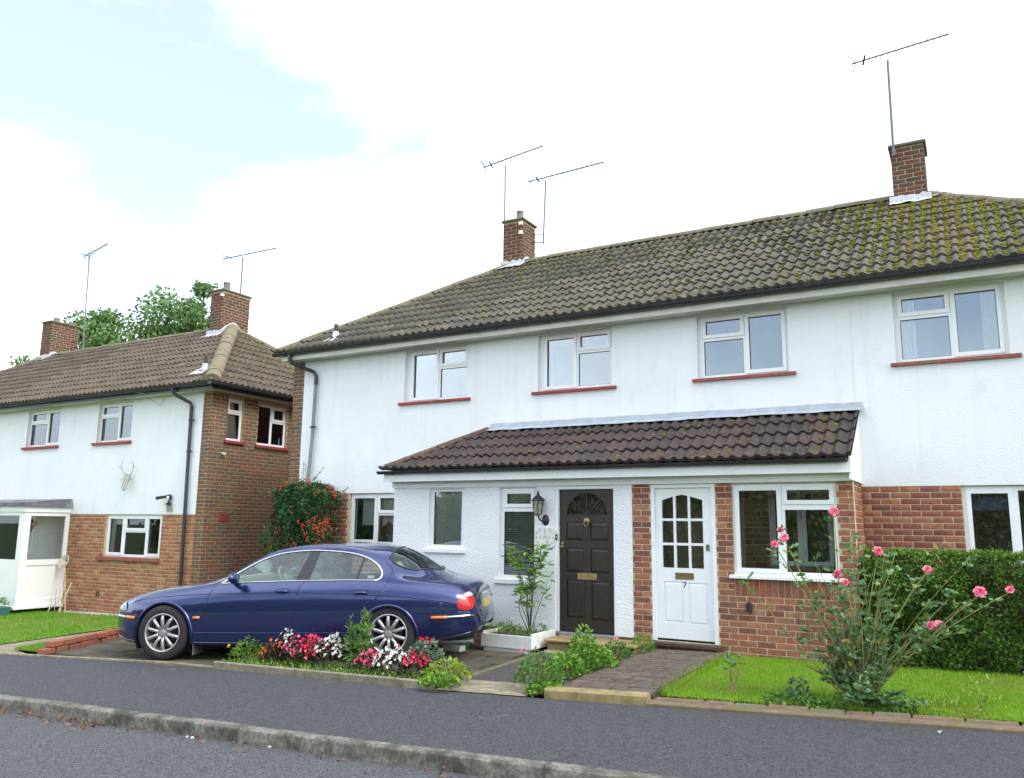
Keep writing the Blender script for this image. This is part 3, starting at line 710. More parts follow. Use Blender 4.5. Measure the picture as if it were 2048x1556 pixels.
# ================================================================ the white house with two front doors
WL, WR = -11.20, 2.62                    # side walls
ZS, ZE, ZR = 4.66, 4.82, 6.95            # soffit, eave, ridge
OV = .28; HH = 3.1; TP = (ZR-ZE)/HH      # eave overhang, half depth, slope
house = empty('house', (-4.3, 0, G(-4.3, 0)), 'white rendered house with brown and white front doors, porch and mossy hipped roof', 'house')
FM = FRONT(0, 0, 0); FE = FRONT(0, -.85, 0)
W = {'W1': (-8.557, -7.258), 'W2': (-5.915, -4.65), 'W3': (-3.33, -2.068), 'W4': (-.757, .482)}
WZ0, WZ1 = 3.715, 4.63
mb = MB(); plate(mb, rect(WL+.27, WR, 2.155, ZS+.04), [rect(a, b, WZ0, WZ1) for a, b in W.values()], -.13, 0, FM); wall = mb.build('render_wall', M['render'], house)
mb = MB(); mb.tube([(-1.27, -.006, 3.0), (-1.275, -.006, 4.64)], .004, 5); mb.build('cable', M['upvc'], house)
# lower brick wall (mortar plane) and the brick corner pier
LH = [rect(-9.68, -7.9, 1.27, 2.15), rect(-.145, 1.55, 1.05, 2.15), rect(-2.42, -1.60, 1.12, 2.16)]
mb = MB(); plate(mb, rect(WL, WR, -.35, 2.155), LH, -.16, -.009, FM); bw = mb.build('brick_wall', M['mortar'], house)
mb = MB(); plate(mb, rect(WL, WL+.27, 2.155, ZS+.02), [], -.1, -.009, FM); pier = mb.build('corner_pier', M['mortar2'], house)
# side and back walls
mb = MB(); mb.quad((WL, .03, -.4), (WL, 5.4, -.4), (WL, 5.4, ZS+.02), (WL, .03, ZS+.02)); mb.quad((WR, .0, -.4), (WR, 5.4, -.4), (WR, 5.4, ZS+.02), (WR, 0, ZS+.02)); mb.quad((WL, 5.4, -.4), (WR, 5.4, -.4), (WR, 5.4, ZS+.02), (WL, 5.4, ZS+.02))
mb.quad((WL, 0, ZS+.015), (WR, 0, ZS+.015), (WR, 5.4, ZS+.015), (WL, 5.4, ZS+.015)); mb.build('outer_walls', M['brickwall_far'], house)
B5 = Pieces('brick', BV, BF, M['brick_red'])
hol = [(-9.72, -7.9, 1.2, 2.16), (-.145, 1.55, 1.0, 2.16), (-2.42, -1.60, 1.1, 2.16)]
zb0 = -.02
lay_bricks(B5, bw, (0, .009, zb0-.001), (1,0,0), (0,-1,0), -1.27, WR, 0, 2.155-zb0, [(a, b, c-zb0, d-zb0) for a, b, c, d in hol], .005)
lay_bricks(B5, bw, (0, .009, zb0-.001), (1,0,0), (0,-1,0), -2.75, -1.30, .9, 2.155-zb0, [(a, b, c-zb0, d-zb0) for a, b, c, d in hol], .005)
lay_bricks(B5, bw, (0, .009, -.25), (1,0,0), (0,-1,0), WL, -8.03, 0, 2.4, [(-9.72, -7.9, 1.45, 2.4)], .005)
lay_bricks(B5, pier, (WL, .009, 2.16), (1,0,0), (0,-1,0), 0, .268, 0, ZS-2.16, depth=.005, mat=M['brick_brown'])
lay_bricks(B5, pier, (WL, .0, -.25), (0,1,0), (-1,0,0), 0, .45, 0, ZS+.25, depth=.005, mat=M['brick_brown'])
# ---- upper windows
def lights2(a, b, left_tall, z0=WZ0, z1=WZ1, frac=.5, tz=None, kinds='sss'):
    f = .05; m = a+(b-a)*frac; tz = tz or z0+(z1-z0)*.66; h = .026
    L = []
    tall = (a+f, m-h, z0+f, z1-f) if left_tall else (m+h, b-f, z0+f, z1-f)
    oth = (m+h, b-f) if left_tall else (a+f, m-h)
    L.append((*tall, 's')); L.append((*oth, tz+.03, z1-f, 's')); L.append((*oth, z0+f, tz-.03, 'f'))
    return L
def sill(a, b, m): return (a, b, 3.668, 3.712, .05, m)
w1 = window(house, FM, -8.557, -7.258, WZ0, WZ1, lights2(-8.49, -7.25, True, tz=4.29), sill=sill(-8.65, -7.18, 'sill_red'))
w2 = window(house, FM, -5.915, -4.65, WZ0, WZ1, lights2(-5.87, -4.66, True, tz=4.31), sill=sill(-6.01, -4.58, 'sill_red'))
w3 = window(house, FM, -3.33, -2.068, WZ0, WZ1, lights2(-3.30, -2.08, False, frac=.52, tz=4.29), sill=sill(-3.405, -1.985, 'sill_worn'))
w4 = window(house, FM, -.757, .482, WZ0, WZ1, lights2(-.74, .47, False, frac=.52, tz=4.31), sill=sill(-.82, .596, 'sill_worn'))
curtain(w4, FM, .22, .43, WZ0+.03, WZ1-.04, -.17, 'creamcurtain', 3, .02); curtain(w4, FM, -.70, -.52, WZ0+.03, WZ1-.04, -.17, 'net', 2, .02)
mb = MB()                                 # small ornaments on the sill of the second window
for i in range(4): mb.lathe([(.012, 0), (.014, .02), (.006, .04), (.009, .06), (0, .07)], Matrix.Translation((-5.50+i*.06, .16, WZ0+.05)), 8)
mb.build('sill_ornaments', M['net'], w2, smooth=True)
# ---- lower windows
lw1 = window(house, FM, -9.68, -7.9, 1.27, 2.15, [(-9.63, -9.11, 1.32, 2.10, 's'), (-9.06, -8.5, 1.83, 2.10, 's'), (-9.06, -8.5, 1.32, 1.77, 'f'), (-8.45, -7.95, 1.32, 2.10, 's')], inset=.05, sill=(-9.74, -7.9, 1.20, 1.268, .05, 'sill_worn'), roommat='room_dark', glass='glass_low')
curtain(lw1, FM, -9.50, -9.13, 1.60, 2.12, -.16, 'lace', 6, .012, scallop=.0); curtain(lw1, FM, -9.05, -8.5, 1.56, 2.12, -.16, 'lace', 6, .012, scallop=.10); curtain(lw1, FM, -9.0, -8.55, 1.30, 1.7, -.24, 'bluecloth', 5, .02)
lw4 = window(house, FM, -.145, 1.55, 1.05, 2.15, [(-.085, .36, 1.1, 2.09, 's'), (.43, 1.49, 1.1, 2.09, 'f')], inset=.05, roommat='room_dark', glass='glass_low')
curtain(lw4, FM, -.05, .4, 1.86, 2.10, -.2, 'bluecloth', 4, .01, name='backing_blind')
# ---- soffit, fascia, gutter
mb = MB(); mb.box(WL-.06, WR+.1, -OV+.02, .0, ZS, ZS+.018); mb.build('soffit', M['cream'], house)
mb = MB(); mb.box(WL-.06, WR+.1, -OV-.003, -OV+.02, ZS-.02, ZE-.015); mb.build('fascia', M['cream'], house)
gutter_run(house, (WL-.22, -OV-.062, ZE-.035), (WR+.3, -OV-.062, ZE-.035), .058, M['gutter'], (0,-1,0), .92)
mb = MB(); mb.tube([(-11.0, -OV-.06, ZE-.09), (-11.0, -OV-.06, ZE-.17), (-10.97, -.28, ZE-.24), (-10.63, -.07, ZE-.40), (-10.585, -.055, ZE-.48), (-10.585, -.055, ZE-.64)], .036, 10); dp = mb.build('downpipe', M['gutter'], house, smooth='auto')
mb = MB(); mb.tube([(-10.585, -.055, ZE-.62), (-10.60, -.055, 3.2), (-10.66, -.055, 2.2), (-10.67, -.055, -.1)], .031, 10); mb.build('lower_pipe', M['greypipe'], dp, smooth='auto')
for z in (3.38, 1.9):
    mb = MB(); mb.lathe([(.038, -.02), (.038, .02)], Matrix.Translation((-10.60 if z > 3 else -10.665, -.055, z)), 10); mb.box(-10.66, -10.52, -.075, -.055, z-.012, z+.012); mb.build('pipe_clip', M['blackmetal'], dp)
# ---- main roof
roof = None
eL, eR = WL-.15, WR+.15; yE = -OV-.04; yR = yE+HH+.04
apL, apR = Vector((-8.0, yR, ZR)), Vector((-.36, yR, ZR)); yB = 2*yR-yE
A, B_, C_, D_ = Vector((eL, yE, ZE)), Vector((eR, yE, ZE)), Vector((eR, yB, ZE)), Vector((eL, yB, ZE))
mb = MB(); dz = Vector((0, 0, -.012))
mb.add([p+dz for p in (A, B_, C_, D_, apL, apR)], [(0,1,5,4), (1,2,5), (2,3,4,5), (3,0,4)]); roof = mb.build('roof', M['ridge'], house)
def slope_clips(P0, apex0, P1, apex1, inwd):
    """vertical planes through the two hip lines, keeping the middle"""
    r = []
    for p, a, s_ in ((P0, apex0, 1), (P1, apex1, -1)):
        d = (a-p); d.z = 0; n = Vector((-d.y, d.x, 0))
        if n.dot(inwd-p) < 0: n = -n
        r.append((p, n.normalized()))
    return r
tw, tg = .30, .342
TV, TF = tile_geo(tw, tg); T5 = Pieces('tile', TV, TF, M['tile']); cut5 = []
v_ = (apL-Vector((apL.x, yE, ZE))).normalized(); rows = int((apL-Vector((apL.x, yE, ZE))).length/tg)
tg5 = (apL-Vector((apL.x, yE, ZE))).length/11
TV, TF = tile_geo(tw, tg5); T5.V = np.array(TV)
mid = Vector((-4, yE+1, 0))
lay_tiles(T5, roof, A+Vector((0,-.05,-.03)), (1,0,0), v_, eR-eL, 11, tw, tg5, slope_clips(A, apL, B_, apR, mid), .02, cut5)
# hip end on the right, seen past the ridge end
vr = (apR-Vector((eR, yR, ZE))).normalized()
ndR = (apR-Vector((eR, yR, ZE))).length/10
TR = Pieces('tile', tile_geo(tw, ndR)[0], TF, M['tile'])
lay_tiles(TR, roof, B_, (0,1,0), vr, yB-yE, 10, tw, ndR, slope_clips(B_, apR, C_, apR, Vector((eR-.5, yR, 0))), .02, cut5)
vl = (apL-Vector((eL, yR, ZE))).normalized(); ndL = (apL-Vector((eL, yR, ZE))).length/11
TL = Pieces('tile', tile_geo(tw, ndL)[0], TF, M['tile'])
lay_tiles(TL, roof, D_, (0,-1,0), vl, yB-yE, 11, tw, ndL, slope_clips(D_, apL, A, apL, Vector((eL+.5, yR, 0))), .02, cut5)
cut_tiles(cut5, 'tile', M['tile'], roof)
ridge_run(roof, apL+Vector((-.05,0,.0)), apR, .115, M['ridge']); ridge_run(roof, A+Vector((.02,0,.0)), apL, .105, M['ridge']); ridge_run(roof, B_, apR, .105, M['ridge']); ridge_run(roof, D_, apL, .105, M['ridge'])
# soil pipe through the tiles with its flashing
pz = ZE+(-.05-yE)*TP
mb = MB(); mb.tube([(-10.2, .0, pz-.1), (-10.2, .0, pz+.30)], .042, 12); mb.build('vent_pipe', M['gutter'], roof, smooth='auto')
mb = MB(); mb.lathe([(.055, .16), (.075, .06), (.11, .02)], Matrix.Translation((-10.2, 0, pz)), 12); n = Vector((0, -TP, 1)).normalized()
mb.prism([(-.20, -.22), (.17, -.22), (.17, .14), (-.20, .14)], frame(Vector((-10.2, 0, pz+.025))+n*.03, (1,0,0), v_, n), .012); mb.build('pipe_flashing', M['lead_pale'], roof)
# chimneys
cA = chimney(house, -8.16, -7.70, 2.66, 3.22, 6.6, 7.84, [(-7.84, 2.80, .075, .20, 'potclay')], P=B5)
cB = chimney(house, -.80, -.32, 2.50, 3.06, 6.5, 7.72, [(-.56, 2.9, .10, .03, 'potred')], P=B5)
def flashing(parent, x0, x1, y0, zz, mat='lead_pale'):
    mb = MB(); n = 10; vs_ = []
    zf_ = ZE+(y0-yE)*TP
    for i in range(n+1):
        t = i/n; x = x0-.06+(x1-x0+.12)*t
        vs_ += [(x, y0-.012, zf_+.12+random.uniform(-.02, .03)), (x, y0-.016, zf_+.045), (x, y0-.20+random.uniform(-.03, .03), zf_-.20*TP+.07+random.uniform(0, .015))]
    mb.add(vs_, [(3*i+j, 3*i+3+j, 3*i+4+j, 3*i+1+j) for i in range(n) for j in range(2)])
    vs_ = []
    for i in range(6):                          # stepped side
        y = y0+i*.11; vs_ += [(x1+.012, y, ZE+(min(y, yR)-yE)*TP+.13-i*.010+random.uniform(-.02, .02)), (x1+.014, y, ZE+(min(y, yR)-yE)*TP+.03), (x1+.16, y-.02, ZE+(min(y, yR)-yE)*TP+.055)]
    mb.add(vs_, [(3*i+j, 3*i+3+j, 3*i+4+j, 3*i+1+j) for i in range(5) for j in range(2)])
    mb.build('chimney_flashing', M[mat], parent)
flashing(cA, -8.16, -7.70, 2.66, 0); flashing(cB, -.80, -.32, 2.50, 0)
mb = MB(); mb.box(-7.76, -7.69, 2.60, 2.648, 7.72, 7.78); mb.box(-7.76, -7.69, 2.60, 2.648, 7.52, 7.59); mb.build('cable_clips', M['upvc'], cA)
# ---- moss lumps in the pans, thickest by the right-hand chimney
def moss_on(parent, fn, n, name, mat, smin, smax):
    pts, sz = [], []
    while len(pts) < n:
        p = fn()
        if p is None: continue
        pts.append(p[0]); sz.append(random.uniform(smin, smax)*p[1])
    o = scatter_lumps(name, pts, sz, mat, parent, flat=.42, jit=.35); tag(o, kind='stuff')
def fm():
    x = random.uniform(-10.6, 2.4); s_ = random.random(); dens = .16+.84*math.exp(-((x-.15)/1.25)**2)*(.35+.65*sstep(1.4*s_)) + .55*math.exp(-((x+7.7)/1.0)**2-((s_-.8)/.22)**2) + .35*math.exp(-(s_/.09)**2)
    yy = yE+HH*s_; hipx0 = eL+(apL.x-eL)*s_; hipx1 = eR+(apR.x-eR)*s_
    if not hipx0+.1 < x < hipx1-.1 or random.random() > dens: return None
    k = (x-eL-.02)/tw; fx = (k % 1.0); 
    if min(abs(fx-.25), abs(fx-.75)) < .13: return None
    rowp = (s_*11) % 1.0
    if random.random() < .55 and rowp > .45: return None
    return (x, yy, ZE+(yy-yE)*TP+.006+.022*(1-rowp)), 1.0
moss_on(roof, fm, 2200, 'moss', M['moss_dark'], .022, .05)
def fm2():
    r = fm()
    if r is None: return None
    x = r[0][0]
    if random.random() > math.exp(-((x-.0)/1.35)**2)+.14: return None
    return r
moss_on(roof, fm2, 2600, 'moss', M['moss'], .024, .058)

# ================================================================ porch across both doors
PX0, PX1, PY, PE = -8.02, -1.255, -.85, -1.08
W7 = (-2.685, -1.447, 1.045, 2.165); E1 = (-7.347, -6.711, 1.262, 2.165); E2 = (-6.085, -5.475, .862, 2.165); D5 = (-5.17, -4.265, .19, 2.175); D7 = (-3.762, -2.902, .185, 2.175)
mb = MB(); plate(mb, [(PX0, .19), (D5[0], .19), (D5[0], 2.178), (D5[1], 2.178), (D5[1], .19), (-4.025, .19), (-4.025, 2.2), (PX0, 2.2)], [rect(*E1), rect(*E2)], -.1, .012, FE); prw = mb.build('porch_render_wall', M['roughcast'], house)
mb = MB(); plate(mb, rect(PX0, -4.025, -.1, .186), [], -.1, -.004, FE); mb.build('porch_plinth', M['brickwall_far'], house)
mb = MB(); plate(mb, [(-4.02, -.12), (PX1, -.12), (PX1, 2.2), (D7[1], 2.2), (D7[1], D7[2]), (D7[0], D7[2]), (D7[0], 2.2), (-4.02, 2.2)], [rect(*W7)], -.1, -.006, FE); pbw = mb.build('porch_brick_wall', M['mortar'], house)
mb = MB(); mb.quad((PX1-.006, PY+.006, -.1), (PX1-.006, 0, -.1), (PX1-.006, 0, 2.186), (PX1-.006, PY+.006, 2.186)); mb.build('porch_side_wall', M['mortar'], house); mb = MB(); mb.prism([(PE+.045, 2.19), (-.002, 2.19), (-.002, 3.09), (PE+.045, 2.44)], frame((PX1-.012, 0, 0), (0,1,0), (0,0,1), (1,0,0)), .026); mb.build('verge_board', M['paintwhite'], house); mb = MB(); mb.quad((PX0, PY, -.1), (PX0, 0, -.1), (PX0, 0, 2.4), (PX0, PY, 2.4)); mb.build('porch_end_wall', M['roughcast'], house)
hp = [(D7[0], D7[1], .13, 2.3), (W7[0], W7[1], .78, 2.3)]
zp = -.035
lay_bricks(B5, pbw, (0, PY+.006, zp), (1,0,0), (0,-1,0), -4.02, PX1, 0, 2.185-zp, [(a, b, c-zp, d-zp) for a, b, c, d in hp], .005, off=.10, soldier=(W7[0], W7[1], .79-zp, 1.015-zp))
lay_bricks(B5, pbw, (PX1-.006, PY, zp), (0,1,0), (1,0,0), 0, .85, 0, 2.185-zp, depth=.005)
# boards under the eave
mb = MB(); mb.box(PX0-.03, PX1+.02, PY-.035, PY, 2.182, 2.278); mb.build('frieze_board', M['paintwhite'], house)
mb = MB(); mb.box(PX0-.07, PX1+.012, PE+.02, PE+.042, 2.272, 2.40); mb.box(PX0-.07, PX1+.012, PE+.042, PY+.02, 2.2785, 2.292); mb.build('porch_fascia', M['paintwhite'], house)
for x in (-5.06, -2.62):
    mb = MB(); mb.box(x-.012, x+.012, PE+.014, PE+.019, 2.274, 2.39); mb.build('board_joint', M['paintwhite'], house)
gutter_run(house, (PX0-.14, PE-.035, 2.435), (PX1-.02, PE-.035, 2.435), .047, M['gutter'], (0,-1,0), .86, name='porch_gutter')
# porch roof
pZE, pZT = 2.462, 3.13; ph = Vector((-6.80, -.005, pZT)); pc = Vector((PX0-.07, PE, pZE)); pr = Vector((PX1+.03, PE, pZE))
mb = MB(); mb.add([pc, pr, (pr.x, -.005, pZT), ph, (pc.x, -.005, pZE)], [(0,1,2,3), (0,3,4)]); proof = mb.build('porch_roof', M['dark'], house)
pv = Vector((0, -PE, pZT-pZE)); pg = pv.length/4; pv.normalize()
PV_, PF_ = tile_geo(.30, pg, roll=.037); T5p = Pieces('tile', PV_, PF_, M['tile_porch']); cutp = []
lay_tiles(T5p, proof, pc+Vector((0,-.03,-.012)), (1,0,0), pv, pr.x-pc.x, 4, .30, pg, [(pc, Vector((1.08, -1.28, 0)).normalized()), (pr, Vector((-1, 0, 0)))], .03, cutp)
cut_tiles(cutp, 'tile', M['tile_porch'], proof)
ridge_run(proof, pc+Vector((.02,0,.02)), ph+Vector((0,0,.02)), .075, M['ridge_porch'], .42)
mb = MB(); vs_ = []                                # lead apron along the wall
for i in range(41):
    t = i/40; x = -6.78+(PX1+.07+6.78)*t
    vs_ += [(x, -.008, pZT+.115+random.uniform(-.006, .006)), (x, -.020, pZT+.045), (x, -.15, pZT-.012+random.uniform(-.004, .008))]
mb.add(vs_, [(3*i+j, 3*i+1+j, 3*i+4+j, 3*i+3+j) for i in range(40) for j in range(2)]); mb.build('lead_flashing', M['lead'], proof)
def fmp():
    x = random.uniform(-7.8, -1.4); s_ = random.random()**1.6; k = (x-pc.x-.03)/.30; fx = k % 1
    if min(abs(fx-.25), abs(fx-.75)) < .13 or random.random() > .25+.5*sstep((x+5)/3): return None
    rowp = (s_*4) % 1
    if rowp > .6 or x < pc.x+1.25*s_+.15: return None
    return (x, PE-PE*s_, pZE+(pZT-pZE)*s_+.012+.02*(1-rowp)), 1.0
moss_on(proof, fmp, 230, 'moss', M['moss'], .018, .042)
finish([T5, TR, TL, T5p]); finish([B5], hidden=lambda p: p.z > 6 and p.y > 2.9)
# ---- porch windows
e1 = window(house, FE, E1[0], E1[1], E1[2], E1[3], [(E1[0]+.07, E1[1]-.06, E1[2]+.06, E1[3]-.045, 'f')], inset=.03, sill=(-7.41, -6.66, 1.205, 1.26, .05, 'upvc'), roommat='greywall', room=.55, glass='glass_low', fr=.06)
mb = MB(); mb.quad(*[FE @ Vector(q) for q in ((-7.3, 1.3, -.082), (-6.75, 1.3, -.082), (-6.75, 2.15, -.082), (-7.3, 2.15, -.082))]); mb.build('backing_blind', M['greywall'], e1)  # flat plane added to catch light, standing in for the pale interior
for i in range(5): mb = MB(); mb.lathe([(.0, 0), (.008, .02), (.010, .05), (.006, .08), (0, .085)], Matrix.Translation((-7.12+i*.055+random.uniform(-.01, .01), PY+.068, 1.325+.02*random.random())), 8); mb.build('dried_flower', M['creamcurtain'], e1, smooth=True)
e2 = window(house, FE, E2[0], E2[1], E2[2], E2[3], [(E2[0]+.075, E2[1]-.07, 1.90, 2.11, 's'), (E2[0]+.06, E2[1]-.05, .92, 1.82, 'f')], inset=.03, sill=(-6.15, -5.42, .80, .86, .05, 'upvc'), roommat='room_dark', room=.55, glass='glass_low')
mb = MB()
for i in range(44):
    z = .93+i*.027
    if z < 2.12: mb.add([FE @ Vector(p) for p in ((-6.03, z, -.082), (-5.51, z, -.082), (-5.51, z+.019, -.068), (-6.03, z+.019, -.068))], [(0,1,2,3)])
mb.tube([FE @ Vector((-5.9, .9, -.125)), FE @ Vector((-5.9, 2.12, -.125))], .003, 4); mb.build('venetian_blind', M['blind'], e2)
w7 = window(house, FE, *W7, [(-2.635, -2.11, 1.10, 2.115, 's'), (-2.05, -1.495, 1.93, 2.115, 's'), (-2.05, -1.495, 1.10, 1.845, 'f')], inset=.03, sill=(-2.735, -1.40, 1.005, 1.043, .06, 'upvc'), room=0, glass='glass_low')
mb = MB(); mb.box(-2.40, -1.62, -.10, -.03, 1.145, 1.175); mb.build('inner_shelf', M['upvc'], house)
iw = window(house, FM, -2.42, -1.60, 1.12, 2.16, [(-2.37, -2.03, 1.17, 2.10, 's'), (-1.98, -1.65, 1.17, 2.10, 's')], inset=.01, room=.6, roommat='room_dark', glass='glass_low')
# ---- brown front door
mb = MB(); plate(mb, [(D5[0], D5[2]), (D5[0]+.045, D5[2]), (D5[0]+.045, 2.13), (D5[1]-.03, 2.13), (D5[1]-.03, D5[2]), (D5[1], D5[2]), (D5[1], D5[3]), (D5[0], D5[3])], [], -.1, .004, FE); dr5 = mb.build('brown_door', M['paintwhite'], house)
a, b = -5.122, -4.298; s_ = (b-a)/425.0
fx = lambda px_: a+(px_-302)*s_
fz = lambda py_: 2.127-(py_-150)*.001722
fan = [(fx(515)+.305*math.cos(math.pi*i/20), fz(355)+.30*math.sin(math.pi*i/20)) for i in range(21)]
panels = [rect(fx(355), fx(490), fz(555), fz(415)), rect(fx(543), fx(686), fz(555), fz(415)), rect(fx(355), fx(492), fz(805), fz(620)), rect(fx(545), fx(688), fz(808), fz(622)), rect(fx(358), fx(497), fz(1160), fz(872)), rect(fx(550), fx(692), fz(1168), fz(876))]
mb = MB(); plate(mb, rect(a, b, .206, 2.127), [fan]+panels, -.075, -.035, FE); leaf = mb.build('door_leaf', M['doorwood'], dr5)
for p in panels:
    (x0, y0), (x1, y1) = p[0], p[2]; mb = MB(); c = .03
    mb.add([FE @ Vector(q) for q in ((x0,y0,-.048),(x1,y0,-.048),(x1,y1,-.048),(x0,y1,-.048),(x0+c,y0+c,-.037),(x1-c,y0+c,-.037),(x1-c,y1-c,-.037),(x0+c,y1-c,-.037))], [(0,1,5,4),(1,2,6,5),(2,3,7,6),(3,0,4,7),(4,5,6,7)]); mb.build('door_panel', M['doorwood'], dr5)
mb = MB(); mb.prism(fan, FRONT(0, PY+.058, 0), .004); mb.build('fanlight', M['glass_low'], dr5)
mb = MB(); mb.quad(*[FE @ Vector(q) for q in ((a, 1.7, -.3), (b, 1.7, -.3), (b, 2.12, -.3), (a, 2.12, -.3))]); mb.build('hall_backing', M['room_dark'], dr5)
mb = MB(); c0 = (fx(515), fz(355))
for an in (45, 90, 135):
    d = Vector((math.cos(rad(an)), math.sin(rad(an)))); mb.tube([FE @ Vector((c0[0]+d.x*.02, c0[1]+d.y*.02, -.042)), FE @ Vector((c0[0]+d.x*.31, c0[1]+d.y*.31, -.042))], .011, 6)
mb.tube([FE @ Vector((c0[0]-.31, c0[1], -.042)), FE @ Vector((c0[0]+.31, c0[1], -.042))], .01, 6); mb.prism([(c0[0]+.06*math.cos(math.pi*i/8), c0[1]+.06*math.sin(math.pi*i/8)) for i in range(9)], FRONT(0, PY+.05, 0), .012)
mb.build('fan_bars', M['doorwood'], dr5)
kx, kz = fx(515), fz(400)                          # lion-head knocker
mb = MB(); Mk = FRONT(kx, PY+.035, kz)
mb.lathe([(0, .034), (.02, .03), (.04, .012), (.046, 0)], Mk, 16); mb.lathe([(0, .012), (.012, .008), (.016, 0)], FRONT(kx, PY+.008, kz-.004), 10)
for sx_ in (-1, 1): mb.lathe([(0, .01), (.010, .006), (.013, 0)], FRONT(kx+sx_*.024, PY+.018, kz+.026), 8)
mb.tube([Mk @ Vector((.032*math.cos(t), -.035+.042*math.sin(t), .022)) for t in np.linspace(0, 2*math.pi, 17)], .007, 6, cap=False); mb.build('knocker', M['brass'], dr5, smooth='auto')
mb = MB(); plate(mb, rect(fx(445), fx(592), fz(862), fz(812)), [rect(fx(462), fx(575), fz(850), fz(824))], -.036, -.026, FE); mb.box(fx(462), fx(575), fz(850), fz(824), -.036, -.030, FE); mb.build('letter_box', M['brass'], dr5)
mb = MB(); mb.lathe([(0, .02), (.018, .018), (.022, 0)], FRONT(fx(327), PY+.036, fz(583)), 14); mb.box(fx(312), fx(340), fz(612), fz(600), -.036, -.012, FE); mb.build('door_lock', M['brass'], dr5)
mb = MB(); mb.bbox(-5.19, -4.22, PY-.06, PY+.06, .155, .196, .006)
for i in range(22): mb.box(-5.17+i*.0435, -5.15+i*.0435, PY-.055, PY+.0, .196, .2)
mb.build('threshold', M['steel'], dr5)
# ---- white front door
mb = MB(); plate(mb, [(D7[0], D7[2]), (D7[0]+.05, D7[2]), (D7[0]+.05, 2.13), (D7[1]-.05, 2.13), (D7[1]-.05, D7[2]), (D7[1], D7[2]), (D7[1], D7[3]), (D7[0], D7[3])], [], -.1, .004, FE); dr7 = mb.build('white_door', M['paintwhite'], house)
a, b = -3.711, -2.954; s_ = (b-a)/477.0
gx_ = lambda px_: a+(px_-268)*s_
gz_ = lambda py_: 2.128-(py_-140)*.001608
cols = [(325, 422), (443, 545), (565, 668)]; panes = []
for ci, (p, q) in enumerate(cols):
    tl, tr_ = ((238, 208), (203, 203), (208, 238))[ci]
    top = [(gx_(q), gz_(tr_)), (gx_(p), gz_(tl))] if ci != 1 else [(gx_(q), gz_(203)), (gx_((p+q)/2), gz_(194)), (gx_(p), gz_(203))]
    panes.append([(gx_(p), gz_(385)), (gx_(q), gz_(385))]+top)
    panes.append(rect(gx_(p), gx_(q), gz_(580), gz_(405))); panes.append(rect(gx_(p), gx_(q), gz_(778), gz_(600)))
pan7 = [rect(gx_(333), gx_(490), gz_(1205), gz_(887)), rect(gx_(537), gx_(690), gz_(1210), gz_(892))]
mb = MB(); plate(mb, rect(a, b, .213, 2.128), panes+pan7, -.07, -.03, FE); mb.build('door_leaf', M['paintwhite'], dr7)
for p in panes: mb = MB(); mb.prism(p, FRONT(0, PY+.052, 0), .004); mb.build('pane', M['glass_low'], dr7)
for p in pan7:
    (x0, y0), (x1, y1) = p[0], p[2]; mb = MB(); c = .028
    mb.add([FE @ Vector(q) for q in ((x0,y0,-.044),(x1,y0,-.044),(x1,y1,-.044),(x0,y1,-.044),(x0+c,y0+c,-.032),(x1-c,y0+c,-.032),(x1-c,y1-c,-.032),(x0+c,y1-c,-.032))], [(0,1,5,4),(1,2,6,5),(2,3,7,6),(3,0,4,7),(4,5,6,7)]); mb.build('door_panel', M['paintwhite'], dr7)
mb = MB(); plate(mb, rect(gx_(430), gx_(582), gz_(866), gz_(815)), [rect(gx_(446), gx_(568), gz_(855), gz_(827))], -.032, -.022, FE); mb.box(gx_(446), gx_(568), gz_(855), gz_(827), -.032, -.027, FE); mb.build('letter_box', M['brassdark'], dr7)
mb = MB(); mb.bbox(gx_(692), gx_(716), PY+.012, PY+.032, gz_(636), gz_(588), .004); mb.lathe([(0, .014), (.008, .012), (.009, 0)], FRONT(gx_(704), PY+.012, gz_(600)), 10); mb.build('door_lock', M['brassdark'], dr7)
mb = MB(); mb.box(D7[0]+.012, D7[0]+.03, PY-.012, PY-.004, 1.38, 1.44); mb.build('door_bell', M['upvc'], dr7)
mb = MB(); plate(mb, rect(a, b, .186, .216), [], -.07, -.04, FE); mb.build('door_gap', M['dark'], dr7)
mb = MB(); mb.add([(D7[0]-.04, PY-.075, .125), (D7[1]+.045, PY-.075, .125), (D7[1]+.045, PY+.06, .125), (D7[0]-.04, PY+.06, .125), (D7[0]-.04, PY-.075, .16), (D7[1]+.045, PY-.075, .16), (D7[1]+.045, PY+.06, .185), (D7[0]-.04, PY+.06, .185)], [(0,3,2,1),(4,5,6,7),(0,1,5,4),(1,2,6,5),(2,3,7,6),(3,0,4,7)]); mb.build('threshold', M['sillbrown'] if 'sillbrown' in M else M['doorwood'], dr7)
def text(name, body, size, Mx, mat, parent, depth=.002, align='CENTER'):
    c = bpy.data.curves.new(name, 'FONT'); c.body = body; c.size = size; c.align_x = align; c.align_y = 'CENTER'; c.extrude = depth
    o = bpy.data.objects.new(name, c); COL.objects.link(o); dg = bpy.context.evaluated_depsgraph_get(); me = bpy.data.meshes.new_from_object(o.evaluated_get(dg)); bpy.data.objects.remove(o)
    me.materials.clear(); me.materials.append(mat); return inst(name, me, Mx, parent)
text('house_number', '7', .11, FRONT(gx_(507), PY+.028, gz_(912)), M['blackmetal'], dr7)
# meter / wall boxes
mb = MB(); mb.bbox(-2.545, -2.475, PY-.055, PY-.012, .60, .715, .012); mb.lathe([(.035, 0), (.03, .03), (0, .045)], frame((-2.51, PY-.033, .70), (1,0,0), (0,.5,0), (0,0,.6)), 12); tag(mb.build('key_safe', M['blackmetal'], None, smooth='auto'), 'small black key safe fixed to the red brick wall under the porch window', 'key safe')
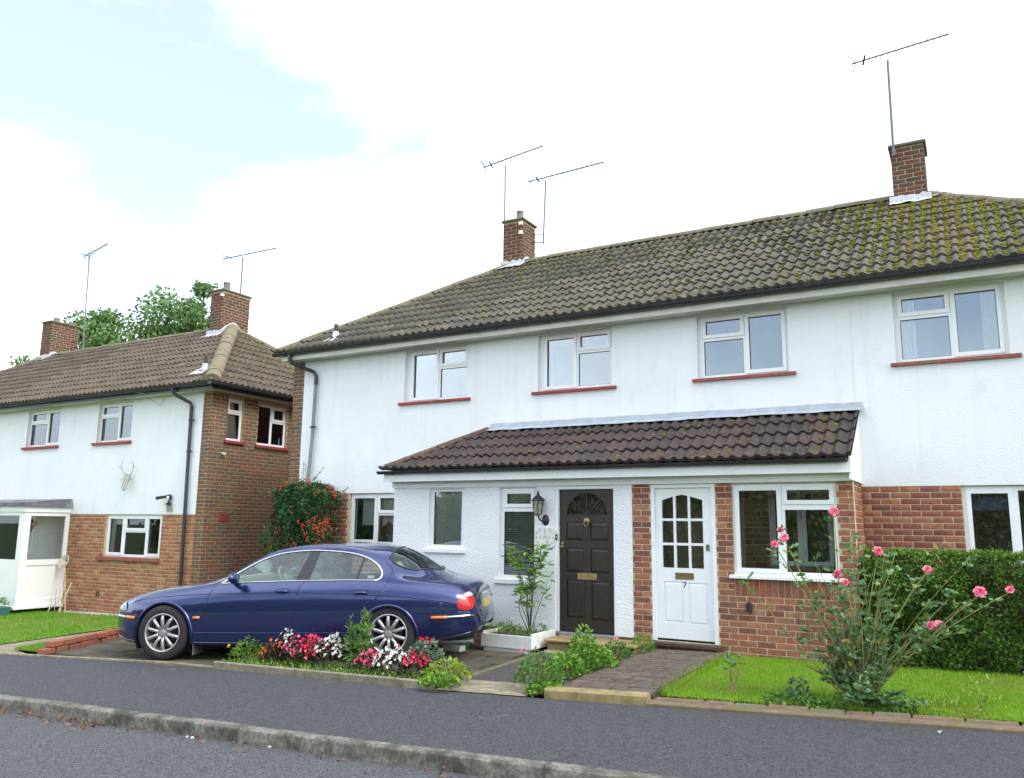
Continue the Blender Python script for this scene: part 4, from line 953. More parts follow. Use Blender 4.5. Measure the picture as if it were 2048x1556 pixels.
# ---- wall lantern
lan = empty('wall_lantern', (-5.33, PY, 1.70), 'black coach lantern on bracket beside the brown front door', 'lantern')
lx, ly = -5.385, PY-.13
mb = MB(); mb.lathe([(.0, .035), (.03, .03), (.055, .01), (.06, 0)], frame((-5.325, PY-.012, 1.70), (1,0,0), (0,0,1.35), (0,-1,0)), 14); mb.tube([(-5.325, PY-.03, 1.68), (-5.33, PY-.08, 1.675), (lx+.02, ly+.01, 1.71), (lx, ly, 1.77)], .012, 8); mb.build('bracket', M['blackmetal'], lan, smooth='auto')
mb = MB(); mb.lathe([(.0, -.008), (.05, 0), (.058, .012), (.0, .012)], Matrix.Translation((lx, ly, 1.765)), 6); mb.lathe([(.115, .205), (.10, .225), (.07, .25), (.035, .275), (.018, .29), (.026, .305), (.010, .325), (.014, .335), (.0, .36)], Matrix.Translation((lx, ly, 1.765)), 6); mb.lathe([(.085, .2), (.115, .205)], Matrix.Translation((lx, ly, 1.765)), 6)
for k in range(6):
    t = k*math.pi/3; mb.tube([(lx+.055*math.cos(t), ly+.055*math.sin(t), 1.775), (lx+.088*math.cos(t), ly+.088*math.sin(t), 1.97)], .006, 5)
mb.build('lamp_body', M['blackmetal'], lan)
M['lampglass'] = glassmat('lantern_glass', (.75, .72, .6), .06)
mb = MB(); mb.lathe([(.052, .012), (.084, .2)], Matrix.Translation((lx, ly, 1.765)), 6); mb.build('lamp_glass', M['lampglass'], lan)
mb = MB(); mb.lathe([(0, .02), (.02, .04), (.028, .08), (.02, .12), (0, .14)], Matrix.Translation((lx, ly, 1.765)), 10); mb.build('bulb', M['net'], lan, smooth=True)
# ---- name plaque and bell push
M['plaque'] = pm('cream_plaque', (.66, .66, .62), .5, .06, 30); M['ink'] = pm('grey_lettering', (.22, .24, .24), .7, .1, 20); M['inkbrown'] = pm('faded_leaf_print', (.25, .19, .17), .7, .2, 40)
pq = empty('name_plaque', (-5.325, PY, 1.33), 'cream scalloped house name plaque above the climbing rose beside the door', 'sign')
pw, phh = .165, .145; out = []
for i in range(40):
    t = 2*math.pi*i/40; c_, n_ = math.cos(t), math.sin(t); r_ = 1+.05*math.cos(4*t+math.pi)
    out.append((pw*math.copysign(abs(c_)**.62, c_)*r_, phh*math.copysign(abs(n_)**.62, n_)*r_))
PQ = frame((-5.325, PY-.02, 1.455), (1,0,0), (0,0,1), (0,-1,0)); mb = MB(); mb.prism(out, PQ, .014); mb.build('board', M['plaque'], pq)
PT = FRONT(-5.325, PY-.0345, 1.455)
text('lettering', '5', .085, PT @ Matrix.Translation((0, .085, 0)), M['ink'], pq, .0006)
text('lettering', 'IL BILL', .062, PT @ Matrix.Translation((.0, .005, 0)), M['ink'], pq, .0006)
text('lettering', 'VE', .052, PT @ Matrix.Translation((.04, -.06, 0)), M['ink'], pq, .0006)
mb = MB()
for sx_, sy_ in ((-1, 1), (1, 1), (1, -1), (-1, -1)):
    for k in range(4):
        t = k/3; x, y = sx_*(.07+.06*t), sy_*(.115-.055*t); mb.prism([(x-.012, y-.006*sy_), (x, y+.008*sy_), (x+.012, y+.003), (x, y-.009*sy_)], FRONT(-5.325, PY-.0338, 1.455), .0005)
mb.build('leaf_print', M['inkbrown'], pq)
for sx_ in (-1, 1): mb = MB(); mb.lathe([(0, .006), (.009, .004), (.01, 0)], FRONT(-5.325+sx_*.135, PY-.034, 1.455), 10); mb.build('screw', M['blackmetal'], pq)
mb = MB(); mb.bbox(-5.163, -5.138, PY-.024, PY-.004, 1.425, 1.51, .006); bl = mb.build('bell_push', M['blackmetal']); tag(bl, 'small black door bell push with white button on the white door frame', 'door bell')
mb = MB(); mb.lathe([(0, .004), (.008, .003), (.009, 0)], FRONT(-5.15, PY-.024, 1.468), 10); mb.build('button', M['upvc'], bl)
# ---- aerials on the chimneys
yagi('tv_aerial', 'taller aerial on a pale mast, on the hip side of the paired-aerial chimney', (-8.30, 2.95, 7.50), (-8.30, 2.95, 9.27), (-8.75, 2.78, 9.26), (-7.50, 3.15, 9.63), bracket=(-8.16, 2.95))
yagi('tv_aerial', 'shorter aerial with longer boom, on the ridge side of the paired-aerial chimney', (-7.50, 3.2, 7.45), (-7.45, 3.2, 8.84), (-7.82, 3.1, 8.86), (-6.22, 3.45, 9.10), bracket=(-7.70, 3.1))
yagi('tv_aerial', 'very tall leaning aerial strapped to the chimney above the mossy roof end', (-.75, 2.42, 7.55), (-.74, 2.42, 9.22), (-1.27, 2.3, 9.25), (.16, 2.6, 9.52), bracket=(-.75, 2.5))
# ================================================================ neighbouring house on the left
XL, XR = -27.2, -13.44; lS, lE, lR = 4.28, 4.42, 6.53; lOV = .28
nb = empty('house', (-18, 0, G(-18, 0)), 'neighbouring house with brown brick side wall and clean brown tiled roof', 'house')
wl = [(-19.94, -18.63, 3.36, 4.24), (-17.18, -15.97, 3.36, 4.24)]
mb = MB(); plate(mb, rect(XL, -13.70, 1.772, lS+.03), [rect(*w) for w in wl], -.13, 0, FM); mb.build('render_wall', M['render'], nb)
LW = (-16.55, -14.70, .872, 1.765)
mb = MB(); plate(mb, rect(XL, -13.70, -.6, 1.772), [rect(*LW)], -.16, -.009, FM); nbw = mb.build('brick_wall', M['mortar'], nb)
mb = MB(); plate(mb, rect(-13.70, XR-.006, -.6, lS+.03), [], -.05, -.009, FM); q1 = mb.build('corner_pier', M['mortar2'], nb)
SM = frame((XR, 0, 0), (0,1,0), (0,0,1), (1,0,0))
sw = [(.42, .845, 3.31, 4.20), (1.26, 2.12, 3.29, 4.19)]
mb = MB(); plate(mb, rect(.006, 5.4, -.6, lS+.03), [rect(*w) for w in sw], -.14, -.009, SM); sdw = mb.build('side_wall', M['mortar2'], nb)
mb = MB(); mb.quad((XL, 0, -.6), (XL, 5.4, -.6), (XL, 5.4, lS), (XL, 0, lS)); mb.quad((XL, 5.4, -.6), (XR-.02, 5.4, -.6), (XR-.02, 5.4, lS), (XL, 5.4, lS)); mb.quad((XL, 0.02, lS+.015), (XR-.02, 0.02, lS+.015), (XR-.02, 5.4, lS+.015), (XL, 5.4, lS+.015)); mb.build('outer_walls', M['brickwall_far'], nb)
BN = Pieces('brick', BV, BF, M['brick_brown'])
lay_bricks(BN, nbw, (0, .009, -.33), (1,0,0), (0,-1,0), -18.3, -13.70, 0, 2.10, [(LW[0], LW[1], LW[2]+.33-.06, 2.2)], .005, mat=M['brick_orange'])
lay_bricks(BN, q1, (-13.70, .009, -.33), (1,0,0), (0,-1,0), 0, .264, 0, lS+.33, depth=.005)
lay_bricks(BN, sdw, (XR-.009, 0, -.33), (0,1,0), (1,0,0), 0, 3.4, 0, lS+.33, [(a, b, c+.33-.05, d+.5) for a, b, c, d in sw], depth=.005, off=.11)
lay_bricks(BN, sdw, (XR-.009, 3.4, -.33), (0,1,0), (1,0,0), 0, 2.0, 0, lS+.33, depth=.005, off=.11)
def lt(a, b, c, d, left_tall, fr_=.5, tz=.66): return lights2(a, b, left_tall, c, d, fr_, c+(d-c)*tz)
window(nb, FM, *wl[0], lt(*wl[0], False, .55), sill=(-20.03, -18.58, 3.30, 3.358, .055, 'sill_red'))
window(nb, FM, *wl[1], lt(*wl[1], False, .55), sill=(-17.27, -15.92, 3.30, 3.358, .055, 'sill_red'))
lwn = window(nb, FM, *LW, [(-16.49, -15.98, .93, 1.71, 's'), (-15.92, -15.25, 1.45, 1.71, 's'), (-15.92, -15.25, .93, 1.39, 'f'), (-15.19, -14.76, .93, 1.71, 's')], inset=.05, sill=(-16.75, -14.68, .80, .868, .05, 'sill_worn'), glass='glass_low', roommat='room_dark')
for zz, s_ in ((1.27, .055), (1.15, .045)):        # hanging heart ornaments
    mb = MB(); pts = [(s_*.9*math.sin(t)**3, s_*.075*(13*math.cos(t)-5*math.cos(2*t)-2*math.cos(3*t)-math.cos(4*t))) for t in np.linspace(0, 2*math.pi, 25)[:-1]]
    mb.prism(pts, FRONT(-15.6, .12, zz), .01); mb.build('heart_ornament', M['net'], lwn)
for a, b, c, d in sw:
    if b-a < .6: L_ = [(a+.05, b-.05, c+.05, c+.56, 'f'), (a+.05, b-.05, c+.62, d-.05, 's')]
    else: L_ = [(a+.05, a+.40, c+.05, d-.05, 'f'), (a+.46, b-.05, c+.05, c+.52, 'f'), (a+.46, b-.05, c+.58, d-.05, 's')]
    window(nb, SM, a, b, c, d, L_, inset=.07, sill=(a-.06, b+.06, c-.06, c-.002, .05, 'sill_red'), room=.7, glass='glass_clear')
    mb = MB(); mb.quad(*[SM @ Vector(q) for q in ((a, c, -.125), (b, c, -.125), (b, d, -.125), (a, d, -.125))]); mb.build('backing_blind', M['greywall'], nb)  # added grey plane, makes the panes show a paler interior than the room
mb = MB(); mb.box(1.86, 1.93, .16, .25, 3.36, 3.5, frame((0,0,0), (0,1,0), (-1,0,0), (0,0,1)) if 0 else None) if 0 else mb.lathe([(.016, 0), (.016, .12), (.008, .15), (.008, .18)], Matrix.Translation((XR-.10, 1.98, 3.35)), 10); M['bluebottle'] = pm('blue_plastic', (.05, .22, .62), .4, .1); tag(mb.build('bottle', M['bluebottle'], None, smooth='auto'), 'blue bottle on the inner sill of the upper side window', 'bottle')
# eaves
mb = MB(); mb.box(XL, XR+.28, -lOV+.02, 0, lS, lS+.018); mb.box(XR, XR+.28, 0.0, 5.6, lS+.0005, lS+.0175); mb.build('soffit', M['cream'], nb)
mb = MB(); mb.box(XL, XR+.30, -lOV-.003, -lOV+.02, lS-.012, lE-.01); mb.box(XR+.28, XR+.303, -lOV+.021, 5.6, lS-.012, lE-.01); mb.build('fascia', M['blackmetal'], nb)
gutter_run(nb, (XL, -lOV-.062, lE-.03), (XR+.36, -lOV-.062, lE-.03), .058, M['gutter'], (0,-1,0), .92)
gutter_run(nb, (XR+.362, -lOV-.12, lE-.03), (XR+.362, 5.6, lE-.03), .058, M['gutter'], (1,0,0), .92)
mb = MB(); mb.tube([(-14.24, -lOV-.06, lE-.08), (-14.24, -lOV-.06, lE-.16), (-14.22, -.26, lE-.22), (-14.02, -.07, lE-.36), (-13.995, -.055, lE-.44), (-13.93, -.055, 1.2), (-13.90, -.055, -.25)], .036, 10); dpn = mb.build('downpipe', M['gutter'], nb, smooth='auto')
for z in (3.7, 3.05, .62):
    mb = MB(); mb.lathe([(.044, -.025), (.044, .025)], Matrix.Translation((-13.93-.065*(z-1.2)/2.8, -.055, z)), 10); mb.box(-14.03, -13.86, -.07, -.05, z-.012, z+.012); mb.build('pipe_clip', M['gutter'], dpn)
# roof
leR, leL = XR+.32, XL-.3; yE2 = -lOV-.04; yR2 = yE2+3.12; yB2 = 2*yR2-yE2
nR, nL = Vector((-16.25, yR2, lR)), Vector((-24.2, yR2, lR)); nA, nB, nC, nD = Vector((leL, yE2, lE)), Vector((leR, yE2, lE)), Vector((leR, yB2, lE)), Vector((leL, yB2, lE))
mb = MB(); mb.add([p+Vector((0,0,-.012)) for p in (nA, nB, nC, nD, nL, nR)], [(0,1,5,4), (1,2,5), (2,3,4,5), (3,0,4)]); nroof = mb.build('roof', M['ridge'], nb)
vn = (nL-Vector((nL.x, yE2, lE))); gn = vn.length/11; vn.normalize(); TN = Pieces('tile', tile_geo(.30, gn)[0], TF, M['tile_left']); cutn = []
lay_tiles(TN, nroof, Vector((leL, yE2-.05, lE-.03)), (1,0,0), vn, leR-leL, 11, .30, gn, slope_clips(nA, nL, nB, nR, Vector((-20, yE2+1, 0))), .07, cutn)
vs2 = (nR-Vector((leR, yR2, lE))); g2 = vs2.length/11; vs2.normalize(); TN2 = Pieces('tile', tile_geo(.30, g2)[0], TF, M['tile_left'])
lay_tiles(TN2, nroof, nB+Vector((.04, 0, -.03)), (0,1,0), vs2, yB2-yE2, 11, .30, g2, slope_clips(nB, nR, nC, nR, Vector((leR-.5, yR2, 0))), .05, cutn)
vs3 = (nL-Vector((leL, yR2, lE))); g3 = vs3.length/11; vs3.normalize(); TN3 = Pieces('tile', tile_geo(.30, g3)[0], TF, M['tile_left'])
lay_tiles(TN3, nroof, nD, (0,-1,0), vs3, yB2-yE2, 11, .30, g3, slope_clips(nD, nL, nA, nL, Vector((leL+.5, yR2, 0))), .05, cutn)
cut_tiles(cutn, 'tile', M['tile_left'], nroof); finish([TN, TN2, TN3])
M['hip_left'] = pm('pale_hip_tile', (.185, .155, .108), .93, .25, 8, .6, 60, col2=(.20,.18,.06), c2s=5, c2r=(.52, .7))
ridge_run(nroof, nL, nR, .11, M['ridge']); ridge_run(nroof, nB+Vector((-.02,.02,.02)), nR, .155, M['hip_left'], .42, 10, .8); ridge_run(nroof, nC, nR, .11, M['ridge']); ridge_run(nroof, nA, nL, .11, M['ridge']); ridge_run(nroof, nD, nL, .11, M['ridge'])
def fmn():
    x = random.uniform(-24, -13.5); s_ = random.random()
    if random.random() > .1+.9*sstep((s_-.75)/.2): return None
    yy = yE2+3.12*s_; 
    if x > leR-(leR-nR.x)*s_-.1 or x < leL+(nL.x-leL)*s_+.1: return None
    return (x, yy, lE+(yy-yE2)*(lR-lE)/3.12+.03), 1.0
moss_on(nroof, fmn, 420, 'moss', M['moss_dark'], .02, .05)
def fmn2():
    s_ = random.random(); y = random.uniform(yE2, yB2)
    if random.random() > .12+.88*math.exp(-((s_-.55)/.3)**2)*(1 if y > yR2 else .1): return None
    if abs(y-yR2) > (1-s_)*3.0: return None
    x = leR-(leR-nR.x)*s_; return (x, y, lE+(lR-lE)*s_+.035), 1.0
moss_on(nroof, fmn2, 380, 'moss', M['moss'], .02, .05)
pz = lE+(.15-yE2)*(lR-lE)/3.12
mb = MB(); mb.tube([(-13.92, .15, pz-.1), (-13.92, .15, pz+.34)], .045, 12); mb.build('vent_pipe', M['gutter'], nroof, smooth='auto')
mb = MB(); mb.lathe([(.055, .18), (.08, .06), (.12, .03)], Matrix.Translation((-13.92, .15, pz)), 12); nn_ = Vector((0, -(lR-lE), 3.12)).normalized(); mb.prism([(-.24, -.24), (.14, -.24), (.14, .14), (-.24, .14)], frame(Vector((-13.92, .15, pz+.025))+nn_*.03, (1,0,0), vn, nn_), .012); mb.build('pipe_flashing', M['lead_pale'], nroof)
cC = chimney(nb, -16.68, -16.23, 2.42, 3.30, 6.2, 7.44, [(-16.36, 2.62, .085, .22, 'potclay')], P=BN)
cD = chimney(nb, -24.42, -23.95, 2.62, 3.5, 6.2, 7.56, [(-24.1, 2.85, .09, .13, 'potclay'), (-24.15, 3.2, .14, .05, 'potred')], P=BN)
for st_, (x0, x1, y0) in ((cC, (-16.68, -16.23, 2.42)), (cD, (-24.42, -23.95, 2.62))):
    mb = MB(); zf_ = lE+(y0-yE2)*(lR-lE)/3.12; vs_ = []
    for i in range(9):
        x = x0-.07+(x1-x0+.14)*i/8; vs_ += [(x, y0-.015, zf_+.15+random.uniform(-.02, .02)), (x, y0-.018, zf_+.05), (x, y0-.18, zf_-.05+random.uniform(0, .015))]
    mb.add(vs_, [(3*i+j, 3*i+3+j, 3*i+4+j, 3*i+1+j) for i in range(8) for j in range(2)]); vs_ = []
    for i in range(9):
        y = y0+.11*i; zz = min(lE+(y-yE2)*(lR-lE)/3.12, lR-abs(y-yR2)*(.0)); zz = zz if y < yR2 else lR-(y-yR2)*(lR-lE)/3.12
        if x1 > nR.x: zz = min(zz, lR-(x1-nR.x)*.67)
        vs_ += [(x1+.015, y, zz+.17+random.uniform(-.02, .02)), (x1+.02, y, zz+.05), (x1+.20, y, zz-.03)]
    mb.add(vs_, [(3*i+j, 3*i+3+j, 3*i+4+j, 3*i+1+j) for i in range(8) for j in range(2)]); mb.build('chimney_flashing', M['lead_pale'], st_)
mb = MB(); mb.box(-16.27, -16.21, 2.37, 2.43, 7.28, 7.35); mb.build('cable_clips', M['upvc'], cC)
finish([BN], hidden=lambda p: p.z > 6 and p.y > 3.1)
yagi('tv_aerial', 'aerial standing on the neighbouring chimney with the tall grey pot', (-16.22, 2.95, 7.49), (-16.22, 2.95, 8.46), (-16.8, 2.8, 8.47), (-15.2, 3.1, 8.60))
ay = yagi('tv_aerial', 'tall aerial with grid reflector beside the far red chimney of the neighbouring house', (-23.35, 3.3, 6.85), (-23.5, 3.3, 9.78), (-23.62, 3.2, 9.74), (-22.85, 3.45, 10.12), n_el=22, elen=.26, bracket=(-23.95, 3.3))
mb = MB()
for i in range(9): mb.tube([(-23.85+.02*i*0, 3.0, 9.42+.1*i), (-23.25, 3.6, 9.42+.1*i-.06)], .004, 4)
for t in (0, .5, 1): mb.tube([(-23.85+.6*t, 3.0+.6*t, 9.40), (-23.85+.6*t, 3.0+.6*t, 10.25)], .004, 4)
mb.build('grid_reflector', M['alu'], ay)
# side wall details
mb = MB(); plate(mb, rect(.40, .62, 1.64, 1.80), [rect(.42+.04*i, .445+.04*i, 1.66+.03*j, 1.675+.03*j) for i in range(5) for j in range(4)], 0.004, .016, SM); M['airbrick'] = pm('red_air_brick', (.30, .05, .055), .7, .2, 20); mb.build('air_brick', M['airbrick'], nb)
mb = MB(); mb.tube([(XR, .34, 3.02), (XR+.09, .34, 3.01)], .03, 10); mb.build('pipe_stub', M['plaque'], nb)
mb = MB(); mb.lathe([(.055, .0), (.055, .012), (.04, .012), (.04, -.05)], FRONT(-16.60, -.002, .075), 16); mb.build('vent_hole', M['blackmetal'], nb)
# ---- glazed porch at the left edge of the picture
GX, GY, gz0, gz1 = -17.86, -1.02, -.20, 1.80
gp = empty('glazed_porch', (-19.5, -.5, -.26), 'white glazed porch with lead flat roof against the left house', 'porch')
GSM = frame((GX, 0, 0), (0,1,0), (0,0,1), (1,0,0)); GFM = FRONT(0, GY, 0)
mb = MB(); plate(mb, rect(GY, -.002, gz0, gz1), [rect(GY+.14, -.10, .78, 1.72), rect(GY+.14, -.10, gz0+.14, .66)], -.06, 0, GSM, back=True); mb.build('side_frame', M['upvc'], gp)
mb = MB(); mb.box(GY+.13, -.09, .77, 1.73, -.035, -.03, GSM); mb.build('pane', M['glass_low'], gp)
mb = MB(); mb.box(GY+.13, -.09, gz0+.13, .67, -.035, -.022, GSM); mb.build('lower_panel', M['upvc'], gp)
mb = MB(); plate(mb, rect(-21.0, GX-.062, gz0, gz1), [rect(-20.4, -18.05, .78, 1.72)], -.06, -.001, GFM, back=True); mb.build('front_frame', M['upvc'], gp)
mb = MB(); mb.box(-20.41, -18.04, .77, 1.73, -.035, -.03, GFM); mb.build('pane', M['glass_low'], gp)
mb = MB(); mb.box(-21.0, GX+.05, GY-.05, -.001, gz0-.05, gz0-.001); mb.build('base_sill', M['upvc'], gp)
mb = MB(); mb.box(-21.0, GX+.03, GY-.03, -.001, gz1+.001, gz1+.12); mb.build('roof_fascia', M['upvc'], gp)
mb = MB(); mb.add([(-21, GY-.09, gz1+.121), (GX+.09, GY-.09, gz1+.121), (GX+.09, -.001, gz1+.121), (-21, -.001, gz1+.121), (-21, GY-.09, gz1+.20), (GX+.09, GY-.09, gz1+.20), (GX+.02, -.001, gz1+.31), (-21, -.001, gz1+.31)], [(0,3,2,1),(4,5,6,7),(0,1,5,4),(1,2,6,5),(2,3,7,6),(3,0,4,7)]); M['roofing'] = pm('dark_lead_roof', (.10, .10, .115), .5, .25, 4, .4, 14, spec=.5, col2=(.28,.29,.33), c2s=2); mb.build('flat_roof', M['roofing'], gp)
mb = MB(); mb.box(-20.9, -17.93, -.03, -.012, -.1, 1.78); mb.build('inner_wall', M['upvc'], gp)
mb = MB(); mb.box(-18.9, -18.1, -.75, -.35, .3, .62); mb.build('shelf_unit', M['net'], gp)
M['umbrella'] = rmat('printed_cloth', [(.7,.66,.62), (.55,.10,.12), (.75,.55,.05), (.12,.25,.55), (.65,.35,.5)], .7, .2, 6)
mb = MB()
for i in range(9): mb.lathe([(.03+.012*i*.5, 0), (.04+.006*i, .09)], frame((-18.95+.085*i, -.62, .86+.082*i), (.7,0,-.7), (0,1,0), (.7,0,.7)), 10); mb.rnd += [i*.37 % 1]*20
ub = mb.build('umbrella', M['umbrella'], None, smooth=True); tag(ub, 'folded colourful printed umbrella hanging inside the glazed porch', 'umbrella')
mb = MB(); mb.add([(-18.35, -.5, .62), (-18.0, -.72, .62), (-17.98, -.3, .62), (-18.1, -.45, .72), (-18.25, -.5, .70)], [(0,1,3,4), (1,2,3), (2,0,4,3), (0,2,1)]); tag(mb.build('folded_coat', M['dark']), 'dark bundle lying on the shelf inside the glazed porch', 'coat')
# ---- flood light, louvre vent, wire stag head
fl = empty('flood_light', (-14.50, -.02, 2.02), 'black twin security light with white lens above the louvre vent', 'security light')
mb = MB(); mb.lathe([(.0, .06), (.055, .05), (.062, 0)], FRONT(-14.47, -.03, 2.12), 16); mb.tube([(-14.50, -.07, 2.14), (-14.72, -.16, 2.10)], [.028, .036], 10); mb.tube([(-14.47, -.03, 2.10), (-14.48, -.05, 2.0), (-14.53, -.08, 1.98)], .016, 8); mb.box(-14.51, -14.44, -.05, -.001, 1.97, 2.03); mb.build('lamp_body', M['blackmetal'], fl, smooth='auto')
mb = MB(); mb.lathe([(0, .014), (.03, .010), (.042, 0)], FRONT(-14.465, -.085, 2.105), 14); mb.build('lens', M['upvc'], fl, smooth=True)
mb = MB(); plate(mb, rect(-14.56, -14.38, 1.83, 2.0), [rect(-14.545, -14.395, 1.845+.024*i, 1.861+.024*i) for i in range(6)], 0, .025, FM); mb.box(-14.545, -14.395, 1.84, 1.99, .001, .008, FM); M['vent'] = pm('beige_vent', (.42, .40, .34), .7, .1); tag(mb.build('louvre_vent', M['vent']), 'beige louvred wall vent on the white render', 'vent')
M['wire'] = pm('pale_wicker_wire', (.42, .40, .33), .8, .15, 20)
st = empty('stag_head', (-15.85, -.02, 2.2), 'pale wire stag head with antlers hung on the white render', 'ornament')
mb = MB()
for a in np.linspace(0, 2*math.pi, 9)[:-1]:
    mb.tube([(-15.86+.075*math.cos(a), -.06+.04*math.sin(a), 2.62), (-15.84+.06*math.cos(a), -.10+.05*math.sin(a), 2.48), (-15.82+.05*math.cos(a), -.16+.04*math.sin(a), 2.34), (-15.81+.02*math.cos(a), -.16+.02*math.sin(a), 2.27)], .006, 5)
for z, r_ in ((2.6, .078), (2.5, .066), (2.4, .056), (2.31, .045)): mb.tube([(-15.845+r_*math.cos(t), -.09+.6*r_*math.sin(t), z) for t in np.linspace(0, 2*math.pi, 11)], .005, 5)
mb.build('head', M['wire'], st)
for s_ in (-1, 1):
    mb = MB(); mb.tube([(-15.85+s_*.04, -.05, 2.62), (-15.85+s_*.16, -.07, 2.66), (-15.85+s_*.205, -.10, 2.78), (-15.85+s_*.18, -.10, 2.90)], .009, 6); mb.tube([(-15.85+s_*.20, -.09, 2.74), (-15.85+s_*.27, -.12, 2.80)], .006, 5); mb.build('antler', M['wire'], st)
    mb = MB(); mb.tube([(-15.85+s_*.06, -.06, 2.58), (-15.85+s_*.17, -.09, 2.53), (-15.85+s_*.21, -.1, 2.49), (-15.85+s_*.15, -.08, 2.50), (-15.85+s_*.06, -.06, 2.55)], .006, 5); mb.build('ear', M['wire'], st)
mb = MB(); mb.tube([(-16.16, -.3, lE+.05), (-15.2, -.33, lE-.12), (-15.15, -.2, lE-.22), (-15.0, -.05, lE-.35), (-14.92, -.02, lE-.2)], .006, 5); mb.box(-15.25, -15.05, -.36, -.30, lE-.02, lE+.06); mb.build('cable_loop', M['vent'], nb)
# net and stick leaning by the porch
nt_ = empty('landing_net', (-17.1, -.35, G(-17.1, -.35)), 'pale hand net on a yellow cane leaning beside the glazed porch', 'net')
M['cane'] = pm('yellow_cane', (.50, .40, .16), .7, .15, 20); M['netting'] = pm('pale_netting', (.55, .52, .40), .9, .2, 30)
z0 = G(-17, -.4)
mb = MB(); mb.tube([(-17.02, -.42, z0), (-17.55, -.2, z0+.98)], .011, 6); mb.build('cane', M['cane'], nt_)
mb = MB()
for k in range(7): mb.tube([(-17.63+.17*math.cos(t)*(1-.1*k), -.2+.05*math.sin(t)+.01*k, z0+1.06+.14*math.sin(t)*(1-.12*k)) for t in np.linspace(0, 2*math.pi, 15)], .007, 4)
mb.build('hoop', M['netting'], nt_)
mb = MB()
for i in range(7): mb.tube([(-17.5+random.uniform(-.25, .3), -.35+random.uniform(-.1, .1), z0), (-17.45+random.uniform(-.3, .4), -.3, z0+random.uniform(.3, .7))], .008, 4)
mb.build('sticks', M['netting'], nt_)
# low brick wall between drive and verge
lwb = empty('low_brick_wall', (-11.25, -3.75, G(-11.25, -3.75)), 'low two-course red brick garden wall beside the driveway', 'wall')
p0, p1 = Vector((-11.0, -4.50, 0)), Vector((-11.85, -2.2, 0)); t = (p1-p0).normalized(); nrm = Vector((t.y, -t.x, 0)); L = (p1-p0).length
M['brick_garden'] = rmat('garden_brick', [(.30,.09,.06), (.17,.09,.065), (.36,.115,.075), (.13,.085,.065), (.33,.10,.065)], .9, .35, 18, soft=((.13,.12,.07), 3, .52, .7, .7))
for c in range(2):
    x = -.02 if c == 0 else .10
    while x < L:
        bl_ = random.uniform(.20, .24); d = random.uniform(-.02, .02); q = p0+t*(x+bl_/2); zz = G(q.x, q.y)-.01+c*.085+random.uniform(-.004, .004)
        mb = MB(); mb.bbox(-bl_/2+.006, bl_/2-.006, -.055, .055, 0, .076, .008); o = mb.build('brick', M['brick_garden'], None)
        o.matrix_basis = Matrix.Translation((q.x+nrm.x*d, q.y+nrm.y*d, zz)) @ Matrix.Rotation(math.atan2(t.y, t.x)+random.uniform(-.06, .06), 4, 'Z'); attach(o, lwb)
        x += bl_+.012
# ================================================================ blue saloon car
phi = rad(22)
def pchip(xs, ys):
    xs = np.array(xs, float); ys = np.array(ys, float); o = np.argsort(xs); xs, ys = xs[o], ys[o]
    h = np.diff(xs); d = np.diff(ys)/h; m = np.zeros(len(xs)); m[0], m[-1] = d[0], d[-1]
    for i in range(1, len(xs)-1):
        if d[i-1]*d[i] > 0: w1, w2 = 2*h[i]+h[i-1], h[i]+2*h[i-1]; m[i] = (w1+w2)/(w1/d[i-1]+w2/d[i])
    def f(x):
        x = max(xs[0], min(xs[-1], x)); i = int(min(max(np.searchsorted(xs, x)-1, 0), len(xs)-2)); t = (x-xs[i])/h[i]
        return ((1+2*t)*(1-t)**2)*ys[i]+t*(1-t)**2*h[i]*m[i]+t*t*(3-2*t)*ys[i+1]+t*t*(t-1)*h[i]*m[i+1]
    return f
tab = lambda l, k: pchip([p[0] for p in l], [p[k] for p in l])
fW = tab([(2.43,.24), (2.39,.38), (2.30,.52), (2.2,.62), (2.05,.73), (1.85,.825), (1.6,.875), (1.2,.895), (.5,.905), (-.5,.91), (-1.2,.91), (-1.6,.905), (-2.0,.885), (-2.25,.845), (-2.42,.775), (-2.50,.70), (-2.56,.57), (-2.60,.36)], 1)
fB = tab([(2.43,.40), (2.40,.32), (2.3,.24), (2.1,.20), (1.9,.19), (1.0,.17), (0,.165), (-1.0,.17), (-1.8,.22), (-2.2,.27), (-2.5,.32), (-2.6,.42)], 1)
fC = tab([(2.43,.50), (2.41,.58), (2.38,.66), (2.3,.725), (2.15,.775), (1.95,.82), (1.7,.87), (1.4,.912), (1.15,.938), (1.05,.95), (.9,1.02), (.63,1.16), (.36,1.283), (.09,1.368), (-.27,1.42), (-.7,1.432), (-1.05,1.417), (-1.3,1.388), (-1.5,1.335), (-1.7,1.24), (-1.85,1.145), (-2.0,1.05), (-2.08,1.022), (-2.2,.995), (-2.4,.95), (-2.47,.922), (-2.50,.86), (-2.53,.72), (-2.55,.61), (-2.58,.565), (-2.60,.50)], 1)
s5 = [(2.43,.18,.49), (2.3,.43,.66), (2.1,.60,.715), (1.85,.725,.765), (1.5,.77,.825), (1.1,.79,.88), (.8,.80,.915), (.3,.815,.948), (-.3,.822,.962), (-.95,.822,.968), (-1.36,.812,.965), (-1.7,.795,.952), (-2.0,.77,.925), (-2.25,.725,.885), (-2.42,.665,.83), (-2.5,.58,.74), (-2.55,.47,.58), (-2.60,.3,.48)]
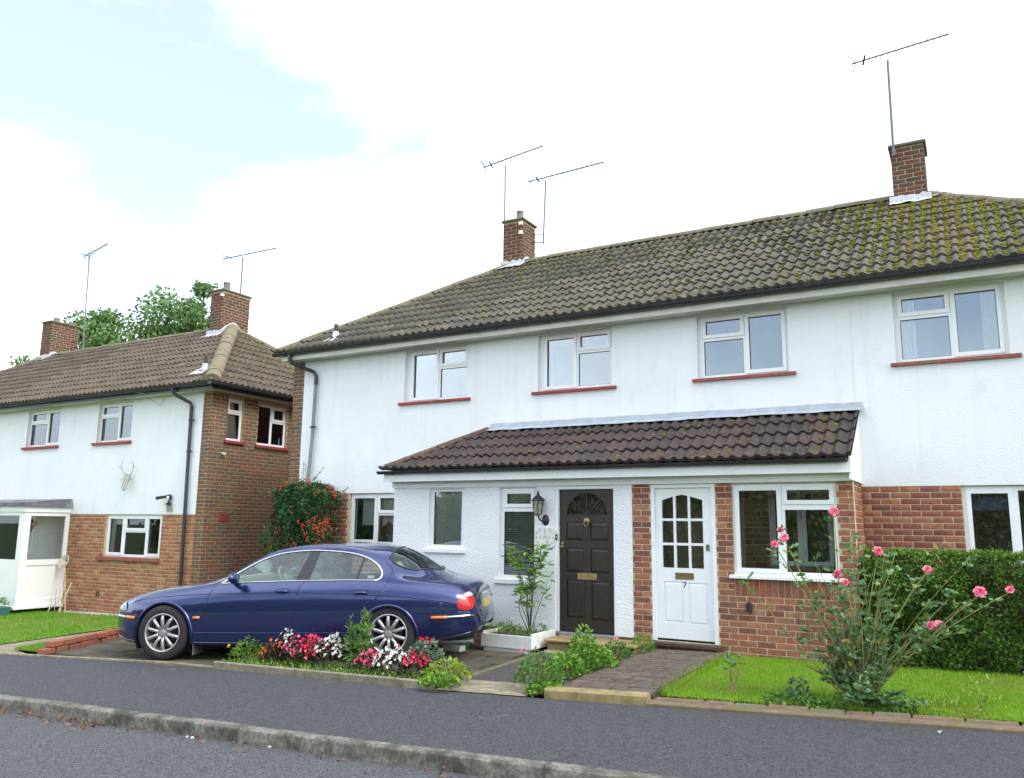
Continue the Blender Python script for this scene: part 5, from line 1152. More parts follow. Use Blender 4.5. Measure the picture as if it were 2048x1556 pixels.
s6 = [(2.43,.10,.495), (2.3,.31,.70), (2.1,.46,.755), (1.85,.56,.812), (1.5,.60,.875), (1.1,.645,.918), (.88,.71,.945), (.72,.705,1.0), (.55,.68,1.09), (.3,.635,1.228), (.07,.60,1.315), (-.15,.585,1.348), (-.45,.58,1.363), (-.87,.58,1.335), (-1.1,.585,1.28), (-1.3,.595,1.195), (-1.5,.61,1.095), (-1.7,.62,1.018), (-1.85,.625,.985), (-2.0,.615,.965), (-2.2,.585,.945), (-2.4,.53,.90), (-2.5,.45,.80), (-2.55,.36,.595), (-2.6,.2,.49)]
y5, z5, y6, z6 = tab(s5, 1), tab(s5, 2), tab(s6, 1), tab(s6, 2)
_cc = {}
def ctrl(X):
    k = round(X, 4)
    if k in _cc: return _cc[k]
    w, b, c = fW(X), fB(X), fC(X); a5, b5, a6, b6 = y5(X), z5(X), y6(X), z6(X); H = b5-b
    P = np.array([(w-.10, b), (w-.03, b+.05*min(1, H/.5)), (w-.004, b+H*.30), (w, b+H*.55), (w-.018, b+H*.81), (a5, b5), (a6, b6), (a6*.55, c-(c-b6)*.22), (0, c)])
    _cc[k] = P; return P
def S(X, t):
    P = ctrl(X); t = max(0, min(8, t)); i = min(int(t), 7); f = t-i
    p0 = P[max(i-1, 0)]; p1, p2 = P[i], P[i+1]; p3 = P[i+2] if i < 7 else np.array((-P[7][0], P[7][1]))
    m1 = (p2-p0)*.5; m2 = (p3-p1)*.5
    if i == 0: m1 = p2-p1
    for m_ in (m1, m2):
        L = np.linalg.norm(p2-p1)*1.25; n_ = np.linalg.norm(m_)
        if n_ > L: m_ *= L/n_
    q = (2*f**3-3*f*f+1)*p1+(f**3-2*f*f+f)*m1+(-2*f**3+3*f*f)*p2+(f**3-f*f)*m2
    return Vector((X, q[0], q[1]))
def tz(X, z, lo=0.0, hi=6.6):
    a, b = lo, hi
    for _ in range(22):
        m = (a+b)/2
        if S(X, m).z < z: a = m
        else: b = m
    return (a+b)/2
def nrmS(X, t):
    e = .01; du = S(min(X+e, 2.43), t)-S(max(X-e, -2.6), t); dv = S(X, min(t+.05, 8))-S(X, max(t-.05, 0)); n = du.cross(dv)
    if n.length < 1e-9: return Vector((0, 1, 0))
    n.normalize(); return n if (n.y > 0 or n.z > .5) else -n
gx, gy = -8.027, -2.798
gF, gR_ = G(-9.4, -4.0), G(-6.6, -3.2)
CZ = G(-9.05, -4.15)*.5+G(-6.35, -3.06)*.5; 
tilt = math.atan2(G(-9.05, -4.15)-G(-6.35, -3.06), 2.91)
CM = Matrix.Translation((gx, gy, CZ)) @ Matrix.Rotation(math.pi+phi, 4, 'Z') @ Matrix.Rotation(-tilt, 4, 'Y')
M['paint'] = pm('metallic_blue_paint', (.023, .034, .13), .25, .04, 600, metal=.65, spec=.5, coat=1.0)
M['chrome'] = pm('chrome_trim', (.75, .76, .78), .12, .02, 10, metal=1.0)
M['carglass'] = glassmat('green_tinted_glass', (.74, .88, .81), .04, (.85, .95, 1.0))
M['pillar'] = pm('black_pillar_trim', (.035, .033, .040), .45, .05, 10)
M['rubber'] = pm('tyre_rubber', (.028, .028, .030), .75, .15, 40, .3, 150)
M['alloy'] = pm('silver_alloy', (.42, .41, .415), .38, .08, 30, metal=.6)
M['disc'] = pm('brake_dust', (.05, .05, .055), .6, .2, 20, metal=.3)
M['redlens'] = pm('red_tail_lens', (.50, .010, .016), .3, .3, 40, spec=.6, coat=.8)
M['clearlens'] = pm('clear_lens', (.45, .44, .46), .3, .1, 30, spec=.6, coat=.8)
M['headlens'] = pm('dark_headlight_lens', (.10, .11, .14), .1, .1, 30, spec=.6, coat=1)
M['amber'] = pm('amber_lens', (.75, .20, .02), .2, .08, 40, spec=.5, coat=.6)
M['leather'] = pm('cream_leather', (.62, .60, .47), .6, .06, 8)
M['dashboard'] = pm('dark_dashboard', (.05, .05, .055), .6, .1, 8)
M['plateyellow'] = pm('yellow_number_plate', (.46, .39, .13), .4, .05, 10)
M['flap'] = pm('grey_mud_flap', (.10, .10, .105), .7, .15, 10)
car = bpy.data.objects.new('car', None); COL.objects.link(car); car.matrix_basis = CM; car.empty_display_size = .3
tag(car, 'dark blue saloon car with silver alloy wheels parked on the driveway', 'car')
def cb(mb, name, mat, parent=car, smooth='auto', fixn=False, mir=False):
    mb.v = [CM @ Vector(p) for p in mb.v]; return mb.build(name, mat, parent, smooth=smooth, fixn=fixn)
sm_loop = lambda pts, n=4, closed=True: pts
def dense(pts, step=.03, closed=True):
    out = []; m = len(pts)
    for i in range(m if closed else m-1):
        a, b = Vector(pts[i]), Vector(pts[(i+1) % m]); k = max(1, int((b-a).length/step))
        out += [tuple(a.lerp(b, j/k)) for j in range(k)]
    if not closed: out.append(tuple(pts[-1]))
    return out
def cr_curve(pts, n=6, closed=False):
    P = [Vector(p) for p in pts]; m = len(P); out = []
    for i in range(m if closed else m-1):
        p0, p1, p2, p3 = (P[(i-1) % m], P[i], P[(i+1) % m], P[(i+2) % m]) if closed else (P[max(i-1, 0)], P[i], P[i+1], P[min(i+2, m-1)])
        for j in range(n):
            t = j/n; out.append(tuple(.5*((2*p1)+(p2-p0)*t+(2*p0-5*p1+4*p2-p3)*t*t+(3*p1-p0-3*p2+p3)*t**3)))
    if not closed: out.append(tuple(P[-1]))
    return out
TS = .15
dom = lambda X, z: Vector((X, tz(X, z)*TS))
top = cr_curve([(.74,.936), (.55,1.062), (.30,1.203), (.07,1.288), (-.15,1.322), (-.45,1.337), (-.87,1.306), (-1.1,1.247), (-1.25,1.168), (-1.335,1.085), (-1.352,1.02), (-1.31,.972)], 5)
bot = [(-1.31,.972), (-.95,.978), (-.3,.972), (.3,.958), (.74,.936)]
DLO = top + dense(bot, .05, False)[1:-1]
arcF = [(1.4545+.38*math.cos(a), .325+.38*math.sin(a)) for a in np.linspace(-.45, math.pi+.45, 40)]
arcR = [(-1.475+.352*math.cos(a), .315+.352*math.sin(a)) for a in np.linspace(-.35, math.pi+.35, 40)]
doorF = dense([(.82,.905), (.868,.80), (.88,.52), (.85,.26), (-.262,.26), (-.262,.46), (-.292,.75), (-.317,.885), (-.375,.958), (.3,.946), (.7,.922)], .05)
doorR = dense([(-.375,.958), (-.317,.885), (-.292,.75), (-.262,.46), (-.262,.26), (-1.10,.26), (-1.09,.42), (-1.13,.53), (-1.25,.68), (-1.405,.87), (-1.44,.953), (-.95,.964)], .05)
bumpR = dense([(-1.83,.585), (-2.33,.605), (-2.48,.60), (-2.58,.54), (-2.59,.50), (-2.5,.34), (-1.80,.24)], .05)
bumpF = dense([(1.83,.565), (2.15,.56), (2.36,.56), (2.40,.52), (2.38,.36), (2.1,.22), (1.83,.21)], .05)
bp = [(-.25,.972), (-.395,1.40), (-.52,1.40), (-.432,.972)]; bp2 = [(-1.025,.975), (-1.088,1.33), (-1.118,1.33), (-1.062,.975)]
ws = dense([(1.02,8.0), (.99,7.3), (.90,6.62), (.80,6.22), (.5,6.18), (.24,6.24), (.17,7), (.13,8.0)], .06); ws = [(a, min(b, 8.0)) for a, b in ws]
rs = dense([(-1.42,8.0), (-1.40,7), (-1.375,6.45), (-1.45,6.26), (-1.6,6.28), (-1.75,6.48), (-1.86,6.85), (-1.94,7.35), (-1.97,8.0)], .06)
P2, E2_ = [], []
def addloop(pts, raw=False):
    b = len(P2)
    for a, c in pts: P2.append(Vector((a, c*TS)) if raw else dom(a, c))
    E2_.extend((b+i, b+(i+1) % len(pts)) for i in range(len(pts)))
for lp in (DLO, arcF, arcR, doorF, doorR, bumpR, bumpF): addloop(lp)
for lp in (ws, rs): addloop(lp, True)
bpt = [(x, tz(x, z)*TS) for x, z in dense(bp, .04)]
for lp in (dense(bp, .06), dense(bp2, .06)): addloop(lp)
xg = np.concatenate((np.linspace(-2.6, -2.3, 16), np.linspace(-2.25, 2.05, 76), np.linspace(2.1, 2.43, 14)))
for X in xg:
    for t in np.linspace(0, 8, 41): P2.append(Vector((float(X)+random.uniform(-1e-4, 1e-4)*(abs(X) < 2.4), float(t)*TS)))
res = delaunay_2d_cdt(P2, E2_, [], 0, 1e-5); v2, fs = res[0], res[2]
dl = lambda lp, raw=False: [((a, c*TS) if raw else tuple(dom(a, c))) for a, c in lp]
L_dlo, L_aF, L_aR, L_dF, L_dR, L_bR, L_bF, L_ws, L_rs, L_bp, L_bp2 = dl(DLO), dl(arcF), dl(arcR), dl(doorF), dl(doorR), dl(bumpR), dl(bumpF), dl(ws, 1), dl(rs, 1), dl(dense(bp, .06)), dl(dense(bp2, .06))
reg = {}
for f in fs:
    c = (sum(v2[i].x for i in f)/3, sum(v2[i].y for i in f)/3)
    if c[0] < -2.6 or c[0] > 2.43 or c[1] < 0 or c[1] > 8*TS: continue
    if c[1] < 5*TS and (inside(c, L_aF) or inside(c, L_aR)): continue
    if (c[0]-1.4545)**2+(S(c[0], c[1]/TS).z-.325)**2 < .376**2 and c[1] < 4.6*TS: continue
    if (c[0]+1.475)**2+(S(c[0], c[1]/TS).z-.315)**2 < .348**2 and c[1] < 4.6*TS: continue
    if inside(c, L_ws): k = 'windscreen'
    elif inside(c, L_rs): k = 'rear_screen'
    elif inside(c, L_dlo): k = 'centre_pillar' if inside(c, L_bp) else 'quarter_bar' if inside(c, L_bp2) else ('front_side_window' if c[0] > -.33 else ('rear_side_window' if c[0] > -1.07 else 'quarter_window'))
    elif inside(c, L_bR): k = 'rear_bumper'
    elif inside(c, L_bF): k = 'front_bumper'
    elif inside(c, L_dF): k = 'front_door'
    elif inside(c, L_dR): k = 'rear_door'
    else: k = 'body'
    reg.setdefault(k, []).append(f)
V3 = [S(p.x, p.y/TS) for p in v2]
def region(k, mats, both, name=None, parent=car, sides=(1, -1)):
    out = []
    def one(sg, mb):
        ids = {}; vs_ = []; ff = []
        for f in reg[k]:
            q = []
            for i in f:
                if i not in ids: ids[i] = len(vs_); vs_.append(Vector((V3[i].x, V3[i].y*sg, V3[i].z)))
                q.append(ids[i])
            ff.append(tuple(q) if sg > 0 else tuple(reversed(q)))
        mb.add(vs_, ff)
    def orient(o):
        me = o.data; bm = bmesh.new(); bm.from_mesh(me); bmesh.ops.remove_doubles(bm, verts=bm.verts, dist=1e-4); bmesh.ops.recalc_face_normals(bm, faces=bm.faces)
        bm.faces.ensure_lookup_table(); c = sum((f.calc_center_median() for f in bm.faces), Vector())/len(bm.faces)
        bm.to_mesh(me); bm.free(); me.polygons.foreach_set('use_smooth', [True]*len(me.polygons)); me.update()
    if both:
        mb = MB(); one(1, mb); one(-1, mb); o = cb(mb, name or k, mats, parent, smooth=True); orient(o); out.append(o)
    else:
        for sg in sides: mb = MB(); one(sg, mb); o = cb(mb, name or k, mats, parent, smooth=True); orient(o); out.append(o)
    return out
region('body', M['paint'], True); fd = region('front_door', M['paint'], False, 'door'); rd = region('rear_door', M['paint'], False, 'door')
region('rear_bumper', M['paint'], True); region('front_bumper', M['paint'], False)
region('windscreen', M['carglass'], True); region('rear_screen', M['carglass'], True)
for k in ('front_side_window', 'rear_side_window', 'quarter_window'): region(k, M['carglass'], False, 'side_window')
region('centre_pillar', M['pillar'], False); region('quarter_bar', M['pillar'], False)
def on(X, z, off=.0, sg=1):
    t = tz(X, z); p = S(X, t)+nrmS(X, t)*off; return Vector((p.x, p.y*sg, p.z))
def line(pts, r, name, mat, off=0, parent=car, sides=(1, -1), flat=1.0, smooth=True, raw=False):
    for sg in sides:
        mb = MB(); q = []
        for a, c in pts:
            if raw: p = S(a, c)+nrmS(a, c)*off; q.append(Vector((p.x, p.y*sg, p.z)))
            else: q.append(on(a, c, off, sg))
        mb.tube(q, r, 6, flat=flat); cb(mb, name, mat, parent, smooth=smooth)
dd = lambda p, s_=.05, c=False: dense(p, s_, c)
line(top, .0125, 'chrome_strip', M['chrome'], .002); line(dd(bot), .0085, 'chrome_strip', M['chrome'], .003)
for p in (dd([(.82,.905), (.868,.80), (.88,.52), (.85,.26)]), dd([(-.375,.958), (-.317,.885), (-.292,.75), (-.262,.46), (-.262,.26)]), dd([(-1.36,1.17), (-1.435,1.13), (-1.465,1.07), (-1.44,.953), (-1.405,.87), (-1.25,.68), (-1.16,.57)]), dd([(.85,.26), (-.262,.26), (-1.08,.26)])): line(p, .0035, 'panel_seam', M['dark'], -.0008)
line(dd([(1.98,.70), (1.85,.735), (1.55,.775), (1.22,.797), (.78,.818), (0,.83), (-.35,.83), (-.98,.816), (-1.2,.806), (-1.73,.774), (-2.05,.735), (-2.30,.70)]), .0045, 'waist_shade', M['dark'], -.0012)  # shade of the swage crease, drawn as a dark line on the paint
line(dd([(-1.84,.588), (-2.33,.607), (-2.48,.60)]), .0028, 'panel_seam', M['dark'], -.0005); line(dd([(1.82,.567), (2.15,.562), (2.36,.56)]), .0028, 'panel_seam', M['dark'], -.0005)
line([(a, b) for a, b in ws], .010, 'screen_seal', M['pillar'], .0, raw=True); line([(a, b) for a, b in rs], .012, 'screen_seal', M['pillar'], .0, raw=True)
line(dd([(1.04,.225), (0,.222), (-1.08,.215)]), .012, 'sill_trim', M['paint'], .003); line(dd([(1.05,.345), (0,.348), (-1.08,.354)]), .006, 'door_crease', M['paint'], -.001)
line(dd([(-2.03,.537), (-2.22,.54), (-2.45,.55), (-2.52,.553)]), .017, 'bumper_strip', M['chrome'], .004); line(dd([(2.03,.52), (2.2,.522), (2.34,.525)]), .017, 'bumper_strip', M['chrome'], .004)
line(dd([(-2.01,.536), (-2.20,.539)]), .0195, 'side_marker', M['amber'], .005); line(dd([(1.885,.518), (2.05,.52)]), .022, 'side_marker', M['amber'], .004, flat=1.0); line(dd([(.955,.53), (1.04,.53)]), .018, 'side_repeater', M['amber'], .003)
line(dd([(-1.88,.245), (-2.2,.29), (-2.45,.345), (-2.52,.37)]), .009, 'bumper_crease', M['paint'], .001); line(dd([(1.85,.225), (2.1,.24), (2.3,.27)]), .009, 'bumper_crease', M['paint'], .001)
# flared arch lips
line([(1.4545+.392*math.cos(a), .325+.392*math.sin(a)) for a in np.linspace(-.12, math.pi+.12, 36)], .022, 'arch_lip', M['paint'], -.006); line([(-1.475+.364*math.cos(a), .315+.364*math.sin(a)) for a in np.linspace(-.12, math.pi+.12, 36)], .022, 'arch_lip', M['paint'], -.006)
def patch(loop, off, name, mat, parent=car, sides=(1, -1), bulge=0):
    lp = cr_curve(loop, 4, True); P = [dom(a, c) for a, c in lp]; n = len(P); E = [(i, (i+1) % n) for i in range(n)]; cx = sum(p.x for p in P)/n; cy = sum(p.y for p in P)/n
    for r_ in (.75, .5, .25): P += [Vector((cx+(p.x-cx)*r_, cy+(p.y-cy)*r_)) for p in P[:n]]
    P.append(Vector((cx, cy))); r_ = delaunay_2d_cdt(P, E, [], 0, 1e-6); q2, qf = r_[0], r_[2]; lp2 = [tuple(p) for p in P[:n]]
    qf = [f for f in qf if inside((sum(q2[i].x for i in f)/3, sum(q2[i].y for i in f)/3), lp2)]
    rm = max((Vector((p.x-cx, p.y-cy))).length for p in P[:n])
    for sg in sides:
        mb = MB(); vs_ = []
        for p in q2:
            t = p.y/TS; d = Vector((p.x-cx, p.y-cy)).length/rm; w = S(p.x, t)+nrmS(p.x, t)*(off+bulge*(1-d*d)); vs_.append((w.x, w.y*sg, w.z))
        mb.add(vs_, qf); cb(mb, name, mat, parent, smooth=True)
patch([(-2.315,.70), (-2.355,.785), (-2.43,.825), (-2.475,.78), (-2.495,.68), (-2.47,.625), (-2.40,.617), (-2.335,.64)], .006, 'tail_light', M['redlens'], bulge=.012)
patch([(-2.385,.785), (-2.43,.818), (-2.468,.782), (-2.43,.765)], .018, 'reversing_light', M['clearlens'])
patch([(2.06,.62), (2.12,.69), (2.24,.69), (2.29,.64), (2.22,.59), (2.12,.585)], .005, 'headlight', M['headlens'], bulge=.012)
for (a, b, z_), par in (((-.035, -.185, .842), fd), ((-1.05, -1.20, .825), rd)):
    for sg, o in zip((1, -1), par):
        mb = MB(); q = [on(a+(b-a)*i/6, z_, .020+.008*math.sin(math.pi*i/6), sg) for i in range(7)]; mb.tube(q, [.014, .019, .021, .021, .021, .019, .014], 8); cb(mb, 'handle', M['paint'], o, smooth=True)
        mb = MB(); c0 = ((a+b)/2, z_+.004); mb.tube([on(c0[0]+.105*math.cos(t), c0[1]+.034*math.sin(t), .0, sg) for t in np.linspace(0, math.pi, 12)], .003, 5); cb(mb, 'handle_recess', M['dark'], o)
# mirrors
for sg in (1, -1):
    mb = MB(); Mm = frame((.52, .985*sg, 1.02), (.5, .12*sg, 0), (0, 1, 0), (0, 0, 1)); vs_ = []
    bm = bmesh.new(); bmesh.ops.create_uvsphere(bm, u_segments=14, v_segments=9, radius=1)
    for v in bm.verts: v.co = Vector((v.co.x*.075+(.02 if v.co.x < 0 else 0), v.co.y*.105, v.co.z*.068)); v.co.x = max(v.co.x, -.045); v.co += Vector((.475, .985*sg, 1.018))
    bm.verts.index_update(); mb.add([v.co.copy() for v in bm.verts], [tuple(v.index for v in f.verts) for f in bm.faces]); bm.free()
    mb.tube([(.56, .80*sg, .965), (.52, .90*sg, .985), (.49, .95*sg, 1.0)], [.035, .03, .028], 8); cb(mb, 'wing_mirror', M['paint'], smooth=True)
# tail end: plate, plinth, exhaust; nose: grille
mb = MB(); mb.bbox(-2.563, -2.545, -.25, .22, .605, .70, .004); cb(mb, 'number_plate', M['plateyellow'])
mb = MB(); mb.tube([(-2.525, -.3, .765), (-2.54, 0, .775), (-2.525, .3, .765)], .022, 8); mb.box(-2.55, -2.5, -.33, .33, .585, .76); cb(mb, 'boot_plinth', M['chrome'])
mb = MB(); mb.tube([(-2.1, .55, .215), (-2.47, .55, .225)], .034, 12, cap=False); cb(mb, 'exhaust', M['steel']); mb = MB(); mb.tube([(-2.1, -.55, .215), (-2.47, -.55, .225)], .034, 12, cap=False); cb(mb, 'exhaust', M['steel'])
mb = MB(); mb.tube([(2.425, .17*math.cos(t), .585+.10*math.sin(t)) for t in np.linspace(0, 2*math.pi, 25)], .016, 8)
for i in range(7): y = -.13+i*.043; mb.tube([(2.42, y, .50), (2.42, y, .67)], .006, 5)
cb(mb, 'grille', M['chrome'])
for X, nm in ((2.43, 'nose_cap'), (-2.6, 'tail_cap')):
    mb = MB(); q = [S(X, t) for t in np.linspace(0, 8, 25)]; q += [Vector((p.x, -p.y, p.z)) for p in reversed(q[:-1])]; mb.add(q, [tuple(range(len(q)))]); cb(mb, nm, M['paint'])
# underbody and wheel housings
mb = MB(); mb.box(-1.08, 1.03, -.80, .80, .17, .26); mb.box(1.05, 2.2, -.42, .42, .19, .5); mb.box(-2.3, -1.1, -.45, .45, .22, .55); cb(mb, 'underbody', M['dark'])
for cx_, cz_, R_ in ((1.4545, .325, .386), (-1.475, .315, .358)):
    for sg in (1, -1):
        mb = MB(); vs_ = []
        for yy in (.42, .868):
            for a in np.linspace(-.5, math.pi+.5, 22): vs_.append((cx_+R_*math.cos(a), yy*sg, cz_+R_*math.sin(a)))
        mb.add(vs_, [(i, i+1, 23+i, 22+i) for i in range(21)]+[tuple(range(22))]); cb(mb, 'wheel_housing', M['dark'])
for X in (1.045, -1.865):
    for sg in (1, -1): mb = MB(); mb.bbox(X-.008, X+.008, .62*sg if sg > 0 else -.86, .86 if sg > 0 else -.62, .07, .30, .003); cb(mb, 'mud_flap', M['flap'])
# interior
mb = MB(); mb.box(-1.3, 1.0, -.72, .72, .262, .30); cb(mb, 'cabin_floor', M['dashboard'])
mb = MB(); mb.tube([(.72, -.70, .88), (.72, .70, .88)], .13, 12); mb.add([(.60, -.72, .88), (1.0, -.70, .92), (1.0, .70, .92), (.60, .72, .88), (.55, -.72, .45), (.55, .72, .45)], [(0,1,2,3), (0,3,5,4)]); cb(mb, 'dashboard', M['leather'])
def seat(x, y, w, back=.62, hr=True, name='seat'):
    mb = MB(); mb.bbox(x-.02, x+.50, y-w, y+w, .35, .52, .05); o = cb(mb, name, M['leather'], smooth='auto')
    mb = MB(); R_ = Matrix.Translation((x, y, .48)) @ Matrix.Rotation(rad(-17), 4, 'Y'); m0 = MB(); m0.bbox(-.11, .03, -w, w, 0, back, .05); mb.add([R_ @ Vector(p) for p in m0.v], m0.f); cb(mb, 'backrest', M['leather'], o, smooth='auto')
    if hr:
        for yy in ((0,) if w < .4 else (-.34, .34)):
            mb = MB(); m0 = MB(); m0.bbox(-.10, .0, -.13, .13, back+.03, back+.21, .045); mb.add([R_ @ (Vector(p)+Vector((0, yy, 0))) for p in m0.v], m0.f); cb(mb, 'headrest', M['leather'], o, smooth='auto')
seat(-.15, .37, .25); seat(-.15, -.37, .25); seat(-1.02, 0, .62, .52, name='rear_seat')
mb = MB(); mb.box(-1.85, -1.16, -.62, .62, .93, .945); cb(mb, 'parcel_shelf', M['leather'])
mb = MB(); Mw = frame((.36, -.37, .93), (0, 1, 0), (.45, 0, .89), (-.89, 0, .45)); mb.tube([Mw @ Vector((.185*math.cos(t), .185*math.sin(t), 0)) for t in np.linspace(0, 2*math.pi, 25)], .015, 6, cap=False); mb.tube([Mw @ Vector((-.18, 0, 0)), Mw @ Vector((.18, 0, 0))], .02, 6); mb.lathe([(0, .04), (.06, .03), (.08, 0)], Mw, 12); cb(mb, 'steering_wheel', M['leather'], smooth='auto')
mb = MB(); mb.bbox(.30, .36, -.12, .12, 1.24, 1.30, .015); mb.tube([(.36, 0, 1.27), (.34, 0, 1.33)], .012, 6); cb(mb, 'rear_view_mirror', M['dashboard'])
mb = MB(); q = cr_curve([(.34,0,1.22), (.345,.01,1.12), (.34,0,1.05)], 3); mb.tube(q, .006, 5); mb.lathe([(0,0), (.012,.02), (.008,.07), (0,.09)], Matrix.Translation((.34, 0, .97)), 8); cb(mb, 'air_freshener', M['plateyellow'])
mb = MB(); mb.box(-1.17, -1.25, .745, .748, .995, 1.03); cb(mb, 'window_sticker', M['net'])
# wheels
def wheel(x, y, sg, spin):
    r_ = .342; kk = 1.05; root = bpy.data.objects.new('wheel', None); COL.objects.link(root); root.matrix_basis = CM @ Matrix.Translation((x, y, r_)); root.empty_display_size = .1; attach(root, car)
    Wm = CM @ frame((x, y, r_), (1, 0, 0), (0, 0, 1), (0, sg, 0)) @ Matrix.Rotation(spin, 4, 'Z') @ Matrix.Diagonal((kk, kk, 1, 1))
    mb = MB(); mb.lathe([(.218, -.11), (.235, -.113), (.285, -.112), (.313, -.095), (.3235, -.07), (.325, 0), (.3235, .07), (.313, .095), (.285, .112), (.24, .113), (.222, .105), (.218, .09)], Wm, 44); mb.build('tyre', M['rubber'], root, smooth='auto')
    mb = MB(); mb.lathe([(.222, .105), (.226, .112), (.218, .116), (.208, .108), (.203, .09), (.196, .02), (.19, -.1)], Wm, 44); mb.build('rim', M['alloy'], root, smooth='auto')
    for k in range(10):
        a = 2*math.pi*k/10; d = Vector((math.cos(a), math.sin(a), 0)); mb = MB()
        mb.tube([Wm @ (d*.055+Vector((0, 0, .085))), Wm @ (d*.10+Vector((0, 0, .098))), Wm @ (d*.16+Vector((0, 0, .100))), Wm @ (d*.200+Vector((0, 0, .085))), Wm @ (d*.208+Vector((0, 0, .06)))], [.020, .0205, .022, .023, .018], 8); mb.build('spoke', M['alloy'], root, smooth=True)
    mb = MB(); mb.lathe([(.0, .108), (.03, .107), (.034, .100), (.075, .097), (.083, .085), (.083, .04)], Wm, 24); mb.build('hub', M['alloy'], root, smooth='auto')
    for k in range(5):
        a = 2*math.pi*(k+.5)/5; mb = MB(); mb.lathe([(0, .106), (.007, .106), (.008, .098)], Wm @ Matrix.Translation((.056*math.cos(a), .056*math.sin(a), 0)), 8); mb.lathe([(.012, .0985), (.012, .0995), (.008, .0995)], Wm @ Matrix.Translation((.056*math.cos(a), .056*math.sin(a), 0)), 10); mb.build('wheel_bolt', M['dark'], root)
    mb = MB(); mb.lathe([(0, .03), (.15, .03), (.15, .01)], Wm, 28); mb.build('brake_disc', M['disc'], root)
for x in (1.4545, -1.4805):
    wheel(x, .775, 1, .25 if x > 0 else .9); wheel(x, -.775, -1, .1)
# ================================================================ plants
def ray(x, y): return fw + rt*((x-1024)/FPX) - up*((y-778)/FPX)
def pix(x, y, Y):
    d = ray(x, y); return CAM + d*((Y-CAM.y)/d.y)
def pixg(x, y):
    d = ray(x, y); z = 0
    for _ in range(6): P = CAM+d*((z-CAM.z)/d.z); z = G(P.x, P.y)
    return P
def unit(v): return v/np.maximum(np.linalg.norm(v, axis=-1, keepdims=True), 1e-9)
def leafset(P, A, L, W, fold=.25, roll=None, six=False):
    """P roots (n,3), A axes (n,3), L, W arrays -> verts, quads"""
    n = len(P); A = unit(np.asarray(A, float)); R_ = rng.normal(size=(n, 3)) if roll is None else roll
    Sd = unit(np.cross(A, R_)); Nn = np.cross(Sd, A); L = np.broadcast_to(L, n)[:, None]; W = np.broadcast_to(W, n)[:, None]
    if not six:
        V = np.stack((P, P+A*L*.45+Sd*W*.5+Nn*L*fold*.35, P+A*L, P+A*L*.45-Sd*W*.5+Nn*L*fold*.35), 1).reshape(-1, 3)
        F = np.arange(4*n).reshape(n, 4); return V, F, 4
    V = np.stack((P, P+A*L*.3+Sd*W*.42+Nn*L*.06, P+A*L*.68+Sd*W*.40+Nn*L*.05, P+A*L-Nn*L*.10, P+A*L*.68-Sd*W*.40+Nn*L*.05, P+A*L*.3-Sd*W*.42+Nn*L*.06, P+A*L*.3, P+A*L*.68-Nn*L*.02), 1).reshape(-1, 3)
    b = np.arange(n)[:, None, None]*8; q = np.array([(0,6,1,1), (6,7,2,1), (7,3,2,2), (0,5,6,6), (5,4,7,6), (4,3,7,7)])
    q3 = np.array([(0,1,6), (6,1,2), (6,2,7), (7,2,3), (0,6,5), (6,7,4), (6,4,5), (7,3,4)])
    F = (q3[None]+b).reshape(-1, 3); return V, F, 8
def leafobj(name, mat, parent, P, A, L, W, six=False, kind=None, fold=.25):
    P = np.asarray(P, float)
    V, F, k = leafset(P, A, L, W, fold, six=six); o = np_mesh(name, V, F, mat, parent, np.repeat(rng.random(len(P)), k))
    if kind: tag(o, kind=kind)
    return o
GREEN = [(.030,.085,.018), (.045,.115,.022), (.024,.066,.016), (.06,.14,.03), (.036,.095,.020)]
M['leaf_pyra'] = leafmat('pyracantha_leaf', [(.030,.095,.034), (.045,.13,.042), (.022,.07,.028), (.06,.16,.045), (.036,.105,.036)])
M['leaf_hedge'] = leafmat('hedge_leaf', [(.06,.14,.018), (.095,.20,.026), (.042,.105,.016), (.13,.25,.03), (.078,.165,.02)])
M['leaf_hedgetop'] = leafmat('hedge_tip_leaf', [(.14,.26,.02), (.19,.31,.03), (.11,.21,.02)])
M['leaf_rose'] = leafmat('rose_leaf', [(.10,.22,.08), (.18,.32,.18), (.075,.18,.06), (.13,.26,.08), (.24,.28,.06), (.13,.24,.14)], .4)
M['leaf_fresh'] = leafmat('fresh_leaf', [(.13,.29,.03), (.17,.34,.04), (.10,.23,.025), (.21,.36,.05)])
M['leaf_mid'] = leafmat('mid_green_leaf', [(.085,.20,.035), (.12,.26,.045), (.065,.16,.03), (.15,.28,.05)])
M['leaf_bronze'] = leafmat('bronze_leaf', [(.045,.032,.022), (.06,.05,.025), (.03,.03,.018), (.05,.07,.025)])
M['leaf_grey'] = leafmat('grey_green_leaf', [(.12,.19,.12), (.16,.24,.15), (.09,.15,.09)])
M['leaf_lime'] = leafmat('lime_leaf', [(.22,.30,.03), (.28,.35,.05), (.17,.26,.03)])
M['leaf_tree'] = leafmat('tree_leaf', [(.12,.22,.065), (.165,.28,.09), (.085,.165,.05), (.20,.31,.10)])
M['stem'] = pm('green_brown_stem', (.22, .22, .075), .8, .3, 20); M['bark'] = pm('brown_bark', (.07, .05, .035), .9, .3, 20, .5, 60); M['deadstem'] = pm('grey_dead_stem', (.24, .19, .12), .9, .3, 20)
M['berry'] = rmat('orange_red_berry', [(.55,.05,.02), (.62,.08,.025), (.46,.035,.02)], .4, .1, 20, 0)
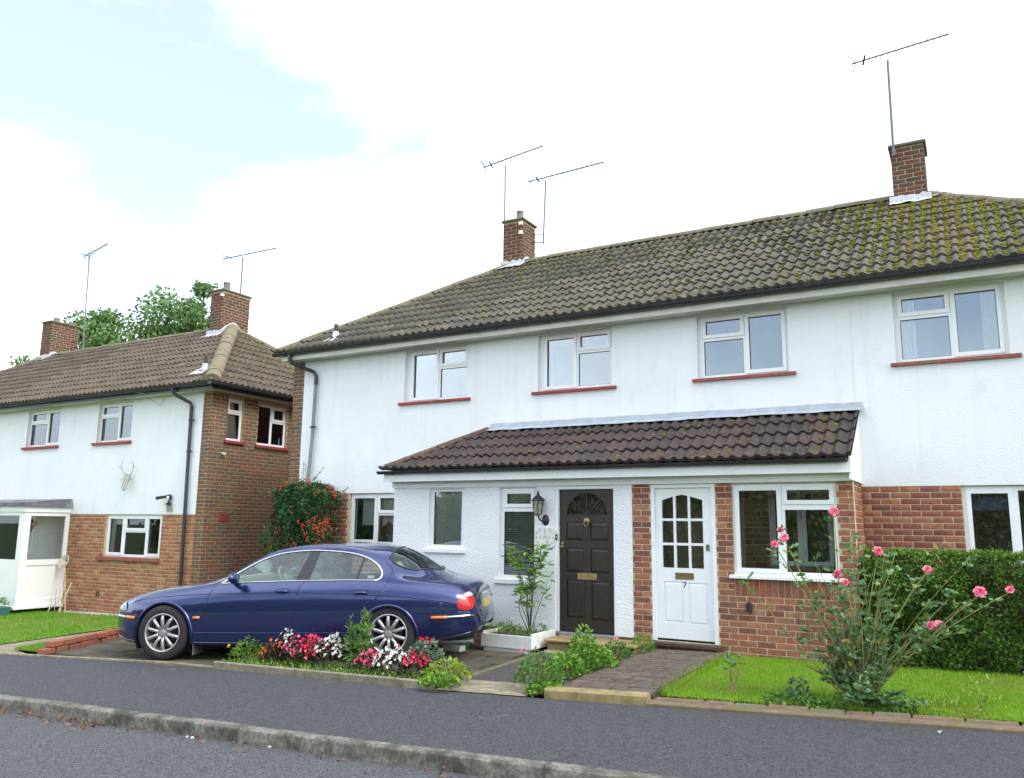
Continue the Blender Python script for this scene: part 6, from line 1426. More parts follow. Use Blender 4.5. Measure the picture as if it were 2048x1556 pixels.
M['petal_red'] = leafmat('red_petal', [(.62,.015,.06), (.70,.03,.09), (.55,.01,.04)], .5, .2); M['petal_pink'] = leafmat('pink_petal', [(.72,.12,.25), (.78,.20,.34), (.68,.06,.18)], .5, .2); M['petal_white'] = leafmat('white_petal', [(.78,.78,.74), (.84,.83,.80), (.72,.73,.66)], .5, .2); M['petal_orange'] = leafmat('orange_red_petal', [(.70,.07,.03), (.75,.11,.05)], .5, .2); M['petal_yellow'] = leafmat('yellow_petal', [(.80,.55,.02), (.85,.62,.05)], .5, .2)
M['petal_rose'] = leafmat('two_tone_rose_petal', [(.70,.035,.14), (.78,.10,.22), (.80,.38,.42), (.72,.05,.17), (.82,.58,.56)], .5, .2)
def rand_dirs(n, upb=0.0):
    d = rng.normal(size=(n, 3)); d = unit(d); d[:, 2] += upb; return unit(d)
def lumpy(u, v, s=1.0): return np.sin(u*2.7*s+1.3)*np.cos(v*3.1*s+.4)*.5+np.sin(u*6.1*s+v*4.3*s)*.3+np.sin(u*11*s-v*9.7*s+2)*.2
# ---- berry shrub against the corner of the white house
sh = empty('berry_shrub', (-10.45, -.42, G(-10.45, -.42)), 'dense dark green shrub with orange berries at the corner of the white house', 'shrub')
x0, x1, y0, y1, z0, z1 = -10.86, -9.80, -.80, -.02, G(-10.7, -.4), 2.22
def shrub_points(n, shell=.16):
    u = rng.random(n); w = rng.random(n); k = rng.random(n)
    x = x0+(x1-x0)*u; z = z0+(z1-z0)*w**.9; X = x; topz = z1+.10*np.sin((x-x0)*2.1+.5)-.22*np.maximum(0, (x0+.35-x)/.35)**2-.25*np.maximum(0, (x-x1+.4)/.4)**2
    z = np.minimum(z, topz); y = y0+.20*lumpy(x*1.6, z*1.6)+.10*np.maximum(0, (z-topz+.3)/.3)**2+rng.exponential(shell, n)*.45
    t = k > .80; z = np.where(t, topz-rng.random(n)*.12, z); y = np.where(t, y0+.1+rng.random(n)*(y1-y0-.1), y)
    s_ = k < .12; x = np.where(s_, np.where(rng.random(n) < .55, x1+.05*lumpy(z*1.3, y)-rng.exponential(.05, n), x0+.06*lumpy(z, y*2)+rng.exponential(.06, n)), x); y = np.where(s_, y0+.08+rng.random(n)*(y1-y0-.08), y)
    return np.stack((x, y, z), 1)
P = shrub_points(13000, .22); A = rand_dirs(len(P)); A += np.array((0, -.45, .35)); leafobj('foliage', M['leaf_pyra'], sh, P, A, rng.uniform(.045, .085, len(P)), rng.uniform(.020, .034, len(P)))
mb = MB(); mb.bbox(x0+.25, x1-.2, y0+.25, y1, z0, z1-.25, .15); mb.build('blocking_core', M['bark'], sh)  # solid block added inside the leaves to stop light showing through
mb = MB(); PL, AL = [], []
for i in range(34):
    bx = random.uniform(x0+.1, x1-.3); tall = random.random() < .5; b = Vector((bx, random.uniform(-.7, -.2), z1-.05)); t = b+Vector((random.uniform(-.12, .12), random.uniform(-.06, .06), random.uniform(.06, .20) if not tall else random.uniform(.12, .30)))
    if i == 0: b, t = pix(622, 965, -.3), pix(648, 935, -.3)
    if i in (1, 2): b, t = pix(600+i*6, 965, -.15), pix(602+i*5, 928, -.15)
    if i == 3: b, t = pix(680, 990, -.5), pix(697, 975, -.5)
    if i == 4: b, t = pix(540, 985, -.5), pix(521, 981, -.5)
    mb.tube([b, b.lerp(t, .5), t], .004, 4)
    for k in range(14): q = b.lerp(t, k/13); PL.append(q[:]); d = (t-b).normalized()*.5; AL.append((d.x+random.uniform(-1, 1), d.y+random.uniform(-1, 1), d.z+random.uniform(-.3, .6)))
mb.build('sprigs', M['bark'], sh); leafobj('sprig_leaves', M['leaf_mid'], sh, PL, AL, .04, .018)
bpx = [(665,974), (655,986), (642,984), (672,983), (679,990), (620,963), (626,966), (677,993), (608,976), (664,1042), (656,1048), (647,1054), (641,1066), (634,1052), (625,1046), (640,1058), (655,1060), (652,1070), (618,1068), (604,1044), (545,1089), (622,1078), (641,1085), (612,1054), (568,975), (578,968), (634,1038), (660,1036), (560,1062), (597,1085), (667,1056), (648,1044)]
cl = []
for i, (a, b) in enumerate(bpx):
    c = pix(a, b, y0-.01+.04*(a > 672)); m = random.randint(6, 11)
    cl += [(c.x+random.gauss(0, .026), c.y-.06-abs(random.gauss(0, .02)), c.z+random.gauss(0, .028)) for _ in range(m)]
o = scatter_lumps('berries', cl, [random.uniform(.009, .0125) for _ in cl], M['berry'], sh, flat=1, jit=.03); tag(o, kind='stuff')
# ---- clipped hedge on the right
hd = empty('hedge', (.9, -.5, G(.9, -.5)), 'clipped green box hedge below the right-hand ground floor window', 'hedge')
hx0, hx1, hy0, hy1, hz1 = -1.16, 3.6, -.98, -.10, 1.36
n = 30000; u = rng.random(n); k = rng.random(n); x = hx0+(hx1-hx0)*u**1.35; zb = np.array([G(a, -.7) for a in x]); w = rng.random(n)
tz_ = hz1+.025*lumpy(x*2, x*.7); z = zb+(tz_-zb)*w; y = hy0+.13*lumpy(x*1.7, z*1.9)+.16*np.maximum(0, (z-tz_+.3)/.3)**2+rng.exponential(.045, n)
t = k > .80; z = np.where(t, tz_-rng.random(n)*.05, z); y = np.where(t, hy0+.12+rng.random(n)*(hy1-hy0-.1), y)
s_ = k < .10; x = np.where(s_, hx0+.05*lumpy(z*1.7, y*2)+rng.exponential(.04, n), x); y = np.where(s_, hy0+.05+rng.random(n)*(hy1-hy0), y)
P = np.stack((x, y, z), 1); A = rand_dirs(n)+np.array((0, -.5, .45)); leafobj('foliage', M['leaf_hedge'], hd, P, A, rng.uniform(.032, .062, n), rng.uniform(.018, .034, n))
m_ = (z > tz_-.7) & (rng.random(n) < .45*np.clip((z-tz_+.7)/.7, 0, 1)**2); P = P[m_]+rng.normal(size=(m_.sum(), 3))*.015+np.array((0, -.015, .015)); leafobj('new_growth', M['leaf_hedgetop'], hd, P, rand_dirs(len(P))+np.array((0, -.2, .8)), rng.uniform(.025, .045, len(P)), .016)
mb = MB(); mb.bbox(hx0+.12, hx1, hy0+.14, hy1, G(1, -.5)-.05, hz1-.12, .06); mb.build('blocking_core', M['bark'], hd)  # added core, a plain block that keeps light from passing through the hedge
# ---- roses
def rose_bloom(parent, c, r, mat, face=(0, -1, .6), name='rose_bloom'):
    F_ = Vector(face).normalized(); X_ = F_.cross(Vector((0, 0, 1))).normalized(); Y_ = X_.cross(F_); mb = MB(); rn = []
    for ring, (nn, rr, tilt, h) in enumerate(((3, .30, 1.25, .45), (4, .50, .95, .35), (5, .78, .65, .20), (6, 1.0, .30, .02))):
        for k in range(nn):
            a = 2*math.pi*(k+.37*ring+random.uniform(-.1, .1))/nn; d = X_*math.cos(a)+Y_*math.sin(a); s_ = F_.cross(d); vs_ = []
            out = d*math.cos(tilt)+F_*math.sin(tilt); base = Vector(c)+F_*r*h*.4; w = r*(.62+.12*ring)
            for (l, ww, cu) in ((0, .25, 0), (.45, .95, .10), (.85, 1.0, .04), (1.05, .55, -.10)):
                for sgn in (-1, 0, 1): vs_.append(base+d*r*rr*.25+out*(l*r*(.75+.12*ring))+s_*(sgn*w*.5*ww)+F_*(cu*r+(.10*r if sgn else 0)))
            mb.add(vs_, [(3*i+j, 3*i+j+1, 3*i+j+4, 3*i+j+3) for i in range(3) for j in range(2)], random.random())
    return mb.build(name, mat, parent, smooth=True)
rb = empty('rose_bush', (-1.02, -3.16, G(-1.02, -3.16)), 'sprawling rose bush with pink blooms on the lawn edge in front of the hedge', 'rose bush')
base = Vector((-1.02, -3.16, G(-1.02, -3.16)))
blooms = [(1667,1024,.036), (1561,1061,.027), (1569,1076,.032), (1550,1089,.029), (1755,1103,.034), (1676,1150,.034), (1690,1165,.027), (1855,1140,.031), (1960,1185,.038), (2020,1180,.026), (1878,1252,.036), (1862,1250,.026)]
mbs = MB(); LP, LA = [], []; tips = []
def cane(b, t, r0_, r1_, sag=.1, nleaf=10, lmin=.35, dead=False, mbx=None):
    mid = b.lerp(t, .5)+Vector((random.uniform(-.09, .09), random.uniform(-.09, .09), sag)); q = [b, b.lerp(mid, .6)+Vector((0, 0, sag*.3)), mid, mid.lerp(t, .6)+Vector((0, 0, sag*.2)), t]; q = cr_curve(q, 3)
    (mbx or mbs).tube(q, [r0_+(r1_-r0_)*i/(len(q)-1) for i in range(len(q))], 5)
    for _ in range(nleaf):
        s_ = random.uniform(lmin, 1.0); k = min(int(s_*(len(q)-1)), len(q)-2); p = Vector(q[k]).lerp(Vector(q[k+1]), s_*(len(q)-1)-k)
        d = Vector((random.uniform(-1, 1), random.uniform(-1, 1), random.uniform(-.2, .6))).normalized()
        for j, sd_ in ((0, 0), (1, 1), (1, -1), (2, 1), (2, -1)):       # five leaflets
            if random.random() < .25: continue
            sdv = d.cross(Vector((0, 0, 1))).normalized(); a = d+sdv*sd_*.9; LP.append((p+d*(.075-.025*j))[:]); LA.append(a[:])
    return q
bw_ = []
for (a, b, r) in blooms:
    c = pix(a, b, -3.16+random.uniform(-.28, .22)); bw_.append((c, r))
for c, r in bw_: cane(base+Vector((random.uniform(-.08, .08), random.uniform(-.06, .06), 0)), c-Vector((0, -.01, .02)), .008, .0035, .06+.05*random.random(), 9, .45)
for i in range(36):                                   # other canes
    px_ = random.gauss(1745, 95); py_ = random.uniform(1090, 1330)-max(0, 60-abs(px_-1760)*.3)
    if px_ < 1600: py_ = max(py_, 1150)
    t = pix(px_, py_, -3.16+random.uniform(-.35, .3)); cane(base+Vector((random.uniform(-.10, .10), random.uniform(-.08, .08), 0)), t, random.uniform(.005, .010), .002, random.uniform(-.02, .12), random.randint(7, 14), .22)
for i in range(20):                                   # leafy shoots low in the bush
    t = base+Vector((random.gauss(0, .25), random.gauss(0, .18), random.uniform(.08, .42))); cane(base+Vector((random.uniform(-.12, .12), random.uniform(-.1, .1), 0)), t, .004, .002, .03, 16, .3)
mbs.build('canes', M['stem'], rb, smooth=True)
mbd = MB()
for (a, b) in ((1655, 1320), (1612, 1330), (1625, 1240)): cane(base+Vector((-.05, 0, .02)), pix(a, b, -3.2), .012, .006, .02, 0, mbx=mbd)
for i in range(12): cane(base+Vector((random.uniform(-.12, .12), random.uniform(-.1, .1), .0)), pix(random.gauss(1720, 75), random.uniform(1190, 1350), -3.16+random.uniform(-.2, .2)), .005, .0015, .05, 0, mbx=mbd)
mbd.build('dead_canes', M['deadstem'], rb)
leafobj('leaves', M['leaf_rose'], rb, LP, np.array(LA)+np.array((0, 0, .1)), rng.uniform(.040, .072, len(LP)), rng.uniform(.026, .044, len(LP)), six=True)
dp_ = [(p[0]+random.uniform(-.02, .02), p[1], p[2]-.02) for p in random.sample(LP, min(90, len(LP))) if p[0] < -1.0]; M['leaf_dead'] = leafmat('withered_leaf', [(.20,.08,.04), (.28,.13,.06), (.16,.06,.035)]); leafobj('withered_leaves', M['leaf_dead'], rb, dp_, rand_dirs(len(dp_), -.6), .035, .014)
for c, r in bw_: rose_bloom(rb, c, r, M['petal_rose'], (random.uniform(-.3, .5), -1, random.uniform(.1, .8)))
# climbing rose in the white planter
pl = empty('planter_box', (-5.5, -1.33, G(-5.5, -1.3)), 'white painted wooden planter box at the foot of the white porch wall', 'planter')
M['planterwhite'] = pm('white_planter_paint', (.70, .71, .68), .6, .12, 9, .15, 40, col2=(.45,.46,.36), c2s=7, c2r=(.62, .75))
a0, a1, b0, b1 = -5.86, -5.10, -1.68, -.98; zz = G(-5.5, -1.3)
for nm, bx in (('front_board', (a0, a1, b0, b0+.03, zz+.05, zz+.215)), ('back_board', (a0, a1, b1-.03, b1, zz+.05, zz+.24)), ('side_board', (a0, a0+.03, b0+.031, b1-.031, zz+.05, zz+.24)), ('side_board', (a1-.03, a1, b0+.031, b1-.031, zz+.05, zz+.245)), ('foot', (a0+.03, a1-.03, b0+.02, b0+.05, zz-.01, zz+.049)), ('foot', (a0+.03, a1-.03, b1-.06, b1-.02, zz-.01, zz+.049))):
    mb = MB(); mb.bbox(*bx, .004); mb.build(nm, M['planterwhite'], pl)
mb = MB(); mb.box(a0+.03, a1-.03, b0+.03, b1-.03, zz+.10, zz+.20); mb.build('soil', M['earth'], pl)
cr_ = empty('climbing_rose', (-5.40, -1.12, zz+.2), 'slender leafy climbing rose growing from the white planter', 'rose')
mbs = MB(); LP, LA = [], []
B0 = Vector((-5.42, -1.12, zz+.19))
for (a, b) in ((1084, 1092), (1075, 1120), (1060, 1100), (1098, 1125), (1015, 1090), (1010, 1110), (1030, 1130), (1100, 1150), (1045, 1150), (1040, 1185), (1050, 1215), (1090, 1100), (1025, 1108)):
    st_ = B0 if random.random() < .4 else pix(1058+random.uniform(-6, 8), random.uniform(1150, 1200), -1.08); cane(st_, pix(a, b, -1.08+random.uniform(-.12, .12)), .006, .002, .02, 15, .35)
cane(B0, pix(1058, 1165, -1.08), .009, .005, .0, 5, .5); cane(B0+Vector((-.03, 0, 0)), pix(1042, 1180, -1.1), .007, .004, .0, 6, .3); cane(B0, pix(1082, 1095, -1.05), .008, .003, .02, 16, .45)
mbs.build('canes', M['bark'], cr_); leafobj('leaves', M['leaf_fresh'], cr_, LP, LA, rng.uniform(.042, .075, len(LP)), rng.uniform(.022, .036, len(LP)), six=True)
rose_bloom(cr_, pix(1050, 1108, -1.15), .016, M['petal_yellow'])
def clump(name, label, c, r, h, mat, nleaf, cat='plant', lf=(.03, .05), wd=(.018, .03), flowers=None, group=None, upb=.6, parent=None, stems=None, six=False, spike=False):
    """low plant: dome of leaves with stems, optional flowers (material, count, size, petals)"""
    c = Vector(c); o = parent or empty(name, c, label, cat, group)
    if parent is None: r, h, nleaf = r*1.22, h*1.32, int(nleaf*1.5); lf = (lf[0]*1.15, lf[1]*1.2); wd = (wd[0]*1.15, wd[1]*1.2); flowers = flowers and [(f[0], int(f[1]*1.25) if f[1] > 3 else f[1], f[2]*1.3, f[3], f[4]) for f in flowers]
    th = rng.random(nleaf)*2*math.pi; rr = r*np.sqrt(rng.random(nleaf)); hh = h*(1-(rr/r)**2*.75)*(.35+.65*rng.random(nleaf)**.6)
    P = np.stack((c.x+rr*np.cos(th), c.y+rr*np.sin(th), c.z+hh), 1); A = np.stack((np.cos(th)*.8, np.sin(th)*.8, np.full(nleaf, upb*.6)), 1)+rng.normal(size=(nleaf, 3))*.55
    leafobj('leaves', mat, o, P, A, rng.uniform(*lf, nleaf), rng.uniform(*wd, nleaf), six=six)
    mb = MB()
    for i in range(stems or max(5, nleaf//25)):
        a = random.uniform(0, 6.28); q = r*math.sqrt(random.random())*.9; mb.tube([c+Vector((q*.3*math.cos(a), q*.3*math.sin(a), -.01)), c+Vector((q*math.cos(a), q*math.sin(a), h*(1-(q/r)**2*.7)*random.uniform(.5, .9)))], .0025, 4)
    mb.build('stems', M['stem'], o)
    if flowers:
        for fm_, cnt, sz, npet, cen in flowers:
            FP, FA, FR = [], [], []
            for i in range(cnt):
                a = random.uniform(0, 6.28); q = r*math.sqrt(random.random()); d = Vector((math.cos(a)*q/r, math.sin(a)*q/r, .9)); p = c+Vector((q*math.cos(a), q*math.sin(a), h*(1-(q/r)**2*.55)*random.uniform(.75, 1.1)))
                if cen: p += Vector(cen)
                nd = Vector((d.x*.6+random.uniform(-.3, .3), d.y*.6-.5, .5+random.uniform(-.2, .3))).normalized(); sx_ = nd.cross(Vector((0, 0, 1))).normalized(); sy_ = nd.cross(sx_); rot = random.uniform(0, 6.28)
                for k in range(npet): t = rot+2*math.pi*k/npet; FP.append((p+nd*.004)[:]); FA.append((sx_*math.cos(t)+sy_*math.sin(t)+nd*.35)[:])
            FP = np.array(FP); V, F, k = leafset(FP, np.array(FA), rng.uniform(sz*.8, sz*1.15, len(FP)), sz*.95, .3); tag(np_mesh('blooms', V, F, fm_, o, np.repeat(rng.random(len(FP)), k)), kind='stuff')
    return o
def small_plant(px_, py_, label, mat, r, h, n, **kw): return clump(kw.pop('name', 'garden_plant'), label, pixg(px_, py_), r, h, mat, n, **kw)
# plants in the planter
for i, (x, y) in enumerate(((-5.75, -1.5), (-5.6, -1.25), (-5.3, -1.45), (-5.25, -1.2), (-5.8, -1.15), (-5.5, -1.55))):
    o = clump('x', None, (x, y, zz+.2), .13, .12+.03*random.random(), M['leaf_mid'] if i % 2 else M['leaf_fresh'], 120, parent=pl, lf=(.03, .06), wd=(.008, .014))
# flower bed in front of the car
bed = sheet('flower_bed', [(-7.98, -4.18), (-4.95, -4.12), (-4.95, -3.6), (-7.98, -3.66)], .03, M['earth'], .15, jit=.012); tag(bed, kind='structure')
BR, GR, BZ = M['leaf_mid'], 'bedding plants in front of the car', M['leaf_bronze']
yb = lambda px_: None
def bedpt(px_, d=0): p = pixg(px_, 1330+(px_-450)*.094); q = pixg(px_, 1326+(px_-450)*.094-d); return Vector((q.x, q.y, G(q.x, q.y)+.03))
clump('marigold', 'yellow marigold with feathery leaves at the end of the flower bed', bedpt(500, 6), .20, .20, M['leaf_fresh'], 420, 'flower', (.03, .055), (.006, .010), [(M['petal_yellow'], 2, .022, 8, (-.02, -.06, .02))])
clump('begonia', 'orange-red begonia plant next to the marigold', bedpt(548, 4), .13, .20, BZ, 170, 'flower', flowers=[(M['petal_orange'], 26, .019, 4, None)])
clump('begonia', 'white begonia plant between the orange-red and the pink ones', bedpt(572, 12), .14, .27, BZ, 150, 'flower', flowers=[(M['petal_white'], 34, .019, 4, None)])
clump('begonia', 'pale pink begonia beside the taller white begonia', bedpt(588, 5), .13, .23, BZ, 160, 'flower', flowers=[(M['petal_pink'], 34, .02, 4, None)])
clump('begonia', 'large deep pink begonia in the middle of the flower bed', bedpt(622, 5), .17, .25, BZ, 220, 'flower', flowers=[(M['petal_red'], 50, .022, 4, None), (M['petal_pink'], 16, .02, 4, None)])
clump('begonia', 'tall white begonia beside the leafy green phlox', bedpt(662, 8), .17, .27, BZ, 200, 'flower', flowers=[(M['petal_white'], 62, .02, 4, None), (M['petal_red'], 6, .02, 4, (-.1, -.05, -.03))])
clump('begonia', 'pink begonia in front of the rear wheel, beside the phlox', bedpt(735, 2), .13, .19, BZ, 150, 'flower', flowers=[(M['petal_pink'], 26, .021, 4, None), (M['petal_red'], 12, .021, 4, None)])
clump('begonia', 'white begonia in front of the rear wheel', bedpt(782, 2), .16, .22, BZ, 190, 'flower', flowers=[(M['petal_white'], 54, .021, 4, None), (M['petal_red'], 8, .02, 4, (.05, .08, .04))])
clump('begonia', 'crimson begonia behind the concrete bed kerb end', bedpt(832, 2), .14, .20, BZ, 170, 'flower', flowers=[(M['petal_red'], 30, .021, 4, None), (M['petal_pink'], 12, .02, 4, None)])
clump('cineraria', 'grey-green lobed plant with red blooms behind the crimson begonia', bedpt(850, 16), .19, .27, M['leaf_grey'], 300, 'plant', (.03, .06), (.025, .04), [(M['petal_red'], 10, .02, 4, (-.08, 0, .02))])
clump('ground_cover_plant', 'lime green leafy plant spilling over the end of the bed kerb', bedpt(893, 2), .20, .16, M['leaf_lime'], 200, 'plant', (.03, .055), (.025, .045))
clump('ground_cover_plant', 'fresh green trailing plant at the end of the bed beside the path apron', bedpt(880, -12), .16, .09, M['leaf_fresh'], 220, 'plant', (.03, .05), (.025, .04))
n = 1600; q = rng.random((n, 2)); P = np.stack((-7.95+3.0*q[:, 0], -4.17+.5*q[:, 1], np.zeros(n)), 1); P[:, 2] = [G(a, b)+.03+.05*random.random() for a, b in P[:, :2]]
tag(leafobj('bed_weeds', M['leaf_fresh'], None, P, rand_dirs(n, .9), rng.uniform(.02, .045, n), rng.uniform(.008, .02, n)), 'low green weeds filling the flower bed', 'weeds', kind='stuff')
phx = empty('phlox', bedpt(716, 8), 'tall leafy green phlox without flowers in front of the rear wheel', 'plant')
mbs = MB(); LP, LA, LS = [], [], []
for (bx, tx, ty) in ((700, 701, 1232), (712, 706, 1250), (722, 730, 1218), (732, 738, 1226), (716, 722, 1268), (706, 694, 1275)):
    b = bedpt(bx, 8); t = pix(tx, ty, b.y+random.uniform(-.03, .05)); mbs.tube([b, b.lerp(t, .5)+Vector((.01, 0, 0)), t], [.006, .005, .003], 5); Lh = (t-b).length
    m = int(Lh/.034)
    for k in range(m):
        s_ = (k+.5)/m; a = k*2.4; p = b.lerp(t, s_)
        for sgn in (0, math.pi): LP.append(p[:]); LA.append((math.cos(a+sgn), math.sin(a+sgn), .15+.9*s_-.7*(s_ < .5))); LS.append(.13*(1-abs(s_-.45)*1.1)+.01)
mbs.build('stalks', M['stem'], phx); LS = np.array(LS); leafobj('leaves', M['leaf_phlox'] if 'leaf_phlox' in M else M['leaf_mid'], phx, LP, LA, LS, LS*.36, six=True)
# bed between the two paths
sheet_b = sheet('path_border', [(-4.12, -3.5), (-3.88, -4.065), (-3.69, -4.04), (-3.66, -3.86), (-3.80, -.9), (-4.2, -1.2)], .03, M['earth'], .2, jit=.01); tag(sheet_b, kind='structure')
clump('fuchsia', 'bushy green plant with one pink bloom on the corner of the border', pixg(1078, 1380), .20, .30, M['leaf_mid'], 420, 'shrub', (.025, .045), (.016, .026), [(M['petal_pink'], 1, .028, 6, (0, -.12, .02))])
clump('border_shrub', 'tall pointed leafy plant in the border between the paths', pixg(1168, 1350), .15, .40, M['leaf_fresh'], 420, 'shrub', (.03, .05), (.018, .03), six=True)
clump('border_shrub', 'spreading leafy green plant behind the fuchsia', pixg(1130, 1358), .20, .22, M['leaf_fresh'], 380, 'shrub', (.03, .055), (.022, .035))
clump('border_shrub', 'rounded green plant beside the worn brick path', pixg(1195, 1345), .19, .22, M['leaf_fresh'], 380, 'shrub', (.03, .05), (.022, .034))
clump('border_shrub', 'grey-green low plant with a pale pink bloom beside the stone step', pixg(1232, 1322), .15, .20, M['leaf_mid'], 260, 'shrub', (.025, .04), (.014, .022), [(M['petal_pink'], 2, .022, 5, (-.05, -.08, .06))])
clump('border_shrub', 'small yellow-green plant against the brick pier', pixg(1286, 1312), .13, .22, M['leaf_fresh'], 200, 'shrub', (.025, .04), (.014, .022))
clump('geranium', 'low spreading green plant over the corner of the front path', pixg(1092, 1388), .15, .10, M['leaf_fresh'], 200, 'plant', (.03, .045), (.025, .035))
# small things along the right-hand lawn edge
o = empty('pruned_rose', pixg(1465, 1388), 'small pruned rose stump with few leaves on the lawn edge', 'rose'); mbs = MB(); LP, LA = [], []; B0 = pixg(1465, 1388)
for (a, b) in ((1458, 1322), (1470, 1330), (1478, 1318), (1462, 1340), (1488, 1312)): cane(B0+Vector((random.uniform(-.02, .02), 0, 0)), pix(a, b, B0.y), .007, .002, .0, 2, .75)
mbs.tube([B0, B0+Vector((0, 0, .10))], [.022, .012], 7); mbs.build('canes', M['deadstem'], o); leafobj('leaves', M['leaf_rose'], o, LP, LA, .045, .026, six=True)
small_plant(1600, 1402, 'low blue-green rose shoot with dark twigs at the lawn edge', M['leaf_grey'], .09, .17, 50, lf=(.03, .05), wd=(.02, .03), six=True); small_plant(1590, 1412, 'low round-leaved weed clump on the lawn edging', M['leaf_mid'], .22, .07, 220, lf=(.025, .05), wd=(.02, .04))
small_plant(1650, 1420, 'weedy green growth at the foot of the rose bush', M['leaf_mid'], .15, .06, 150); small_plant(1965, 1420, 'thin yellow-green weed with upright stem on the lawn edge', M['leaf_lime'], .14, .24, 60, lf=(.03, .05), wd=(.01, .018)); small_plant(1900, 1430, 'pale grassy weeds on the lawn edging', M['leaf_lime'], .25, .07, 160, lf=(.04, .07), wd=(.005, .010))
small_plant(1790, 1425, 'green weeds under the right side of the rose bush', M['leaf_mid'], .17, .05, 140)
# pot by the glazed porch
pp = Vector((-18.05, -1.35, G(-18.05, -1.35))); pt = empty('plant_pot', pp, 'teal trough with small green plant beside the glazed porch', 'plant pot'); M['teal'] = pm('teal_plastic', (.06, .16, .15), .5, .1)
mb = MB(); mb.add([(pp.x-.35, pp.y-.12, pp.z), (pp.x+.35, pp.y-.12, pp.z), (pp.x+.35, pp.y+.12, pp.z), (pp.x-.35, pp.y+.12, pp.z), (pp.x-.4, pp.y-.15, pp.z+.2), (pp.x+.4, pp.y-.15, pp.z+.2), (pp.x+.4, pp.y+.15, pp.z+.2), (pp.x-.4, pp.y+.15, pp.z+.2)], [(0,3,2,1), (4,5,6,7), (0,1,5,4), (1,2,6,5), (2,3,7,6), (3,0,4,7)]); mb.build('pot', M['teal'], pt)
clump('x', None, pp+Vector((-.1, 0, .2)), .25, .25, M['leaf_fresh'], 160, parent=pt, lf=(.06, .14), wd=(.01, .02)); clump('x', None, pp+Vector((.2, 0, .2)), .15, .18, M['leaf_mid'], 100, parent=pt, lf=(.06, .1), wd=(.01, .02))
# step at the brown door, tub and block by the planter
st5 = empty('door_step', (-4.4, -1.3, G(-4.4, -1.3)), 'yellowed stone step below the brown front door', 'step'); gz0_ = G(-4.4, -1.3)
mb = MB(); mb.bbox(-5.02, -3.80, -1.40, -.93, gz0_-.05, gz0_+.115, .012); mb.build('riser', M['lichen_stone'], st5); mb = MB(); mb.bbox(-5.05, -3.78, -1.45, -.93, gz0_+.1155, gz0_+.155, .012); mb.build('tread', M['lichen_stone'], st5)
mb = MB(); mb.bbox(-5.0, -4.72, -1.62, -1.42, gz0_-.04, gz0_+.02, .008); tag(mb.build('loose_slab', M['concrete']), 'small flat grey slab in front of the stone step', 'slab')
M['greentub'] = pm('green_plastic', (.02, .13, .05), .45, .1); mb = MB(); mb.lathe([(0, 0), (.13, 0), (.15, .26), (.16, .27), (.16, .29), (.14, .29), (.12, .05)], Matrix.Translation((-6.2, -1.62, G(-6.2, -1.62))), 20); tag(mb.build('plastic_tub', M['greentub'], None, smooth='auto'), 'dark green plastic tub behind the car bumper', 'tub')
mb = MB(); mb.bbox(-6.3, -6.02, -1.95, -1.8, G(-6.1, -1.9), G(-6.1, -1.9)+.075, .01); tag(mb.build('concrete_block', M['planterwhite']), 'white painted block on the driveway beside the planter', 'block')
# ---- grass
def grass(name, label, poly, n, hgt, wid, mats, dz, dens=None):
    xs = [p[0] for p in poly]; ys = [p[1] for p in poly]; P = []
    while len(P) < n:
        x, y = random.uniform(min(xs), max(xs)), random.uniform(min(ys), max(ys))
        if inside((x, y), poly) and (dens is None or random.random() < dens(x, y)): P.append((x, y, G(x, y)+dz))
    P = np.array(P); A = rand_dirs(n)*.65+np.array((0, 0, 1.0)); A = unit(A); Sd = unit(np.cross(A, rng.normal(size=(n, 3)))); L = rng.uniform(*hgt, n)[:, None]; W = rng.uniform(*wid, n)[:, None]
    V = np.stack((P-Sd*W, P+Sd*W, P+A*L), 1).reshape(-1, 3); o = np_mesh(name, V, np.arange(3*n).reshape(n, 3), mats, None, np.repeat(rng.random(n), 3)); tag(o, label, 'grass', kind='stuff'); return o
M['grass'] = leafmat('grass_blade', [(.18,.36,.016), (.24,.43,.022), (.14,.28,.014), (.30,.46,.04), (.20,.37,.018)], .55, .3, patch=((.30,.33,.07), 2.2, .46, .66, .75)); M['grass2'] = leafmat('verge_grass_blade', [(.12,.29,.018), (.16,.35,.024), (.09,.22,.014), (.20,.37,.035)], .55, .3, patch=((.28,.32,.08), 1.1, .46, .66, .75))
vis7 = [(-2.72, -3.55), (-1.5, -3.47), (0, -3.30), (1.2, -3.15), (1.2, -.9), (-1.2, -.89), (-2.80, -.9)]
grass('lawn_grass', 'short bright green lawn grass in front of the hedge', vis7, 80000, (.025, .055), (.0022, .004), M['grass'], .015)
grass('lawn_fringe', 'longer ragged grass along the path and edging of the right-hand lawn', [(-2.86, -3.55), (-2.66, -3.5), (-2.72, -.95), (-2.88, -1.0)], 3500, (.03, .08), (.002, .004), M['grass'], .03); 
grass('side_grass', 'bright lawn grass in front of the left house', [(-20.5, -5.2), (-13.5, -4.8), (-12.9, -4.45), (-12.93, -3.9), (-13.22, -2.0), (-13.25, -.4), (-20.5, -.4)], 60000, (.03, .07), (.005, .009), M['grass2'], .005)
grass('strip_grass', 'narrow grass strip behind the low brick wall', LV, 9000, (.03, .07), (.004, .007), M['grass2'], .015)
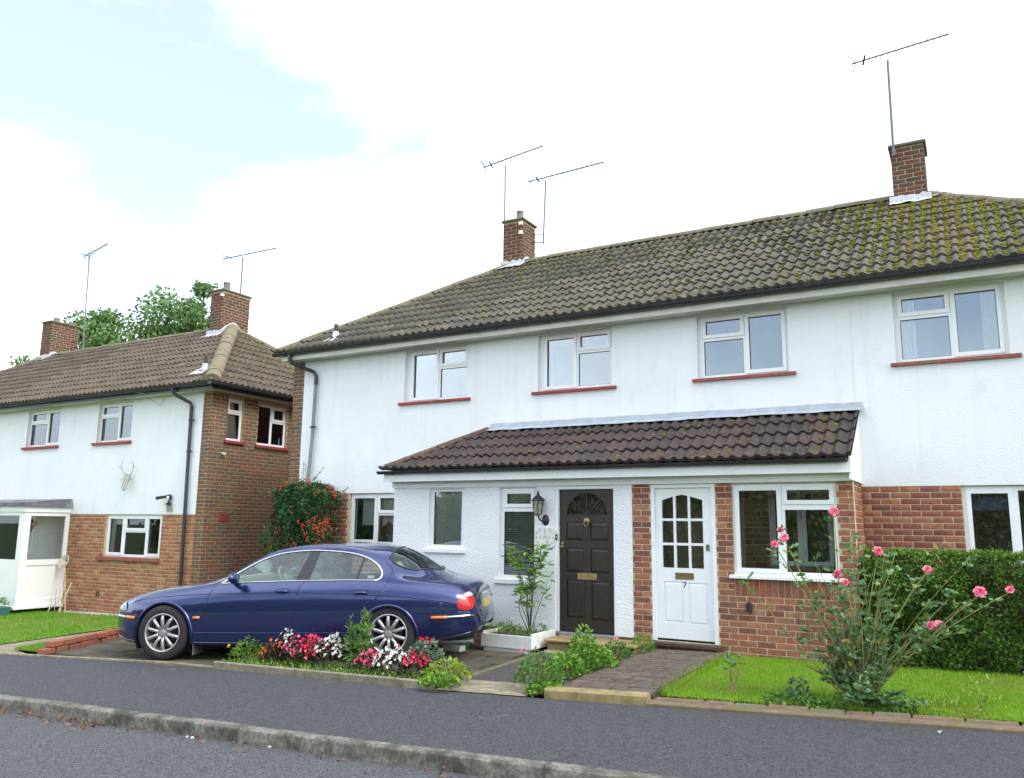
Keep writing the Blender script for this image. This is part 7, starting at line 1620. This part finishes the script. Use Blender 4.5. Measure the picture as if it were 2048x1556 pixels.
# ---- fallen leaves and petals
M['fallen'] = leafmat('fallen_leaf', [(.15,.065,.035), (.20,.10,.05), (.10,.05,.03), (.24,.16,.08), (.18,.075,.055)], .8, .1)
P = []
for i in range(170):
    x = random.choice([random.gauss(-7.75, .35), random.gauss(-7.1, .15), random.uniform(-8.6, -3)] if random.random() < .8 else [random.uniform(-9, -2)]); d = abs(random.gauss(0, .09)); y = KF(x)-.02-d; P.append((x, y, G(x, y)-.105+.02*random.random()*math.exp(-d*8)))
tag(leafobj('fallen_leaves', M['fallen'], None, P, rand_dirs(len(P))*np.array((1, 1, .35)), rng.uniform(.025, .06, len(P)), rng.uniform(.015, .035, len(P))), 'dry brown leaves lying in the gutter along the kerb', 'leaves', kind='stuff')
P = [tuple(pixg(a+random.uniform(-3, 3), b+random.uniform(-1, 1))+Vector((0, 0, .006))) for a, b in ((1880, 1464), (1884, 1465), (1917, 1447), (2010, 1452), (1650, 1395), (1560, 1415), (1568, 1416), (378, 1476), (535, 1496)) for _ in range(2)]
tag(leafobj('fallen_petals', M['petal_white'], None, P, rand_dirs(len(P))*np.array((1, 1, .3)), .03, .022), 'pale fallen petals on the pavement edge', 'petals', kind='stuff')
# ---- trees behind the left house
def tree(label, base, h, cr, nclump, nleaf, lsize, cshape=1.0, seed=0, group=None):
    random.seed(seed); base = Vector(base); o = empty('tree', base, label, 'tree', group)
    mb = MB(); top_ = base+Vector((0, 0, h*.8)); mb.tube([base, base+Vector((.2, 0, h*.35)), base+Vector((0, .2, h*.6)), top_], [h*.03, h*.024, h*.015, h*.005], 8); tr_ = mb.build('trunk', M['bark'], o, smooth=True)
    C = []; mb = MB()
    while len(C) < nclump:
        v = Vector((random.gauss(0, 1), random.gauss(0, 1), random.gauss(0, 1))).normalized()*random.random()**.4; p = base+Vector((v.x*cr, v.y*cr, h*.62+v.z*h*.38*cshape)); C.append(p)
        s_ = base+Vector((0, 0, h*random.uniform(.3, .65))); mb.tube([s_, s_.lerp(p, .5)+Vector((0, 0, -.2)), p], [h*.008, h*.005, h*.002], 5)
    mb.build('branches', M['bark'], o)
    k = nleaf//nclump; P = []
    for c in C:
        r_ = cr*random.uniform(.15, .30); d = unit(rng.normal(size=(k, 3)))*(rng.random((k, 1))**.5)*r_*np.array((1.25, 1.25, .8)); P.append(np.array(c[:])+d)
    P = np.concatenate(P); leafobj('crown', M['leaf_tree'], o, P, rand_dirs(len(P), -.1), rng.uniform(lsize*.7, lsize*1.3, len(P)), rng.uniform(lsize*.4, lsize*.7, len(P))); return o
tree('broad green tree rising behind the left house roof', (-42.9, 19, 0), 15.2, 4.6, 130, 42000, .30, seed=3); random.seed(21)
tree('smaller green tree behind the far red chimney of the left house', (-56.5, 20, 0), 13.4, 4.4, 50, 10000, .32, seed=5); random.seed(22)
tree('slim green tree beside the broad tree behind the left house', (-39.4, 20.5, 0), 15.4, 3.4, 60, 16000, .30, seed=8); random.seed(23)
# ---- the other side of the road, seen in the lower windows
M['leaf_far'] = leafmat('olive_far_leaf', [(.26,.25,.13), (.32,.30,.17), (.20,.19,.10)])
def far_hedge(label, x0_, x1_, y_, h_, seed):
    n = 26000; x = rng.uniform(x0_, x1_, n); tz_ = h_*(.85+.15*np.sin(x*.9+seed)+.10*np.sin(x*2.3)); z = tz_*rng.random(n)**.75; y = y_+rng.normal(size=n)*.35
    o = empty('tall_hedge', ((x0_+x1_)/2, y_, G(0, -16)), label, 'hedge', 'hedges across the road'); leafobj('foliage', M['leaf_far'], o, np.stack((x, y, z-.2), 1), rand_dirs(n), rng.uniform(.12, .26, n), .12)
    mb = MB(); mb.bbox(x0_, x1_, y_-1.2, y_-.3, -.4, h_*.72, .2); mb.build('blocking_core', M['leaf_far'], o)  # leaf-coloured block added behind the foliage so no light comes through
far_hedge('tall dark hedge across the road facing the left house', -46, -22, -23, 4.2, 1); far_hedge('tall dark hedge across the road facing the white house', -21.5, 4, -21.5, 4.4, 2); far_hedge('tall dark hedge across the road facing the end of the terrace', 4.5, 30, -20, 4.4, 3)
